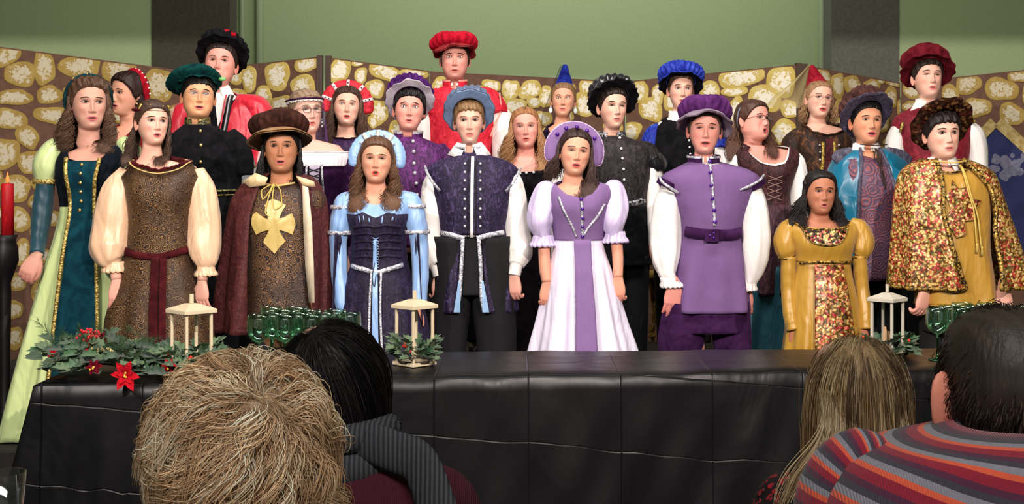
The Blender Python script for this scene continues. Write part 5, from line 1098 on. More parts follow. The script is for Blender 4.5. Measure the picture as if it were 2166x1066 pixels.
o = p.halo(rh, ri=.070, ro=.160, c=(0, .045, .130), tilt=2, span=116, puff=.002, npl=28, lab='red velvet halo headdress', th=.009)
for a in (-72, -36, 0, 36, 72):
    P = [p.halopt(a, t, .003) for t in np.linspace(.0, .98, 10)]; V, f = tube(P, .0105, 6, squash=(.25, 1), up=(0, -1, 0)); p.add('silver_band', V, f, mat('satin', (220, 206, 206)), None, o)
    p.bead([p.halopt(a, t, .006) for t in (.25, .5, .75)], .0045, mat('plain', (40, 16, 24), rough=.15), 'jewel', o)

# 9 woman, light blue halo ----------------------------------------------------------------
p = Person('woman in a light blue satin halo headdress and purple velvet gown with light blue sleeves', 6.3, 798, 292, 386, 3, 3, 2, 'light',
    [(410, 765, 832, .07), (420, 738, 860, .09), (436, 728, 872, .11), (462, 738, 862, .125), (500, 748, 852, .12), (550, 748, 856, .11), (610, 728, 876, .15), (700, 712, 900, .17), (fy_(6.3, .11), 704, 915, .2)], .10, hairc=(96, 64, 44), lips=(210, 86, 74), mouth=(.011, .0065), eye=.55, busty=(470, .02), ynb=404, head=dict(wid=1.02),
    arms=[dict(p=[(740, 430, 14, .02), (722, 520, 14, .0), (726, 600, 12, -.04), (732, 655, 11, -.06)], side=1, t=0), dict(p=[(862, 430, 14, .02), (884, 520, 14, .0), (888, 600, 12, -.04), (884, 650, 11, -.06)], side=-1, t=0)])
pv = mat('crushed', (20, 10, 34), (58, 42, 84), s=36, lo=.48, hi=.76); lb = mat('satin', (150, 186, 232), (128, 168, 222))
p.coat('gown', pv, [(0, 455), (756, 452), (775, 447), (800, 458), (826, 447), (846, 452), (2000, 455)], fy_(6.3, .11), .012, back=440, fold=(9, .03, 560), ytop=425, rowsN=44, n=110)
p.coat('chemise', lb, [(762, 412), (778, 428), (798, 434), (820, 428), (836, 412)], 470, .008, fold=(40, .003, 400), n=120)
for y in (476, 492, 508, 524, 540): p.line('gather', pv, [(752, y + 3), (780, y - 1), (800, y + 2), (822, y - 2), (850, y + 2)], .008, .012, (.8, 1))
p.panel('centre_panel', lb, [(505, 796, 802), (548, 794, 802), (600, 795, 806), (700, 795, 808), (760, 796, 812)], .028)
for a in ([(792, 570), (790, 640), (788, 760)], [(812, 570), (812, 640), (818, 760)]): p.line('silver_braid', SILV, a, .006, .034)
p.line('silver_belt', SILV, [(747, 560), (775, 566), (800, 572), (826, 566), (855, 558)], .012, .024, (.4, 1))
for y in range(500, 556, 11): p.line('lacing', lb, [(794, y), (806, y + 8)], .0022, .022, (1, 1)); p.line('lacing', lb, [(806, y), (794, y + 8)], .0022, .022, (1, 1))
p.line('lace_end', BLKT, [(798, 552), (794, 580), (799, 600), (802, 575)], .002, .036, (1, 1))
p.sleeve(lb, [(752, 415, 16, .02), (730, 430, 26, .0), (722, 470, 27, .0), (716, 510, 22, .0), (720, 580, 20, -.03), (728, 640, 18, -.06), (731, 658, 17, -.06)], amp=.07, wr=.03); p.ring(SILV, 729, 438, 29, .010, label='silver arm band'); p.ring(SILV, 721, 492, 27, .010)
p.sleeve(lb, [(848, 415, 16, .02), (870, 430, 25, .0), (880, 470, 26, .0), (886, 510, 22, .0), (890, 580, 20, -.03), (888, 640, 18, -.06)], amp=.07, wr=.03); p.ring(SILV, 873, 436, 28, .010); p.ring(SILV, 882, 490, 27, .010)
for q, x0 in ((-1, 716), (1, 886)):
    V = []
    for i in range(12):
        t = i / 11
        for k_ in range(8): u = k_ / 7; wv2 = W(x0 + q * (2 + 8 * t - 20 * u * 1), 492 + 190 * t, 6.3); V.append(wv2 + (0, -.10 + .14 * u + .02 * math.sin(u * 9), 0))
    o = p.add('hanging_sleeve', np.array(V), grid_faces(12, 8), pv); sl = o.modifiers.new('t', 'SOLIDIFY'); sl.thickness = .004
p.cap(.010, .188, .112, .04, lumps=.001); p.locks(170, (48, 160), 445, wave=.016, freq=2.6, lock=.0042, tip=(136, 98, 68), spread=.02, amin=84, seed=13, fwd=.04, jit=.008); p.locks(180, (-160, -48), 448, wave=.016, freq=2.6, lock=.0042, tip=(136, 98, 68), spread=.03, amin=84, seed=14, fwd=.04, jit=.008)
o = p.halo(lb, ri=.062, ro=.150, c=(0, .035, .130), tilt=2, span=122, puff=.006, npl=34, lab='light blue satin halo headdress')
for a in (-32, 0, 32):
    P = [p.halopt(a, t, .003) for t in np.linspace(.02, .95, 10)]; V, f = tube(P, .011, 6, squash=(.25, 1), up=(0, -1, 0)); p.add('silver_band', V, f, mat('sequin', (190, 190, 180), (244, 240, 226), s=220), None, o)
p.bead([p.halopt(a, t, .004) for a, t in ((-50, .6), (-16, .7), (16, .7), (50, .6))], .006, SILV, 'jewel', o)
for q in (-1, 1): p.bead([p.H([[q * .086, -.0, .075]])[0]], .005, PEARL, 'earring')

# 10 man, purple hat with white lining -------------------------------------------------------
p = Person('man in a ruffled purple hat lined in white and a plum velvet doublet', 7.25, 868, 186, 276, 5, 5, 3, 'pink',
    [(300, 836, 905, .075), (310, 815, 930, .09), (326, 802, 950, .11), (370, 812, 938, .13), (440, 822, 920, .13), (fy_(7.25, .8), 815, 925, .14)], .26, hairc=(22, 16, 18), head=dict(wid=1.02), mouth=(.013, .003), ynb=292, gaze=.4, browa=.5,
    arms=[dict(p=[(822, 318, 16), (806, 400, 14), (806, 480, 12)], side=1), dict(p=[(930, 318, 16), (946, 400, 14), (944, 480, 12)], side=-1)])
plum = mat('crushed', (58, 14, 66), (118, 50, 128), s=36)
p.coat('doublet', plum, [(840, 288), (905, 288)], 520, .010, fold=(5, .01, 400)); p.collar(plum, 298, 282, .078, .080, .35); p.collar(SILV, 284, 279, .082, .082, .35, 'collar_braid')
p.buttons(BUTS, [(876, 303), (878, 323), (879, 346), (881, 366), (884, 388), (886, 412)], .011, .016, label='crystal button')
p.sleeve(plum, [(828, 312, 18), (806, 350, 22), (804, 470, 16)]); p.sleeve(plum, [(926, 312, 20), (944, 350, 24), (946, 470, 16)])
p.trousers(BLKP, [(840, 500, 36, .02), (838, fy_(7.25, .34), 28, .02)], [(900, 500, 36, .02), (904, fy_(7.25, .34), 28, .02)]); p.shoes(SHOE)
p.cap(.010, .182, .105, .05, fringe=.004, lumps=.005); wl = mat('satin', (214, 202, 214), (196, 186, 200)); ph_ = mat('velvet', (44, 14, 62), (86, 40, 110))
p.beret(ph_, ph_, wl, c=(0, .005, .165), tilt=42, roll=-4, brim=.146, droop=.0, wave=.014, nw=6, cr_=.120, ch=.115, pleat=.08, npl=22, lab='ruffled purple velvet hat lined in white')

# 11 tallest man, red beret ---------------------------------------------------------------------
p = Person('tallest man in a bright red velvet beret and red velvet tunic with white sleeves', 7.9, 963, 84, 169, 2, 2, 0, 'pink',
    [(186, 930, 998, .075), (196, 905, 1030, .09), (212, 895, 1055, .11), (250, 900, 1050, .13), (330, 905, 1040, .13), (fy_(7.9, 1.0), 905, 1035, .14)], .40, hairc=(34, 22, 18), stub=.5, ynb=184, head=dict(jaw=1.08), mouth=(.015, .003), eye=.8,
    arms=[dict(p=[(912, 212, 17), (896, 310, 15), (896, 400, 12)], side=1), dict(p=[(1040, 212, 17), (1062, 310, 15), (1064, 400, 12)], side=-1)])
rc = mat('crushed', (190, 14, 40), (236, 48, 70), s=24); pk = mat('satin', (226, 150, 130))
p.coat('tunic', rc, [(940, 182), (962, 192), (990, 182)], 430, .010, fold=(5, .014, 230)); p.collar(rc, 190, 172, .074, .074, .32); p.collar(pk, 174, 170, .077, .076, .32, 'collar_braid'); p.collar(WHT, 182, 176, .066, .064, .1, 'shirt_collar')
p.line('gold_braid', pk, [(963, 178), (965, 200), (966, 222)], .006, .018)
p.sleeve(SHIRT, [(1036, 212, 20), (1062, 260, 30), (1070, 330, 34), (1066, 390, 20)], amp=.08); p.sleeve(SHIRT, [(914, 212, 20), (896, 260, 28), (892, 380, 20)])
p.sleeve(rc, [(1010, 200, 22), (1034, 212, 30), (1048, 232, 30), (1052, 246, 27)], 'cap_sleeve', amp=.03); p.sleeve(rc, [(930, 200, 20), (908, 216, 28), (900, 244, 24)], 'cap_sleeve', amp=.03)
p.line('sleeve_braid', pk, [(1057, 205), (1060, 230), (1048, 262), (1038, 290)], .005, .05)
p.trousers(BLKP, [(935, 420, 36, .02), (930, fy_(7.9, .48), 26, .02)], [(1005, 420, 36, .02), (1010, fy_(7.9, .48), 26, .02)]); p.shoes(SHOE)
p.cap(.006, .182, .085, .05); rb_ = mat('velvet', (150, 8, 30), (206, 30, 54)); rb2 = mat('velvet', (110, 20, 28), (160, 60, 60))
p.beret(rb_, rb2, rb2, c=(-.004, .0, .172), tilt=12, roll=-2, brim=.132, droop=.025, wave=.014, nw=5, cr_=.130, ch=.085, pleat=.05, npl=20, lab='bright red velvet beret')

# 12 man, steel blue hat --------------------------------------------------------------------------
p = Person('man in a steel blue satin hat and dark violet velvet doublet edged in silver', 6.72, 994, 213, 304, 3, 1, -1, 'fair',
    [(334, 956, 1040, .075), (344, 925, 1072, .09), (362, 905, 1092, .11), (400, 912, 1086, .125), (440, 922, 1076, .13), (495, 932, 1066, .12), (560, 924, 1072, .13), (655, 912, 1088, .145), (fy_(6.72, .7), 912, 1088, .15)], .10, hairc=(128, 92, 58), mouth=(.015, .003), ynb=326, head=dict(wid=.95, jaw=.9), gaze=-.3,
    arms=[dict(p=[(918, 360, 17, .02), (908, 460, 16, .0), (922, 540, 14, -.04), (930, 578, 12, -.07)], side=1, t=1, yaw=25, s=1.08), dict(p=[(1080, 360, 17, .02), (1096, 460, 16, .0), (1092, 540, 14, -.04), (1088, 578, 12, -.07)], side=-1, t=1, yaw=-25, s=1.08)])
vv = mat('crushed', (26, 14, 44), (92, 74, 122), s=38, lo=.5, hi=.76)
p.coat('shirt', WHT, [(960, 320), (1030, 320)], 500, .002); p.shirtcollar(WHT, 322, 305)
ys_ = [(322, 990, 1006), (350, 996, 1006), (440, 999, 1003), (495, 999, 1003), (500, 984, 1018), (560, 988, 1014), (650, 974, 1030)]
p.coat('doublet', vv, [(962, 322), (1030, 322)], 494, .012, rowsN=34); p.collar(vv, 334, 312, .080, .080, .30); p.collar(SILV, 315, 311, .084, .084, .30, 'collar_braid')
for (l0, r0, l1, r1) in ((-1, 1, 0, 0),):
    p.coat('doublet_skirt', vv, [(0, 490), (2000, 490)], 657, .014, back=490, phi=(16, 344), ytop=486, fold=(9, .014, 500), n=96)
p.line('silver_placket', WHT, [(1001, 336), (1000, 400), (999, 500)], .009, .020, (.3, 1)); p.line('placket_edge', BLKT, [(992, 340), (991, 500)], .0025, .022, (1, 1)); p.line('placket_edge', BLKT, [(1009, 340), (1008, 500)], .0025, .022, (1, 1))
p.buttons(BUTS, [(x, y) for y in (350, 366, 382, 400, 420, 440, 458, 476) for x in (985, 1017)], .0075, .020)
p.line('silver_waist_braid', SILV, [(936, 492), (955, 494), (975, 500), (984, 502)], .014, .024, (.35, 1)); p.line('silver_waist_braid', SILV, [(1010, 502), (1030, 496), (1066, 490)], .014, .024, (.35, 1))
p.line('silver_edge', SILV, [(981, 502), (978, 560), (974, 620), (968, 655)], .011, .026, (.35, 1)); p.line('silver_edge', SILV, [(1014, 502), (1018, 560), (1020, 620), (1026, 655)], .011, .026, (.35, 1))
lbl = mat('satin', (140, 176, 214)); p.panel('blue_lining', lbl, [(590, 972, 976), (655, 962, 976)], .030); p.panel('blue_lining', lbl, [(590, 1020, 1024), (655, 1022, 1036)], .030)
p.sleeve(SHIRT, [(930, 356, 18, .02), (914, 400, 26, .0), (912, 480, 30, .0), (912, 530, 30, -.03), (924, 560, 19, -.06)], amp=.08, wr=.02); p.sleeve(SHIRT, [(924, 560, 16, -.06), (930, 582, 15, -.07)], 'cuff', amp=.02)
p.sleeve(SHIRT, [(1070, 356, 18, .02), (1088, 400, 26, .0), (1094, 480, 30, .0), (1100, 530, 30, -.03), (1092, 560, 19, -.06)], amp=.08, wr=.02); p.sleeve(SHIRT, [(1092, 558, 16, -.06), (1088, 580, 15, -.07)], 'cuff', amp=.02)
for q, x0 in ((-1, 922), (1, 1080)):
    p.sleeve(vv, [(x0 - q * 24, 350, 16, .02), (x0 - q * 8, 360, 21, .02), (x0 - q * 2, 378, 24, .01)], 'cap_sleeve', amp=.02); 

for pts in ([(899, 352, 6.66), (905, 368, 6.60), (916, 386, 6.575), (930, 403, 6.59)], [(1101, 356, 6.66), (1094, 370, 6.60), (1084, 388, 6.575), (1070, 405, 6.59)]):
    V, f = tube(resample([W(*q) for q in pts], 14), .0075, 6); p.add('silver_sleeve_edge', V, f, SILV)
p.coat('trouser_top', BLKP, [(0, 480), (2000, 480)], 620, .002, back=480, ytop=470)
p.trousers(BLKP, [(955, 500, 50, .0), (950, 640, 50, .0), (945, 745, 46, .0), (948, fy_(6.72, .2), 30, .02)], [(1040, 500, 50, .0), (1044, 640, 50, .0), (1050, 745, 46, .0), (1048, fy_(6.72, .2), 30, .02)], amp=.03); p.shoes(SHOE)
p.cap(.010, .184, .112, .05, fringe=.012, c=(140, 104, 68)); sb_ = mat('satin', (70, 84, 112), (96, 112, 142)); sb2 = mat('satin', (104, 128, 168), (126, 150, 188))
p.beret(sb_, sb_, sb2, c=(0, .0, .168), tilt=46, roll=0, brim=.148, droop=.0, wave=.008, nw=5, cr_=.118, ch=.11, pleat=.10, npl=20, lab='steel blue satin hat', edge=sb_)

# 13 woman, long blonde hair, black dress -------------------------------------------
p = Person('woman with long loose strawberry blonde hair, no hat, in a black dress with pearls', 7.35, 1112, 230, 313, 2, 4, -2, 'pink',
    [(336, 1078, 1150, .07), (346, 1056, 1168, .09), (362, 1050, 1172, .11), (395, 1058, 1164, .12), (450, 1064, 1160, .11), (520, 1054, 1168, .11), (fy_(7.35, .28), 1030, 1190, .10)], .26, hairc=(170, 116, 74), lips=(215, 112, 106), eye=.4, busty=(385, .02), ynb=330, mouth=(.015, .004), browc=(190, 140, 100),
    arms=[dict(p=[(1064, 352, 14), (1050, 430, 13), (1050, 520, 11), (1054, 580, 10)], side=1), dict(p=[(1160, 352, 14), (1176, 430, 13), (1178, 520, 11), (1172, 580, 10)], side=-1)])
blk = mat('velvet', (10, 8, 10), (34, 28, 34))
p.coat('dress', blk, [(1066, 342), (1082, 362), (1115, 364), (1148, 360), (1160, 342)], fy_(7.35, .28), .012, fold=(10, .03, 470), rowsN=40); p.bead([p.pt(x, y, .018) for x, y in ((1098, 366), (1113, 367), (1128, 366), (1100, 368))], .008, PEARL, 'pearl')
p.sleeve(SHIRT, [(1166, 350, 16), (1180, 385, 26), (1180, 450, 24), (1174, 560, 14)]); p.sleeve(SHIRT, [(1062, 350, 16), (1050, 385, 22), (1048, 450, 22), (1052, 560, 14)])
p.cap(.010, .195, .112, .04, part=.001, lumps=.0015); p.locks(260, (16, 165), 372, wave=.012, freq=2.3, lock=.004, tip=(222, 176, 122), spread=.05, seed=21, fwd=.03, amin=66); p.locks(260, (-165, -16), 345, wave=.012, freq=2.3, lock=.004, tip=(222, 176, 122), spread=.05, seed=22, fwd=.03, amin=66)

# 14 woman, blue cone hat ---------------------------------------------------------------
p = Person('woman in a tall blue velvet cone hat with a dark sheer veil and drop earrings', 7.95, 1190, 176, 247, -4, 4, 2, 'light',
    [(268, 1160, 1222, .07), (280, 1142, 1240, .09), (300, 1138, 1244, .11), (340, 1146, 1236, .12), (420, 1152, 1230, .11), (fy_(7.95, .42), 1110, 1270, .2)], .40, hairc=(140, 104, 70), eye=.8, gaze=-1, ynb=262, busty=(325, .018), mouth=(.014, .003), browc=(120, 84, 56),
    arms=[dict(p=[(1146, 286, 13), (1136, 370, 12), (1138, 450, 10)], side=1), dict(p=[(1236, 286, 13), (1248, 370, 12), (1246, 450, 10)], side=-1)])
dk = mat('velvet', (20, 10, 24), (50, 28, 56))
p.coat('gown', dk, [(1158, 264), (1166, 296), (1190, 312), (1214, 296), (1222, 264)], fy_(7.95, .42), .010, fold=(9, .025, 400)); p.panel('satin_front', mat('satin', (90, 30, 98), (120, 50, 128)), [(290, 1160, 1162), (300, 1162, 1206), (340, 1164, 1200)], .016, fold=.006)
p.sleeve(dk, [(1148, 284, 16), (1136, 330, 22), (1136, 440, 14)]); p.sleeve(dk, [(1234, 284, 16), (1248, 330, 22), (1248, 440, 14)])
p.cap(.009, .190, .112, .05, lumps=.001); bc = mat('velvet', (14, 22, 90), (40, 56, 160))
p.cone(bc, c=(0, .045, .176), tilt=12, r=.080, h=.205, tip=.016, lab='tall blue velvet cone hat', edge=mat('satin', (84, 40, 120)))
V = []
for i in range(14):
    for k_ in range(14):
        t = i / 13; an = math.radians(-15 + 210 * k_ / 13); r_ = .012 + .09 * min(1, t * 1.25) + .02 * t; V.append(p.O + p.piv + np.array([-.012 * t + r_ * math.cos(an), .06 + r_ * .9 * math.sin(an), .285 - .37 * t + .008 * math.sin(k_ * 1.7 + 3 * t)]))
p.add('veil', np.array(V), grid_faces(14, 14), mat('sheer', (20, 22, 60), alpha=.38), 'sheer dark blue veil')
for q in (-1, 1): p.bead([p.H([[q * .084, -.005, .068]])[0]], .006, SILV, 'earring'); V, f = ball(p.H([[q * .085, -.006, .044]])[0], (.012, .004, .017)); p.add('drop_earring', V, f, mat('plain', (226, 236, 232), rough=.2))

# 15 woman, lavender halo and gown ----------------------------------------------------------
p = Person('woman with long dark hair in a jewelled lavender halo and a white and lavender gown', 6.52, 1219, 276, 370, 5, 3, 6, 'light',
    [(388, 1190, 1262, .07), (396, 1166, 1288, .09), (412, 1158, 1296, .105), (440, 1164, 1284, .12), (475, 1172, 1276, .11), (503, 1176, 1272, .10), (580, 1162, 1292, .15), (680, 1144, 1318, .2), (760, 1128, 1340, .24), (fy_(6.52, .11), 1105, 1362, .27)], .10, hairc=(52, 34, 28), lips=(206, 94, 96), eye=.55, busty=(436, .016), ynb=386, mouth=(.015, .0045), hipy=620,
    arms=[dict(p=[(1166, 412, 14, .02), (1150, 490, 14, .0), (1152, 560, 14, -.03), (1156, 595, 12, -.05)], side=1, t=1, yaw=10, s=1.0, bare=.4), dict(p=[(1288, 412, 14, .02), (1302, 490, 14, .0), (1306, 550, 13, -.03), (1306, 585, 11, -.05)], side=-1, t=1, yaw=-20, s=1.0, bare=.4)])
lav = mat('cotton', (120, 90, 138), (136, 106, 154), s=60); pale = mat('satin', (208, 190, 232), (222, 208, 240)); wsk = mat('satin', (226, 218, 242), (236, 228, 246), rough=.45)
nk = [(1170, 382), (1180, 398), (1196, 412), (1225, 418), (1250, 412), (1262, 398), (1270, 382)]
p.coat('skirt', wsk, [(0, 498), (3000, 498)], fy_(6.52, .11), .008, back=498, ytop=494, fold=(9, .040, 510), rowsN=50, n=130)
p.coat('bodice', lav, nk, 507, .012); p.panel('centre_panel', lav, [(504, 1211, 1247), (560, 1213, 1248), (650, 1213, 1254), (fy_(6.52, .13), 1208, 1266)], .052, n=12, rowsN=40, fold=.003)
for a in ([(1180, 418), (1192, 446), (1206, 472), (1218, 500)], [(1276, 432), (1258, 460), (1242, 480), (1230, 500)]): p.line('silver_braid', SILV, a, .006, .018)
p.line('silver_braid', SILV, [(1227, 420), (1230, 500)], .007, .018); p.buttons(GEM, [(1227, 423), (1229, 441), (1230, 460), (1230, 478), (1230, 498)], .009, .024, label='purple gem')
for (sx, q) in ((1162, -1), (1290, 1)):
    p.sleeve(pale, [(sx - q * 4, 388, 14, .03), (sx + q * 6, 402, 29, .02), (sx + q * 10, 440, 35, .01), (sx + q * 6, 470, 30, -.01), (sx + q * (-2 if q < 0 else 8), 492, 20, -.01), (sx + q * (-4 if q < 0 else 10), 500, 17, -.01)] if q > 0 else
             [(1166, 388, 14, .03), (1158, 402, 29, .02), (1148, 440, 36, .01), (1142, 470, 32, -.01), (1146, 492, 22, -.01), (1149, 502, 18, -.01)], amp=.10, nf=7)
p.ruffle(pale, 1149, 506, 22, .035, -.01, 'sleeve_ruffle'); p.ruffle(pale, 1301, 498, 21, .035, -.01, 'sleeve_ruffle')
p.cap(.009, .190, .112, .04, part=-.004, lumps=.0012); p.locks(320, (14, 165), 440, part=-.004, wave=.006, freq=1.5, lock=.004, tip=(92, 60, 48), spread=.03, seed=25, fwd=.05, amin=70, jit=.008, xpull=-.02); p.locks(240, (-165, -20), 380, part=-.004, wave=.006, freq=1.5, lock=.004, tip=(92, 60, 48), spread=.06, seed=26, fwd=.0, amin=84, jit=.008)
o = p.halo(lav, ri=.075, ro=.156, c=(0, .045, .128), tilt=2, span=128, puff=.002, lab='lavender halo headdress with purple jewels', edge=mat('sequin', (190, 150, 190), (236, 214, 236)))
p.bead([p.halopt(a, .62, .003) for a in (-52, -26, 0, 26, 52)], .011, GEM, 'jewel', o)

# 16 man, black satin hat --------------------------------------------------------------------
p = Person('man in a gathered black satin hat and black crushed velvet doublet with a silver collar', 7.3, 1303, 184, 272, 14, 2, 2, 'fair',
    [(298, 1268, 1340, .075), (308, 1240, 1362, .09), (326, 1226, 1378, .11), (370, 1236, 1374, .13), (430, 1248, 1364, .125), (500, 1244, 1366, .13), (fy_(7.3, .8), 1236, 1376, .14)], .26, hairc=(40, 28, 24), head=dict(wid=.94, jaw=.92, nose=1.12), eye=.45, ynb=290, mouth=(.015, .003),
    arms=[dict(p=[(1246, 320, 16), (1226, 420, 14), (1226, 510, 12)], side=1), dict(p=[(1370, 320, 16), (1388, 420, 14), (1386, 500, 12)], side=-1)])
bcv = mat('crushed', (16, 12, 14), (62, 52, 56), s=34); bsat = mat('satin', (12, 12, 14), (30, 30, 34), rough=.22)
p.coat('doublet', bcv, [(1270, 286), (1340, 286)], 440, .012); p.collar(mat('sequin', (36, 36, 40), (190, 190, 196), s=110), 298, 280, .078, .082, .35); p.coat('peplum', BLKC, [(0, 436), (3000, 436)], 560, .014, back=436, ytop=430, fold=(7, .015, 440))
p.line('belt', mat('sequin', (20, 20, 22), (150, 150, 156), s=90), [(1268, 428), (1300, 432), (1340, 428), (1362, 422)], .018, .018, (.3, 1))
p.buttons(PEARL, [(1309, 296), (1311, 317), (1313, 336), (1315, 358), (1316, 380), (1316, 402)], .008, .018)
p.sleeve(SHIRT, [(1362, 330, 18, .02), (1384, 370, 22, .0), (1386, 440, 24, .0), (1388, 500, 22, -.02), (1388, 540, 14, -.02)], amp=.08, wr=.03); p.sleeve(SHIRT, [(1246, 326, 18), (1226, 380, 22), (1224, 500, 18)])
p.sleeve(bcv, [(1350, 312, 20, .02), (1372, 324, 26, .02), (1382, 344, 24, .0)], 'cap_sleeve', amp=.04); p.sleeve(bsat, [(1378, 335, 26, .0), (1388, 350, 26, -.0), (1390, 362, 20, 0)], 'sleeve_frill', amp=.08); p.sleeve(bcv, [(1262, 312, 20), (1240, 324, 26), (1230, 350, 24)], 'cap_sleeve')
p.trousers(BLKP, [(1280, 540, 40, .02), (1278, fy_(7.3, .34), 28, .02)], [(1340, 540, 40, .02), (1342, fy_(7.3, .34), 28, .02)]); p.shoes(SHOE)
p.cap(.008, .184, .105, .06, lumps=.003)
p.beret(bsat, bsat, BLKC, c=(0, .005, .168), tilt=40, roll=4, brim=.150, droop=.01, wave=.014, nw=11, cr_=.118, ch=.105, pleat=.10, npl=18, lab='gathered black satin hat', edge=bsat)

# 17 man, royal blue hat ------------------------------------------------------------------------
p = Person('man in a royal blue velvet hat and black vest with blue shoulder rolls', 7.85, 1441, 152, 231, 2, 2, 2, 'fair',
    [(250, 1412, 1474, .075), (262, 1392, 1500, .09), (284, 1380, 1514, .11), (340, 1386, 1508, .13), (420, 1396, 1500, .13), (fy_(7.85, .9), 1392, 1504, .14)], .40, hairc=(84, 60, 44), head=dict(wid=.93, nose=1.05), ynb=248, mouth=(.014, .003), eye=.8,
    arms=[dict(p=[(1398, 280, 16), (1380, 370, 14), (1378, 470, 12)], side=1), dict(p=[(1506, 280, 16), (1524, 370, 14), (1526, 460, 12)], side=-1)])
bl = mat('crushed', (14, 30, 140), (60, 90, 210), s=26)
p.coat('shirt', SHIRT, [(1412, 246), (1474, 246)], 400, .004); p.collar(WHT, 254, 236, .070, .066, .1, 'shirt_collar', th=.008)
p.coat('vest', BLKC, [(1404, 246), (1412, 256), (1440, 262), (1470, 256), (1480, 246)], 640, .012, fold=(6, .01, 420)); p.buttons(PEARL, [(1452, 298), (1453, 312), (1454, 326), (1454, 345)], .0065, .018)
p.sleeve(mat('cotton', (206, 204, 206)), [(1402, 300, 18), (1382, 350, 24), (1376, 430, 24), (1378, 500, 16)], amp=.08); p.sleeve(bl, [(1396, 268, 12, .02), (1380, 284, 20, .0), (1374, 304, 21, -.0), (1378, 316, 16, 0)], 'shoulder_roll'); p.sleeve(SHIRT, [(1504, 290, 18), (1526, 350, 24), (1528, 450, 18)]); p.sleeve(bl, [(1508, 268, 12), (1520, 290, 20), (1522, 314, 16)], 'shoulder_roll')
p.trousers(BLKP, [(1416, 560, 36, .02), (1414, fy_(7.85, .48), 26, .02)], [(1480, 560, 36, .02), (1482, fy_(7.85, .48), 26, .02)]); p.shoes(SHOE)
p.cap(.006, .184, .105, .06); p.beret(bl, bl, BLKC, c=(0, .01, .172), tilt=26, roll=4, brim=.146, droop=.03, wave=.010, cr_=.132, ch=.095, pleat=.07, npl=24, lab='royal blue crushed velvet hat')

# 18 man, purple hat grey brim ---------------------------------------------------------------------
p = Person('man in a purple hat with grey brim and a belted long mauve tunic', 6.5, 1488, 226, 325, -4, 2, 2, 'pink',
    [(352, 1456, 1546, .075), (362, 1425, 1580, .09), (380, 1404, 1604, .11), (410, 1420, 1590, .12), (450, 1438, 1572, .13), (492, 1446, 1562, .125), (560, 1436, 1572, .14), (655, 1422, 1582, .155), (fy_(6.5, .7), 1422, 1582, .16)], .10, hairc=(80, 60, 48), head=dict(wid=.97, jaw=.97), eye=.55, ynb=345, mouth=(.018, .006), lips=(210, 106, 102),
    arms=[dict(p=[(1424, 385, 17, .02), (1404, 480, 16, .0), (1414, 560, 14, -.05), (1422, 596, 12, -.08)], side=1, t=0, yaw=0, roll=-6, s=1.12), dict(p=[(1590, 385, 17, .02), (1606, 480, 16, .0), (1590, 570, 14, -.0), (1578, 605, 12, .02)], side=-1, t=0, s=1.05)])
mau = mat('cotton', (106, 76, 124), (122, 90, 140), s=50); dkp = mat('velvet', (40, 14, 48), (66, 34, 76))
p.coat('shirt', WHT, [(1460, 340), (1520, 340)], 440, .004); p.collar(WHT, 344, 332, .066, .064, .1, 'shirt_collar', th=.006)
p.coat('tunic', mau, [(1458, 345), (1500, 352), (1545, 345)], 657, .014, fold=(5, .018, 500), rowsN=44, n=110); p.collar(dkp, 352, 330, .080, .078, .22); p.collar(SILV, 336, 331, .084, .083, .22, 'collar_braid')
p.line('silver_placket', SILV, [(1497, 352), (1500, 400), (1502, 440), (1503, 476)], .007, .020, (.5, 1)); p.buttons(GEM, [(1497, 348), (1496, 369), (1497, 393), (1499, 419), (1502, 443), (1504, 467)], .010, .024, label='purple gem')
p.line('belt', dkp, [(1446, 488), (1475, 492), (1503, 494), (1535, 494), (1562, 490)], .030, .024, (.25, 1)); p.panel('buckle', dkp, [(482, 1482, 1512), (508, 1482, 1512)], .040); p.buttons(GEM, [(1492, 495), (1500, 490), (1500, 500)], .006, .046, 'buckle_gem')
for pts, e_ in (([(1444, 380, 20, .02), (1424, 390, 26, .01), (1410, 402, 26, .0)], [(1394, 372, 6.44), (1400, 384, 6.40), (1416, 396, 6.38), (1436, 408, 6.40)]), ([(1566, 380, 20, .02), (1584, 390, 26, .01), (1598, 400, 26, .0)], [(1616, 370, 6.44), (1606, 382, 6.40), (1588, 392, 6.38), (1566, 402, 6.40)])):
    p.sleeve(mau, pts[:2] + [pts[2]], 'cap_sleeve', amp=.02); p.sleeve(dkp, [(pts[1][0] + (pts[2][0] - pts[1][0]) * .5, 386, 31, .0), (pts[2][0], 398, 30, .0)], 'cap_sleeve_band', amp=.01); V, f = tube(resample([W(*q) for q in e_], 14), .0065, 6); p.add('silver_sleeve_edge', V, f, SILV)
p.sleeve(WHT, [(1420, 396, 24, .02), (1410, 440, 33, .0), (1408, 500, 38, .0), (1406, 545, 34, -.03), (1408, 575, 22, -.06), (1414, 590, 16, -.07)], amp=.09, nf=7, wr=.015); p.ruffle(WHT, 1414, 592, 19, .03, -.07, 'cuff_ruffle', tilt=-.4)
p.sleeve(WHT, [(1586, 390, 24, .02), (1596, 440, 33, .0), (1598, 500, 38, .0), (1596, 545, 34, -.0), (1588, 585, 22, .0), (1580, 600, 16, .0)], amp=.09, nf=7, wr=.015); p.ruffle(WHT, 1580, 602, 19, .03, -.0, 'cuff_ruffle', tilt=.4)
p.coat('trouser_top', dkp, [(0, 560), (3000, 560)], 700, .0, back=560, ytop=550)
p.trousers(dkp, [(1450, 640, 50, .0), (1445, 700, 54, .0), (1440, 735, 50, .0), (1446, 790, 24, .02), (1446, fy_(6.5, .18), 20, .02)], [(1542, 640, 46, .0), (1546, 700, 46, .0), (1550, 760, 42, .0), (1548, fy_(6.5, .18), 24, .02)], amp=.07); p.shoes(SHOE)
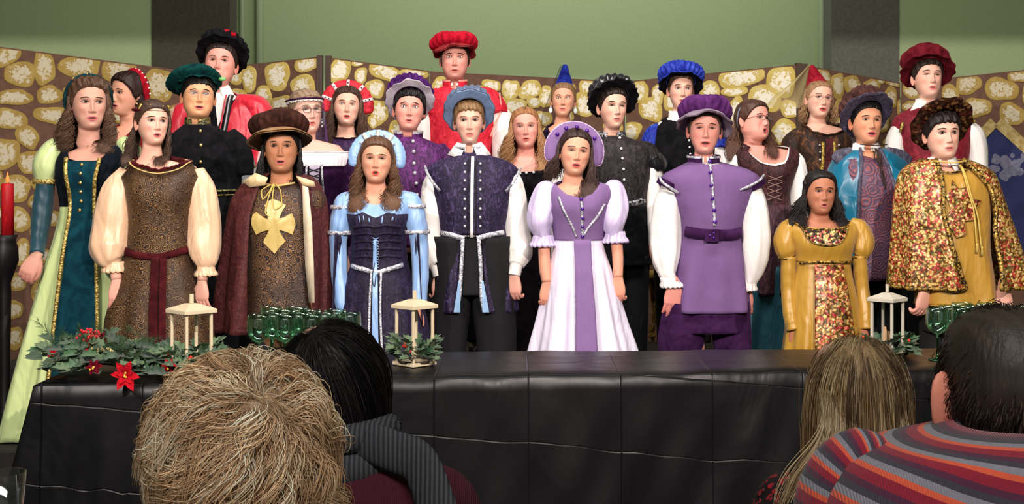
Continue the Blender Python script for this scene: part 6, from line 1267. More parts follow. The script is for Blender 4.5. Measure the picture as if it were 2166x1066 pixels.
p.cap(.007, .178, .105, .05, lumps=.003); hp = mat('velvet', (56, 18, 66), (96, 48, 108)); gb_ = mat('cotton', (120, 104, 122), (140, 124, 140))
p.beret(hp, gb_, gb_, c=(0, .005, .168), tilt=20, roll=3, brim=.148, droop=.035, wave=.014, nw=5, cr_=.125, ch=.10, pleat=.05, npl=22, lab='purple velvet hat with a grey brim', edge=gb_)

# 19 woman, glasses, brown lace bodice -----------------------------------------------------------------
p = Person('woman in glasses with brown hair and a blue-grey band, wine velvet laced bodice, white sleeves', 7.3, 1612, 212, 296, 38, 8, 4, 'pink',
    [(312, 1584, 1664, .075), (322, 1556, 1684, .09), (340, 1552, 1690, .12), (372, 1568, 1676, .14), (420, 1578, 1664, .12), (490, 1568, 1680, .15), (fy_(7.3, .28), 1510, 1710, .13)], .26, hairc=(78, 50, 38), head=dict(heavy=1.1, wid=1.04), lips=(208, 96, 98), mouth=(.013, .009), ynb=306, busty=(362, .022),
    arms=[dict(p=[(1566, 336, 16), (1548, 420, 15), (1550, 500, 12)], side=1), dict(p=[(1680, 336, 16), (1694, 420, 15), (1690, 500, 12)], side=-1)])
wb = mat('crushed', (44, 16, 20), (92, 50, 52), s=34)
nk = [(1570, 306), (1582, 330), (1600, 346), (1628, 352), (1652, 346), (1662, 330), (1668, 306)]
p.coat('bodice', wb, nk, 440, .014); p.coat('chemise', WHT, [(1568, 306), (1584, 328), (1602, 344), (1628, 348), (1652, 342), (1660, 326), (1668, 306)], 380, .006); p.coat('overskirt', mat('crushed', (50, 24, 34), (98, 62, 72), s=20), [(0, 432), (3000, 432)], 620, .020, back=432, ytop=428, fold=(10, .03, 440))
p.coat('skirt', mat('satin', (14, 72, 84), (20, 90, 104), rough=.5), [(0, 560), (3000, 560)], fy_(7.3, .28), .006, back=560, ytop=550, fold=(10, .03, 500))
for k_ in range(4): y = 372 + k_ * 13; p.line('lacing', mat('plain', (150, 120, 110)), [(1614, y), (1644, y + 11)], .0022, .022, (1, 1)); p.line('lacing', mat('plain', (150, 120, 110)), [(1644, y), (1614, y + 11)], .0022, .022, (1, 1))
p.sleeve(WHT, [(1672, 322, 14, .02), (1684, 350, 24, .0), (1690, 400, 24, .0), (1690, 480, 16)], amp=.07); p.sleeve(WHT, [(1572, 322, 14, .02), (1556, 345, 22, .0), (1550, 400, 24, .0), (1550, 480, 16)], amp=.07)
p.cap(.011, .190, .112, .04, lumps=.002); p.glasses((50, 30, 26), th=.0014, r=(.020, .013)); p.locks(170, (50, 168), 335, wave=.008, freq=1.5, lock=.0042, tip=(122, 82, 62), spread=.02, seed=31, fwd=.02, amin=100); p.locks(240, (-168, -50), 340, wave=.008, freq=1.5, lock=.0042, tip=(122, 82, 62), spread=.05, seed=32, fwd=.02, amin=96)
p.headband(mat('satin', (90, 100, 120)), c=(0, .035, .125), tilt=-10, r=.108, w_=.011, lab='blue-grey headband')

# 20 woman, red cone hat -----------------------------------------------------------------------------------
p = Person('woman with glasses, a red velvet cone hat with pale veil and a brown dress', 7.8, 1736, 172, 249, 8, 4, 6, 'fair',
    [(266, 1702, 1778, .07), (276, 1684, 1798, .09), (296, 1680, 1804, .11), (340, 1692, 1792, .12), (420, 1700, 1784, .11), (fy_(7.8, .42), 1660, 1820, .2)], .40, hairc=(160, 122, 88), lips=(215, 76, 84), mouth=(.016, .005), ynb=262, busty=(325, .018), eye=.8, browc=(150, 110, 76),
    arms=[dict(p=[(1690, 288, 14), (1674, 370, 12), (1676, 450, 10)], side=1), dict(p=[(1794, 288, 14), (1808, 370, 12), (1806, 450, 10)], side=-1)])
bd = mat('crushed', (38, 22, 16), (120, 74, 38), s=16, lo=.5, hi=.7); gsq = mat('sequin', (130, 96, 30), (220, 190, 90), s=200)
p.coat('dress', bd, [(1700, 266), (1712, 280), (1742, 288), (1774, 280), (1784, 266)], fy_(7.8, .42), .010, fold=(9, .03, 410)); p.border('gathered_neck', bd, .010)
p.panel('front_panel', mat('crushed', (60, 12, 20), (120, 34, 40)), [(296, 1738, 1752), (370, 1734, 1752)], .016)
for x in (1731, 1755): p.line('gold_braid', gsq, [(x, 302), (x - 1, 340), (x - 4, 375)], .010, .020, (.4, 1))
p.buttons(PEARL, [(x, y) for y in (308, 322, 338) for x in (1724, 1764)], .006, .020)
p.sleeve(bd, [(1694, 280, 18), (1676, 310, 28), (1672, 370, 24), (1676, 450, 14)], amp=.08); p.sleeve(bd, [(1790, 280, 18), (1808, 310, 28), (1810, 370, 24), (1808, 450, 14)], amp=.08)
p.cap(.008, .192, .112, .05, lumps=.001); p.locks(90, (70, 165), 262, wave=.010, freq=1.2, lock=.0045, tip=(206, 166, 120), spread=.02, seed=33, amin=90); p.locks(90, (-165, -70), 258, wave=.010, freq=1.2, lock=.0045, tip=(206, 166, 120), spread=.02, seed=34, amin=90)
p.glasses((130, 70, 56), th=.0012, r=(.019, .012)); p.cone(mat('velvet', (120, 12, 30), (170, 40, 54)), c=(0, .035, .185), tilt=12, r=.084, h=.17, tip=.014, lab='red velvet cone hat', edge=mat('satin', (200, 150, 90)), roll=-14)
V = []
for i in range(14):
    for k_ in range(12):
        t = i / 13; an = math.radians(60 + 150 * k_ / 11); r_ = .015 + .085 * min(1, t * 1.3); V.append(p.O + p.piv + np.array([-.022 - .08 * t + r_ * math.cos(an) * (1 + t * .9), .05 + r_ * math.sin(an), .285 - .25 * t + .008 * math.sin(k_ * 1.9 + 3 * t)]))
p.add('veil', np.array(V), grid_faces(14, 12), mat('sheer', (206, 190, 130), alpha=.42), 'sheer pale gold veil')

# 21 girl, gold satin gown ----------------------------------------------------------------------------------------
p = Person('short girl with dark hair in a gold satin gown with puffed sleeves and floral panel', 6.5, 1737, 364, 452, 4, 2, 2, 'brown',
    [(466, 1700, 1782, .07), (476, 1678, 1806, .085), (492, 1670, 1814, .10), (520, 1680, 1802, .115), (552, 1686, 1796, .105), (620, 1676, 1806, .13), (735, 1664, 1820, .17), (fy_(6.5, .11), 1646, 1840, .22)], .10, hairc=(26, 18, 18), lips=(194, 112, 106), mouth=(.013, .004), ynb=464, busty=(512, .014), eye=.7, head=dict(wid=1.02), blush=.4, hipy=640,
    arms=[dict(p=[(1680, 496, 13, .02), (1668, 560, 12, .0), (1670, 640, 11, -.03), (1676, 690, 9, -.05)], side=1, t=1, s=.85), dict(p=[(1804, 496, 13, .02), (1816, 560, 12, .0), (1822, 640, 11, -.03), (1820, 690, 9, -.05)], side=-1, t=1, s=.85)])
gs_ = mat('satin', (190, 146, 52), (170, 126, 38)); flo = mat('floral', (150, 120, 70), s=85, cols=((216, 176, 96), (160, 60, 50), (196, 150, 80), (90, 70, 40), (224, 190, 120), (206, 110, 84), (120, 100, 54), (170, 50, 54))); gbr = mat('sequin', (40, 30, 16), (190, 150, 70), s=120)
nk = [(1674, 470), (1684, 478), (1700, 500), (1724, 513), (1752, 513), (1774, 498), (1786, 478), (1800, 468)]
p.coat('skirt', gs_, [(0, 546), (3000, 546)], fy_(6.5, .11), .008, back=546, ytop=542, fold=(10, .026, 560), rowsN=44, n=120); p.coat('bodice', gs_, nk, 552, .012); p.panel('neck_yoke', mat('floral', (60, 50, 30), s=90), [(484, 1692, 1782), (500, 1698, 1778), (514, 1712, 1762)], .015)
p.line('neck_braid', gbr, [(1674, 472), (1688, 482), (1698, 502), (1716, 514), (1740, 517), (1762, 513), (1778, 496), (1786, 478)], .007, .018); p.line('neck_braid', gbr, [(1690, 483), (1740, 487), (1784, 482)], .005, .018); p.line('waist_braid', gbr, [(1686, 556), (1710, 552), (1742, 551), (1775, 552), (1796, 552)], .007, .020)
p.panel('floral_panel', flo, [(556, 1712, 1772), (620, 1710, 1782), (740, 1706, 1796), (fy_(6.5, .13), 1700, 1806)], .036, n=20, rowsN=40, fold=.008)
for pts in ([(1684, 470, 14, .03), (1668, 486, 24, .02), (1660, 512, 27, .01), (1663, 532, 24, .0), (1668, 544, 17, .0)], [(1800, 470, 14, .03), (1818, 486, 25, .02), (1826, 512, 27, .01), (1823, 530, 24, .0), (1818, 542, 17, .0)]): p.sleeve(gs_, pts, amp=.09, nf=9)
p.sleeve(gs_, [(1668, 542, 19, .0), (1667, 600, 18, .0), (1668, 660, 17, -.03), (1674, 696, 17, -.05)], 'lower_sleeve', amp=.05, wr=.03); p.sleeve(gs_, [(1818, 540, 18, .0), (1822, 600, 17, .0), (1826, 660, 17, -.03), (1826, 694, 17, -.05)], 'lower_sleeve', amp=.05, wr=.03); p.ring(gbr, 1666, 546, 19, .006); p.ring(gbr, 1819, 544, 18, .006)
p.cap(.012, .196, .112, .04, part=0., lumps=.001); p.locks(220, (14, 165), 478, wave=.007, freq=1.3, lock=.0045, spread=.03, seed=35, fwd=.0, amin=84, var=.5); p.locks(260, (-165, -14), 482, wave=.007, freq=1.3, lock=.0045, spread=.07, seed=36, fwd=.0, amin=80, var=.5)
V, f = ball(p.H([[-.088, .0, .165]])[0], (.012, .02, .018)); p.add('hair_clip', V, f, mat('plain', (40, 30, 36), rough=.3))

# 22 man, teal cape --------------------------------------------------------------------------------------------------
p = Person('man in a gathered brown hat and teal satin cape over a mauve brocade tunic', 7.05, 1836, 213, 304, 6, 5, 2, (216, 152, 118),
    [(326, 1800, 1876, .075), (336, 1776, 1900, .09), (354, 1768, 1914, .11), (400, 1778, 1906, .13), (460, 1784, 1898, .13), (580, 1776, 1906, .15), (fy_(7.05, .75), 1776, 1906, .15)], .26, hairc=(20, 16, 18), head=dict(wid=1.0, jaw=1.0), ynb=322, mouth=(.018, .006), lips=(200, 100, 98), eye=.7, blush=.6,
    arms=[dict(p=[(1786, 350, 16), (1768, 440, 15), (1770, 530, 12)], side=1), dict(p=[(1906, 350, 16), (1922, 440, 15), (1920, 530, 12)], side=-1)])
tun = mat('brocade', (84, 62, 84), (128, 88, 108), c3=(140, 72, 74), s=22); tc_ = mat('satin', (12, 116, 146), (10, 96, 128), rough=.3); gry = mat('crushed', (60, 58, 76), (108, 104, 122))
p.coat('tunic', tun, [(1806, 318), (1820, 332), (1842, 338), (1862, 332), (1872, 318)], 590, .012, fold=(5, .012, 430)); p.shirtcollar(WHT, 320, 306, .06)
p.cape('cape', tc_, [(322, 1800, 1876, .07), (334, 1778, 1904, .10), (352, 1762, 1926, .13), (400, 1750, 1936, .15), (470, 1746, 1942, .16), (560, 1748, 1940, .17)], [(322, 1816, 1856), (350, 1812, 1866), (400, 1806, 1880), (470, 1802, 1892), (560, 1800, 1896)], fold=(8, .012), nrow=30); V = p.capeV
for kk in (0, -1): v_, f_ = tube(V[:, kk] + (0, -.006, 0), .010, 6); p.add('cape_edging', v_, f_, gry)
p.sleeve(gry, [(1800, 324, 14, -.02), (1776, 332, 16, -.02), (1764, 342, 12, -.02)], 'cape_collar', squash=(.5, 1)); p.sleeve(gry, [(1872, 324, 14, -.02), (1900, 332, 16, -.02), (1922, 344, 12, -.02)], 'cape_collar', squash=(.5, 1)); co_ = mat('plain', (52, 34, 28))
p.line('tie_cord', co_, [(1810, 320), (1842, 323), (1870, 320)], .0035, .06, (1, 1))
for a in ([(1845, 322), (1838, 338), (1850, 350), (1847, 326)], [(1846, 322), (1854, 345), (1850, 366), (1856, 392)], [(1845, 322), (1847, 350), (1856, 372), (1858, 398)]): p.line('tie_cord', co_, a, .0035, .03, (1, 1))
p.sleeve(SHIRT, [(1906, 352, 18), (1926, 400, 22), (1924, 520, 16)], 'shirt_sleeve')
p.trousers(BLKP, [(1808, 560, 40, .02), (1806, fy_(7.05, .34), 28, .02)], [(1874, 560, 40, .02), (1876, fy_(7.05, .34), 28, .02)]); p.shoes(SHOE)
p.cap(.006, .184, .108, .05, lumps=.002); hb_ = mat('velvet', (50, 28, 26), (96, 64, 58)); hl = mat('crushed', (50, 46, 66), (104, 96, 120), s=60)
p.beret(hb_, hl, hl, c=(0, .0, .166), tilt=38, roll=-6, brim=.155, droop=.01, wave=.008, nw=5, cr_=.122, ch=.115, pleat=.09, npl=22, lab='brown gathered hat with a blue-grey figured brim')

# 23 man, maroon beret, right rear -----------------------------------------------------------------------------------------
p = Person('tall man in a maroon velvet beret and maroon vest over a white collared shirt', 7.7, 1964, 120, 207, 2, 8, 2, 'fair',
    [(234, 1930, 2004, .075), (244, 1905, 2034, .09), (262, 1892, 2056, .11), (310, 1900, 2048, .135), (400, 1910, 2036, .13), (fy_(7.7, .9), 1904, 2040, .14)], .40, hairc=(46, 32, 28), head=dict(wid=.95, jaw=1.0), eye=.45, ynb=226, mouth=(.014, .003), gaze=-.3,
    arms=[dict(p=[(1910, 262, 17), (1894, 360, 15), (1894, 460, 12)], side=1), dict(p=[(2046, 262, 17), (2064, 350, 15), (2066, 450, 12)], side=-1)])
mv = mat('crushed', (108, 12, 30), (150, 34, 52), s=24)
p.coat('shirt', SHIRT, [(1930, 222), (2000, 222)], 420, .004); p.shirtcollar(WHT, 230, 212, .1); p.coat('vest', mv, [(1930, 224), (1950, 240), (1966, 246), (1990, 240), (2004, 224)], 560, .012)
p.buttons(BUTG, [(1962, 318), (1963, 350)], .009, .018)
p.sleeve(WHT, [(2036, 262, 20, .02), (2058, 290, 28, .0), (2066, 330, 26, .0), (2068, 420, 20)], amp=.06); p.sleeve(SHIRT, [(1910, 262, 20), (1893, 310, 24), (1890, 400, 22)], amp=.06)
p.line('shoulder_braid', GOLDT, [(2028, 240), (2042, 250), (2052, 262)], .012, .03); p.line('shoulder_braid', GOLDT, [(1902, 262), (1896, 280)], .010, .03)
p.trousers(BLKP, [(1936, 540, 38, .02), (1934, fy_(7.7, .48), 26, .02)], [(2006, 540, 38, .02), (2008, fy_(7.7, .48), 26, .02)]); p.shoes(SHOE)
p.cap(.009, .180, .112, .05, lumps=.004, fringe=.004); ma = mat('velvet', (76, 10, 22), (120, 32, 44))
p.beret(ma, ma, None, c=(.004, .008, .172), tilt=24, roll=8, brim=.158, droop=.03, wave=.008, cr_=.128, ch=.10, pleat=.03, npl=14, lab='maroon velvet beret', lean=(-.025, 0))

# 24 man, gold tunic and floral cape -----------------------------------------------------------------------------------------
p = Person('man in a floral brocade hat and gold floral cape over a gold satin tunic', 6.45, 1996, 236, 335, 5, 2, -1, 'fair',
    [(362, 1950, 2050, .075), (372, 1925, 2078, .09), (390, 1912, 2092, .11), (440, 1928, 2090, .13), (520, 1945, 2088, .14), (600, 1950, 2098, .15), (640, 1950, 2102, .155), (fy_(6.45, .7), 1950, 2102, .16)], .10, hairc=(34, 24, 22), head=dict(jaw=1.04), ynb=354, mouth=(.016, .003), lips=(208, 120, 114),
    arms=[dict(p=[(1934, 390, 18, .02), (1926, 480, 17, .0), (1938, 560, 14, -.04), (1946, 606, 12, -.08)], side=1, t=1, yaw=30, s=1.1, roll=-10), dict(p=[(2086, 390, 18, .02), (2112, 480, 17, .0), (2112, 560, 14, -.04), (2110, 606, 12, -.08)], side=-1, t=1, yaw=-10, s=1.15)])
gt = mat('satin', (196, 150, 58), (176, 132, 46)); fl2 = mat('floral', (150, 120, 72), s=88, cols=((226, 196, 120), (214, 170, 90), (150, 50, 50), (196, 164, 96), (232, 206, 140), (206, 110, 84), (128, 116, 60), (222, 190, 112), (110, 74, 44), (190, 70, 66), (216, 184, 110), (96, 84, 46)))
p.coat('tunic', gt, [(1950, 352), (1968, 366), (2000, 370), (2036, 364), (2052, 352)], 642, .012, fold=(5, .012, 480), rowsN=36, n=100); p.border('hem_braid', gbr, .008, 'bottom')
p.line('neck_braid', gbr, [(1968, 364), (2000, 369), (2036, 363)], .006, .018); p.shirtcollar(WHT, 352, 336, .05)
poly_on(p, 'floral_applique', [(1998, 384), (2012, 400), (2032, 396), (2034, 418), (2058, 424), (2042, 446), (2040, 462), (2020, 466), (2022, 492), (2002, 500), (1990, 478), (1984, 456), (1992, 440), (1984, 414), (1994, 404)], fl2, .022); p.line('applique_edge', mat('plain', (130, 96, 40)), [(1998, 384), (2012, 400), (2032, 396), (2034, 418), (2058, 424), (2042, 446), (2040, 462), (2020, 466), (2022, 492), (2002, 500)], .0025, .026, (1, 1))
p.cape('cape', fl2, [(346, 1950, 2048, .07), (360, 1920, 2086, .10), (378, 1906, 2108, .13), (420, 1898, 2122, .16), (500, 1896, 2150, .18), (560, 1892, 2172, .19), (606, 1890, 2190, .20)], [(346, 1974, 2032), (400, 1978, 2082), (450, 1976, 2092), (520, 1992, 2090), (560, 2004, 2090), (606, 2018, 2086)], fold=(10, .016), nrow=36); V = p.capeV
for kk in (0, -1): v_, f_ = tube(V[:, kk] + (0, -.008, 0), .012, 6); p.add('cape_braid', v_, f_, gbr)
v_, f_ = tube(V[-1], .010, 6); p.add('cape_braid', v_, f_, gbr)
tcd = mat('plain', (206, 176, 90)); p.line('tie_cord', tcd, [(1964, 354), (2004, 357), (2050, 352)], .004, .05, (1, 1)); p.line('tie_cord', tcd, [(2020, 357), (2028, 400), (2040, 450), (2044, 515)], .004, .03, (1, 1)); p.line('tie_cord', tcd, [(2022, 357), (2034, 410), (2048, 460), (2054, 520)], .004, .032, (1, 1))
for x, y in ((2044, 520), (2055, 526)): V, f = lathe([(.001, .02), (.006, .018), (.004, .008), (.009, -.02), (.001, -.02)], 8, p.pt(x, y, .034)); p.add('tassel', V, f, tcd)
p.trousers(BLKP, [(1984, 640, 38, .03), (1978, fy_(6.45, .18), 30, .02)], [(2062, 640, 38, .03), (2068, fy_(6.45, .18), 30, .02)]); p.shoes(SHOE); p.coat('trouser_top', BLKP, [(0, 600), (3000, 600)], 700, -.004, back=600, ytop=590)
p.cap(.013, .182, .108, .05, fringe=.012, lumps=.004); hf1 = mat('floral', (60, 40, 30), s=36, cols=((40, 22, 20), (90, 50, 30), (28, 16, 20), (70, 24, 30), (120, 80, 44), (30, 24, 36))); hf2 = mat('floral', (90, 60, 40), s=60, cols=((90, 60, 36), (50, 26, 22), (130, 92, 56), (84, 34, 30), (60, 40, 26)))
p.beret(hf1, hf2, hf2, c=(0, .0, .170), tilt=44, roll=3, brim=.164, droop=.0, wave=.006, nw=5, cr_=.110, ch=.075, pleat=.03, npl=14, lab='dark floral brocade hat')

# ------------------------------------------------------------------ the audience in front, seen from behind
def hairball(p, C0, rad, whorl, ncl, per, vol, grav, curl, cols, wid=.0007, seg=(50, 80), spread=.006, seed=1, zmin=-.2, name='hair', freq=1.4, S_=18, frontcut=.45, start=105, tipout=0., side=None, conv=.5, cap=True, zstop=None, swirl=0., pw=.5):
    """strands in clumps flowing out from a whorl over an ellipsoid and falling under gravity"""
    g = np.random.default_rng(seed); w0 = np.array(whorl, float); w0 /= np.linalg.norm(w0); e1 = np.cross(w0, (0, 0, 1.)); e1 /= np.linalg.norm(e1); e2 = np.cross(w0, e1); rad = np.array(rad); P = []; W_ = []; Cc = []
    tries = 0
    while len(P) < ncl * per and tries < ncl * 6:
        tries += 1; be = g.uniform(0, 6.283); t0 = start * g.uniform(0, 1) ** pw; d0 = math.cos(math.radians(t0)) * w0 + math.sin(math.radians(t0)) * (math.cos(be) * e1 + math.sin(be) * e2)
        if d0[1] > frontcut and d0[2] < .45: continue
        if d0[2] < zmin: continue
        L = g.uniform(*seg); u = np.linspace(0, 1, S_); am = curl * g.uniform(.5, 1.4); ph = be * 2.5 + g.normal(0, .8); f = freq * g.uniform(.8, 1.25); h0 = g.uniform(.2, 1) * vol; lift = .35 + .65 * g.random(); col = np.array(lin(cols[g.integers(len(cols))])[:3]) * g.uniform(.78, 1.12)
        sw = swirl * (math.sin(2.3 * be + seed) + .6 * g.normal()); tw = am * np.sin(u * f * 6.283 + ph); tw2 = am * .7 * np.cos(u * f * 6.283 + ph)
        for k_ in range(per):
            b2 = be + sw * u ** 1.2 + g.normal(0, .035) / max(.2, math.sin(math.radians(t0) + .2)); tt = np.radians(t0 + g.normal(0, 2.5) + L * u * (1 + g.normal(0, .05)))
            dr = np.cos(tt)[:, None] * w0 + np.sin(tt)[:, None] * (np.cos(b2)[:, None] * e1 + np.sin(b2)[:, None] * e2)
            hh = h0 * np.sin(np.clip(u * 2.2, 0, 1) * np.pi / 2) + tipout * u ** 2 * lift + tw2 * np.sin(np.pi * np.clip(u + .1, 0, 1))
            pos = C0 + dr * (rad + hh[:, None]); si = np.cross(dr, w0); si /= np.linalg.norm(si, axis=1)[:, None] + 1e-6
            pos = pos + si * (tw * sm(0, .5, u))[:, None]; pos[:, 2] -= grav * (u ** 1.7) * (L / 60) * (1 + .15 * g.normal())
            # stay outside the skull
            q = (pos - C0) / rad; n_ = np.linalg.norm(q, axis=1); inside = (n_ < 1.02) & (q[:, 2] > -1.2); sc_ = np.where(inside, 1.02 / n_, 1.)[:, None]; pos = C0 + (pos - C0) * np.where(np.abs(q[:, 2:3]) < .9, np.concatenate([sc_, sc_, np.ones_like(sc_)], 1), sc_)
            jit = g.normal(0, spread, 3); pos = pos + jit * (1 - conv * u)[:, None]
            if zstop is not None: pos[:, 2] = np.maximum(pos[:, 2], zstop + g.uniform(0, .03) * 1.)
            P.append(pos); W_.append(wid * g.uniform(.6, 1.3)); Cc.append(col * g.uniform(.75, 1.25))
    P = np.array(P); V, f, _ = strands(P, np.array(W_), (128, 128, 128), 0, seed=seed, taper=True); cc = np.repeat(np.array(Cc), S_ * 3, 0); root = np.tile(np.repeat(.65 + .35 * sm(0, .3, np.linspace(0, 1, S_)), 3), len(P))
    cpo = None
    if cap:
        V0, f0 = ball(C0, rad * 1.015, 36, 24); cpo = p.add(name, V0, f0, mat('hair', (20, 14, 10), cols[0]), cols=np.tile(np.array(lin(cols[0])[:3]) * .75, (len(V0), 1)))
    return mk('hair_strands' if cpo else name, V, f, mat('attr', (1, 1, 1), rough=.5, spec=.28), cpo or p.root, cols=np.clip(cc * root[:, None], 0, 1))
def aud(label, Y, cx, crown, chin, skin, rows, ynb, **k):
    return Person(label, Y, cx, crown, chin, k.pop('yaw', 180), k.pop('pitch', 0), k.pop('roll', 0), skin, rows, 0, ynb=ynb, legs='sit', back=True, trunkdy=-.02, hipy=rows[-1][0], **k)
ya = lambda Y, z: HY + (CZ - z) * F / Y
# woman with dark hair and grey scarf
Y = 2.4; p = aud('woman with black bobbed hair, grey knitted scarf and burgundy sweater, seen from behind', Y, 690, 690, 950, 'fair', [(980, 590, 900, .09), (1015, 560, 945, .11), (1066, 545, 985, .13), (1250, 570, 960, .14), (ya(Y, .52), 540, 980, .16)], 950, yaw=150,
    arms=[dict(p=[(580, 1060, 60, .0), (540, 1300, 50, .0), (560, 1500, 40, .25), (640, 1560, 30, .38)], side=1), dict(p=[(950, 1060, 60, .0), (990, 1300, 50, .0), (960, 1500, 40, .25), (880, 1560, 30, .38)], side=-1)])
bur = mat('knit', (62, 14, 30), (80, 22, 40), s=90); gk = mat('knit', (38, 40, 44), (76, 78, 84), s=38)
p.coat('sweater', bur, [(0, 940), (3000, 940)], ya(Y, .50), .012, rowsN=30); p.sleeve(bur, [(600, 1030, 60, .0), (560, 1080, 85, .0), (545, 1300, 80, .0), (560, 1500, 60, .25), (630, 1555, 45, .36)], amp=.03); p.sleeve(bur, [(890, 1010, 50, .0), (950, 1070, 75, .0), (985, 1300, 75, .0), (960, 1500, 60, .25), (890, 1555, 45, .36)], amp=.03)
p.coat('trousers', BLKP, [(0, ya(Y, .6)), (3000, ya(Y, .6))], ya(Y, .47), .010, back=ya(Y, .6), ytop=ya(Y, .62))
a = np.linspace(0, 6.283, 50); rb = lambda t, an: 1 + .05 * np.abs(np.sin(an * 11))
for k_, (zz, rx, th) in enumerate(((952, .078, .034), (915, .072, .030))):
    c_ = W(735, zz, Y); V, f = tube(np.stack([c_[0] + rx * np.cos(a), Y - .03 + .075 * np.sin(a), c_[2] + .010 * np.sin(a + k_ * 2)], 1), th, 44, False, rb, squash=(1, .85)); p.add('scarf', V, f, gk, 'grey knitted scarf wound round the neck')
V, f = tube(resample([W(770, 930, Y - .11), W(830, 955, Y - .12), W(880, 975, Y - .14), (*W(912, 1040, Y - .17),), W(930, 1120, Y - .19), W(934, 1300, Y - .19)], 50), np.linspace(.034, .040, 50), 44, True, rb, squash=(.36, 1)); p.add('scarf_end', V, f, gk)
hairball(p, W(703, 800, Y) + (0, .0, -.005), (.088, .100, .102), (-.30, -.42, .86), 520, 10, .014, .045, .0022, [(18, 14, 16), (26, 20, 22), (14, 11, 13), (60, 50, 52)], wid=.0009, seg=(60, 105), spread=.005, seed=5, zmin=-.35, freq=.8, start=100, tipout=.004, conv=.75)
# blonde curly woman in front
Y = 1.8; p = aud('woman with thick wavy dark-blonde hair filling the lower left foreground, seen from behind', Y, 515, 800, 1150, 'fair', [(1190, 380, 650, .09), (1230, 330, 700, .11), (1300, 300, 730, .13), (1500, 330, 700, .14), (ya(Y, .5), 310, 720, .16)], 1160,
    arms=[dict(p=[(340, 1260, 60, .0), (300, 1500, 50, .0), (330, 1700, 40, .3)], side=1), dict(p=[(690, 1260, 60, .0), (730, 1500, 50, .0), (700, 1700, 40, .3)], side=-1)])
dkb = mat('knit', (34, 30, 38), (44, 40, 48), s=60); p.coat('sweater', dkb, [(0, 1150), (3000, 1150)], ya(Y, .50), .012); p.sleeve(dkb, [(370, 1230, 70, .0), (330, 1290, 85, .0), (300, 1500, 75, .0), (330, 1690, 55, .28)]); p.sleeve(dkb, [(660, 1230, 70, .0), (700, 1290, 85, .0), (730, 1500, 75, .0), (700, 1690, 55, .28)])
bl_ = [(222, 186, 146), (236, 204, 164), (246, 222, 186), (186, 148, 112), (228, 194, 154), (252, 236, 210), (204, 166, 128)]
C1 = W(505, 955, Y) + (0, .02, 0)
hairball(p, C1, (.100, .105, .112), (.38, -.62, .70), 760, 13, .028, .026, .0125, bl_, wid=.0008, swirl=.55, pw=.72, seg=(38, 80), spread=.0055, seed=8, zmin=-.95, freq=1.5, start=118, tipout=.022, conv=.45, frontcut=.75)
hairball(p, C1 + (.03, -.0, -.105), (.098, .085, .060), (.15, -.9, .5), 230, 12, .024, .018, .009, bl_, wid=.00075, seg=(40, 80), spread=.005, seed=9, zmin=-1, freq=1.5, start=110, tipout=.03, conv=.4, frontcut=.6, cap=False, name='neck_curls')
# woman with long straight hair
Y = 2.5; p = aud('woman with long straight streaked blonde hair and a red dotted top, seen from behind', Y, 1815, 725, 978, 'fair', [(1010, 1700, 1930, .09), (1035, 1640, 1980, .11), (1080, 1600, 2020, .13), (1250, 1640, 1990, .14), (ya(Y, .52), 1600, 2020, .16)], 985,
    arms=[dict(p=[(1650, 1070, 50, .0), (1620, 1280, 45, .0), (1640, 1460, 36, .25), (1720, 1500, 28, .36)], side=1), dict(p=[(1980, 1070, 50, .0), (2010, 1280, 45, .0), (1990, 1460, 36, .25), (1910, 1500, 28, .36)], side=-1)])
dot = mat('dots', (150, 20, 34), (22, 8, 14), s=75); p.coat('top', dot, [(0, 985), (3000, 985)], ya(Y, .50), .012); p.sleeve(dot, [(1690, 1030, 45, .0), (1650, 1060, 62, .0), (1618, 1280, 60, .0), (1640, 1460, 50, .25), (1712, 1498, 36, .35)]); p.sleeve(dot, [(1940, 1030, 45, .0), (1985, 1070, 62, .0), (2012, 1280, 60, .0), (1990, 1460, 50, .25), (1915, 1498, 36, .35)])
st_ = [(176, 146, 104), (206, 178, 132), (124, 96, 68), (150, 120, 86), (88, 64, 48), (222, 196, 150), (106, 80, 58), (164, 132, 92)]
hairball(p, W(1815, 838, Y) + (0, 0, 0), (.086, .100, .108), (-.02, -.16, 1), 560, 9, .012, .27, .0022, st_, wid=.0009, seg=(62, 100), spread=.005, seed=12, zmin=-.1, freq=.8, start=92, conv=.5, S_=22, zstop=CZ - (1000 - HY) / F * Y, frontcut=.3)
g = np.random.default_rng(4); P = []
for i in range(2200):
    x0 = float(np.clip(g.normal(-.01, .05), -.085, .07)); c_ = W(1812, g.uniform(810, 880) , Y); t = np.linspace(0, 1, 20); sp_ = (-.01 - .09 * g.random()) * sm(.05, -.09, x0); xx = c_[0] + x0 + sp_ * sm(.2, 1, t) + .010 * np.sin(t * 7 + x0 * 60) * t; P.append(np.stack([xx, Y - .075 - .035 * sm(0, .5, t) + x0 * x0 * 2 - .012 * g.random() + .012 * np.sin(t * 5 + x0 * 30) * t + 0 * t, c_[2] - .20 * t - g.uniform(0, .03) * t], 1))
V, f, cc = strands(np.array(P), .0009, (128, 100, 72), .55, seed=3, tipcol=(240, 214, 168)); p.add('hair_ends', V, f, mat('attr', (1, 1, 1), rough=.38, spec=.5), cols=np.clip(cc, 0, 1))
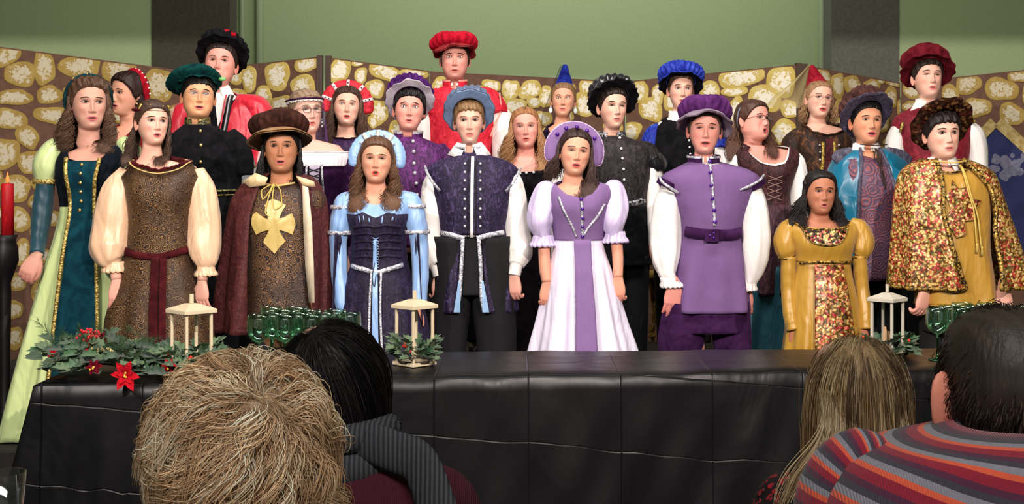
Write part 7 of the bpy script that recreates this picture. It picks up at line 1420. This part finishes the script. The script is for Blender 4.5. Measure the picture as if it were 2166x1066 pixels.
# man in striped sweater
Y = 1.75; p = aud('man with short dark hair in a striped red, orange and grey sweater, seen from behind', Y, 2146, 668, 1020, (214, 150, 128), [(930, 1960, 2300, .10), (952, 1850, 2420, .12), (985, 1790, 2480, .13), (1066, 1750, 2520, .15), (1300, 1780, 2490, .16), (ya(Y, .5), 1760, 2510, .18)], 905, nbw=.066, ear=1.9,
    arms=[dict(p=[(1800, 1010, 70, .0), (1730, 1200, 60, .0), (1760, 1450, 50, .3)], side=1), dict(p=[(2480, 1010, 70, .0), (2540, 1200, 60, .0), (2500, 1450, 50, .3)], side=-1)])
bands = ((0, (206, 86, 58)), (.16, (136, 26, 48)), (.44, (78, 34, 58)), (.62, (58, 56, 66)), (.80, (126, 126, 136)))
sw = mat('stripe', (0, 0, 0), bands=bands)
o = p.coat('sweater', sw, [(1900, 905), (2050, 905), (3000, 905)], ya(Y, .50), .016, rowsN=120, n=160, fold=(5, .008, 940)); V = p.last.reshape(-1, 3); at = o.data.attributes.new('band', 'FLOAT', 'POINT'); xx_ = (V[:, 0] - p.O[0])
Lg = np.linalg.norm(np.diff(p.last, axis=0), axis=2); cum = np.vstack([np.zeros((1, 160)), np.cumsum(Lg, 0)]); at.data.foreach_set('value', (cum.reshape(-1) / .0500 + .30 + .9 * xx_).astype(np.float32))
for pts in ([(1880, 965, 50, .0), (1825, 975, 82, .0), (1772, 1030, 92, .0), (1738, 1200, 80, .0), (1760, 1430, 60, .28)], [(2400, 965, 60, .0), (2450, 990, 90, .0), (2500, 1050, 95, .0), (2536, 1200, 80, .0), (2500, 1430, 60, .28)]):
    o = p.sleeve(sw, pts, amp=.02, sides=48); n_ = len(o.data.vertices); at = o.data.attributes.new('band', 'FLOAT', 'POINT'); co_ = np.empty(n_ * 3, np.float32); o.data.vertices.foreach_get('co', co_); co_ = co_.reshape(-1, 3); dx = np.abs(co_[:, 0]); zz = co_[:, 2]
    nr_ = (n_ - 2) // 48; rg = np.concatenate([np.repeat(np.arange(nr_), 48), [0, nr_ - 1]]); PL_ = p.path(pts); ln = np.linalg.norm(np.diff(PL_[:, :3], axis=0), axis=1).sum(); at.data.foreach_set('value', (rg / nr_ * ln / .0500 + .5 + zz * 2).astype(np.float32))
p.collar(mat('knit', (44, 42, 50), (58, 56, 64), s=120), 930, 900, .090, .080, 0, 'sweater_collar', th=.010)
s_ = p; Hn = p.Hn
hd = [(44, 36, 32), (62, 50, 44), (34, 27, 25), (90, 74, 64)]
o = p.cap(.008, .185, .125, .045, c=(54, 44, 38), lumps=.001)
hairball(p, p.H([[0, .0, .118]])[0], np.array([.0835, .106, .116]) * p.sh, (-.05, -.70, .70), 1700, 8, .0035, .003, .0012, hd, wid=.0008, seg=(7, 11), spread=.005, seed=15, zmin=-.42, freq=.6, start=125, conv=.1, S_=7, cap=False, name='short_hair', frontcut=.2)
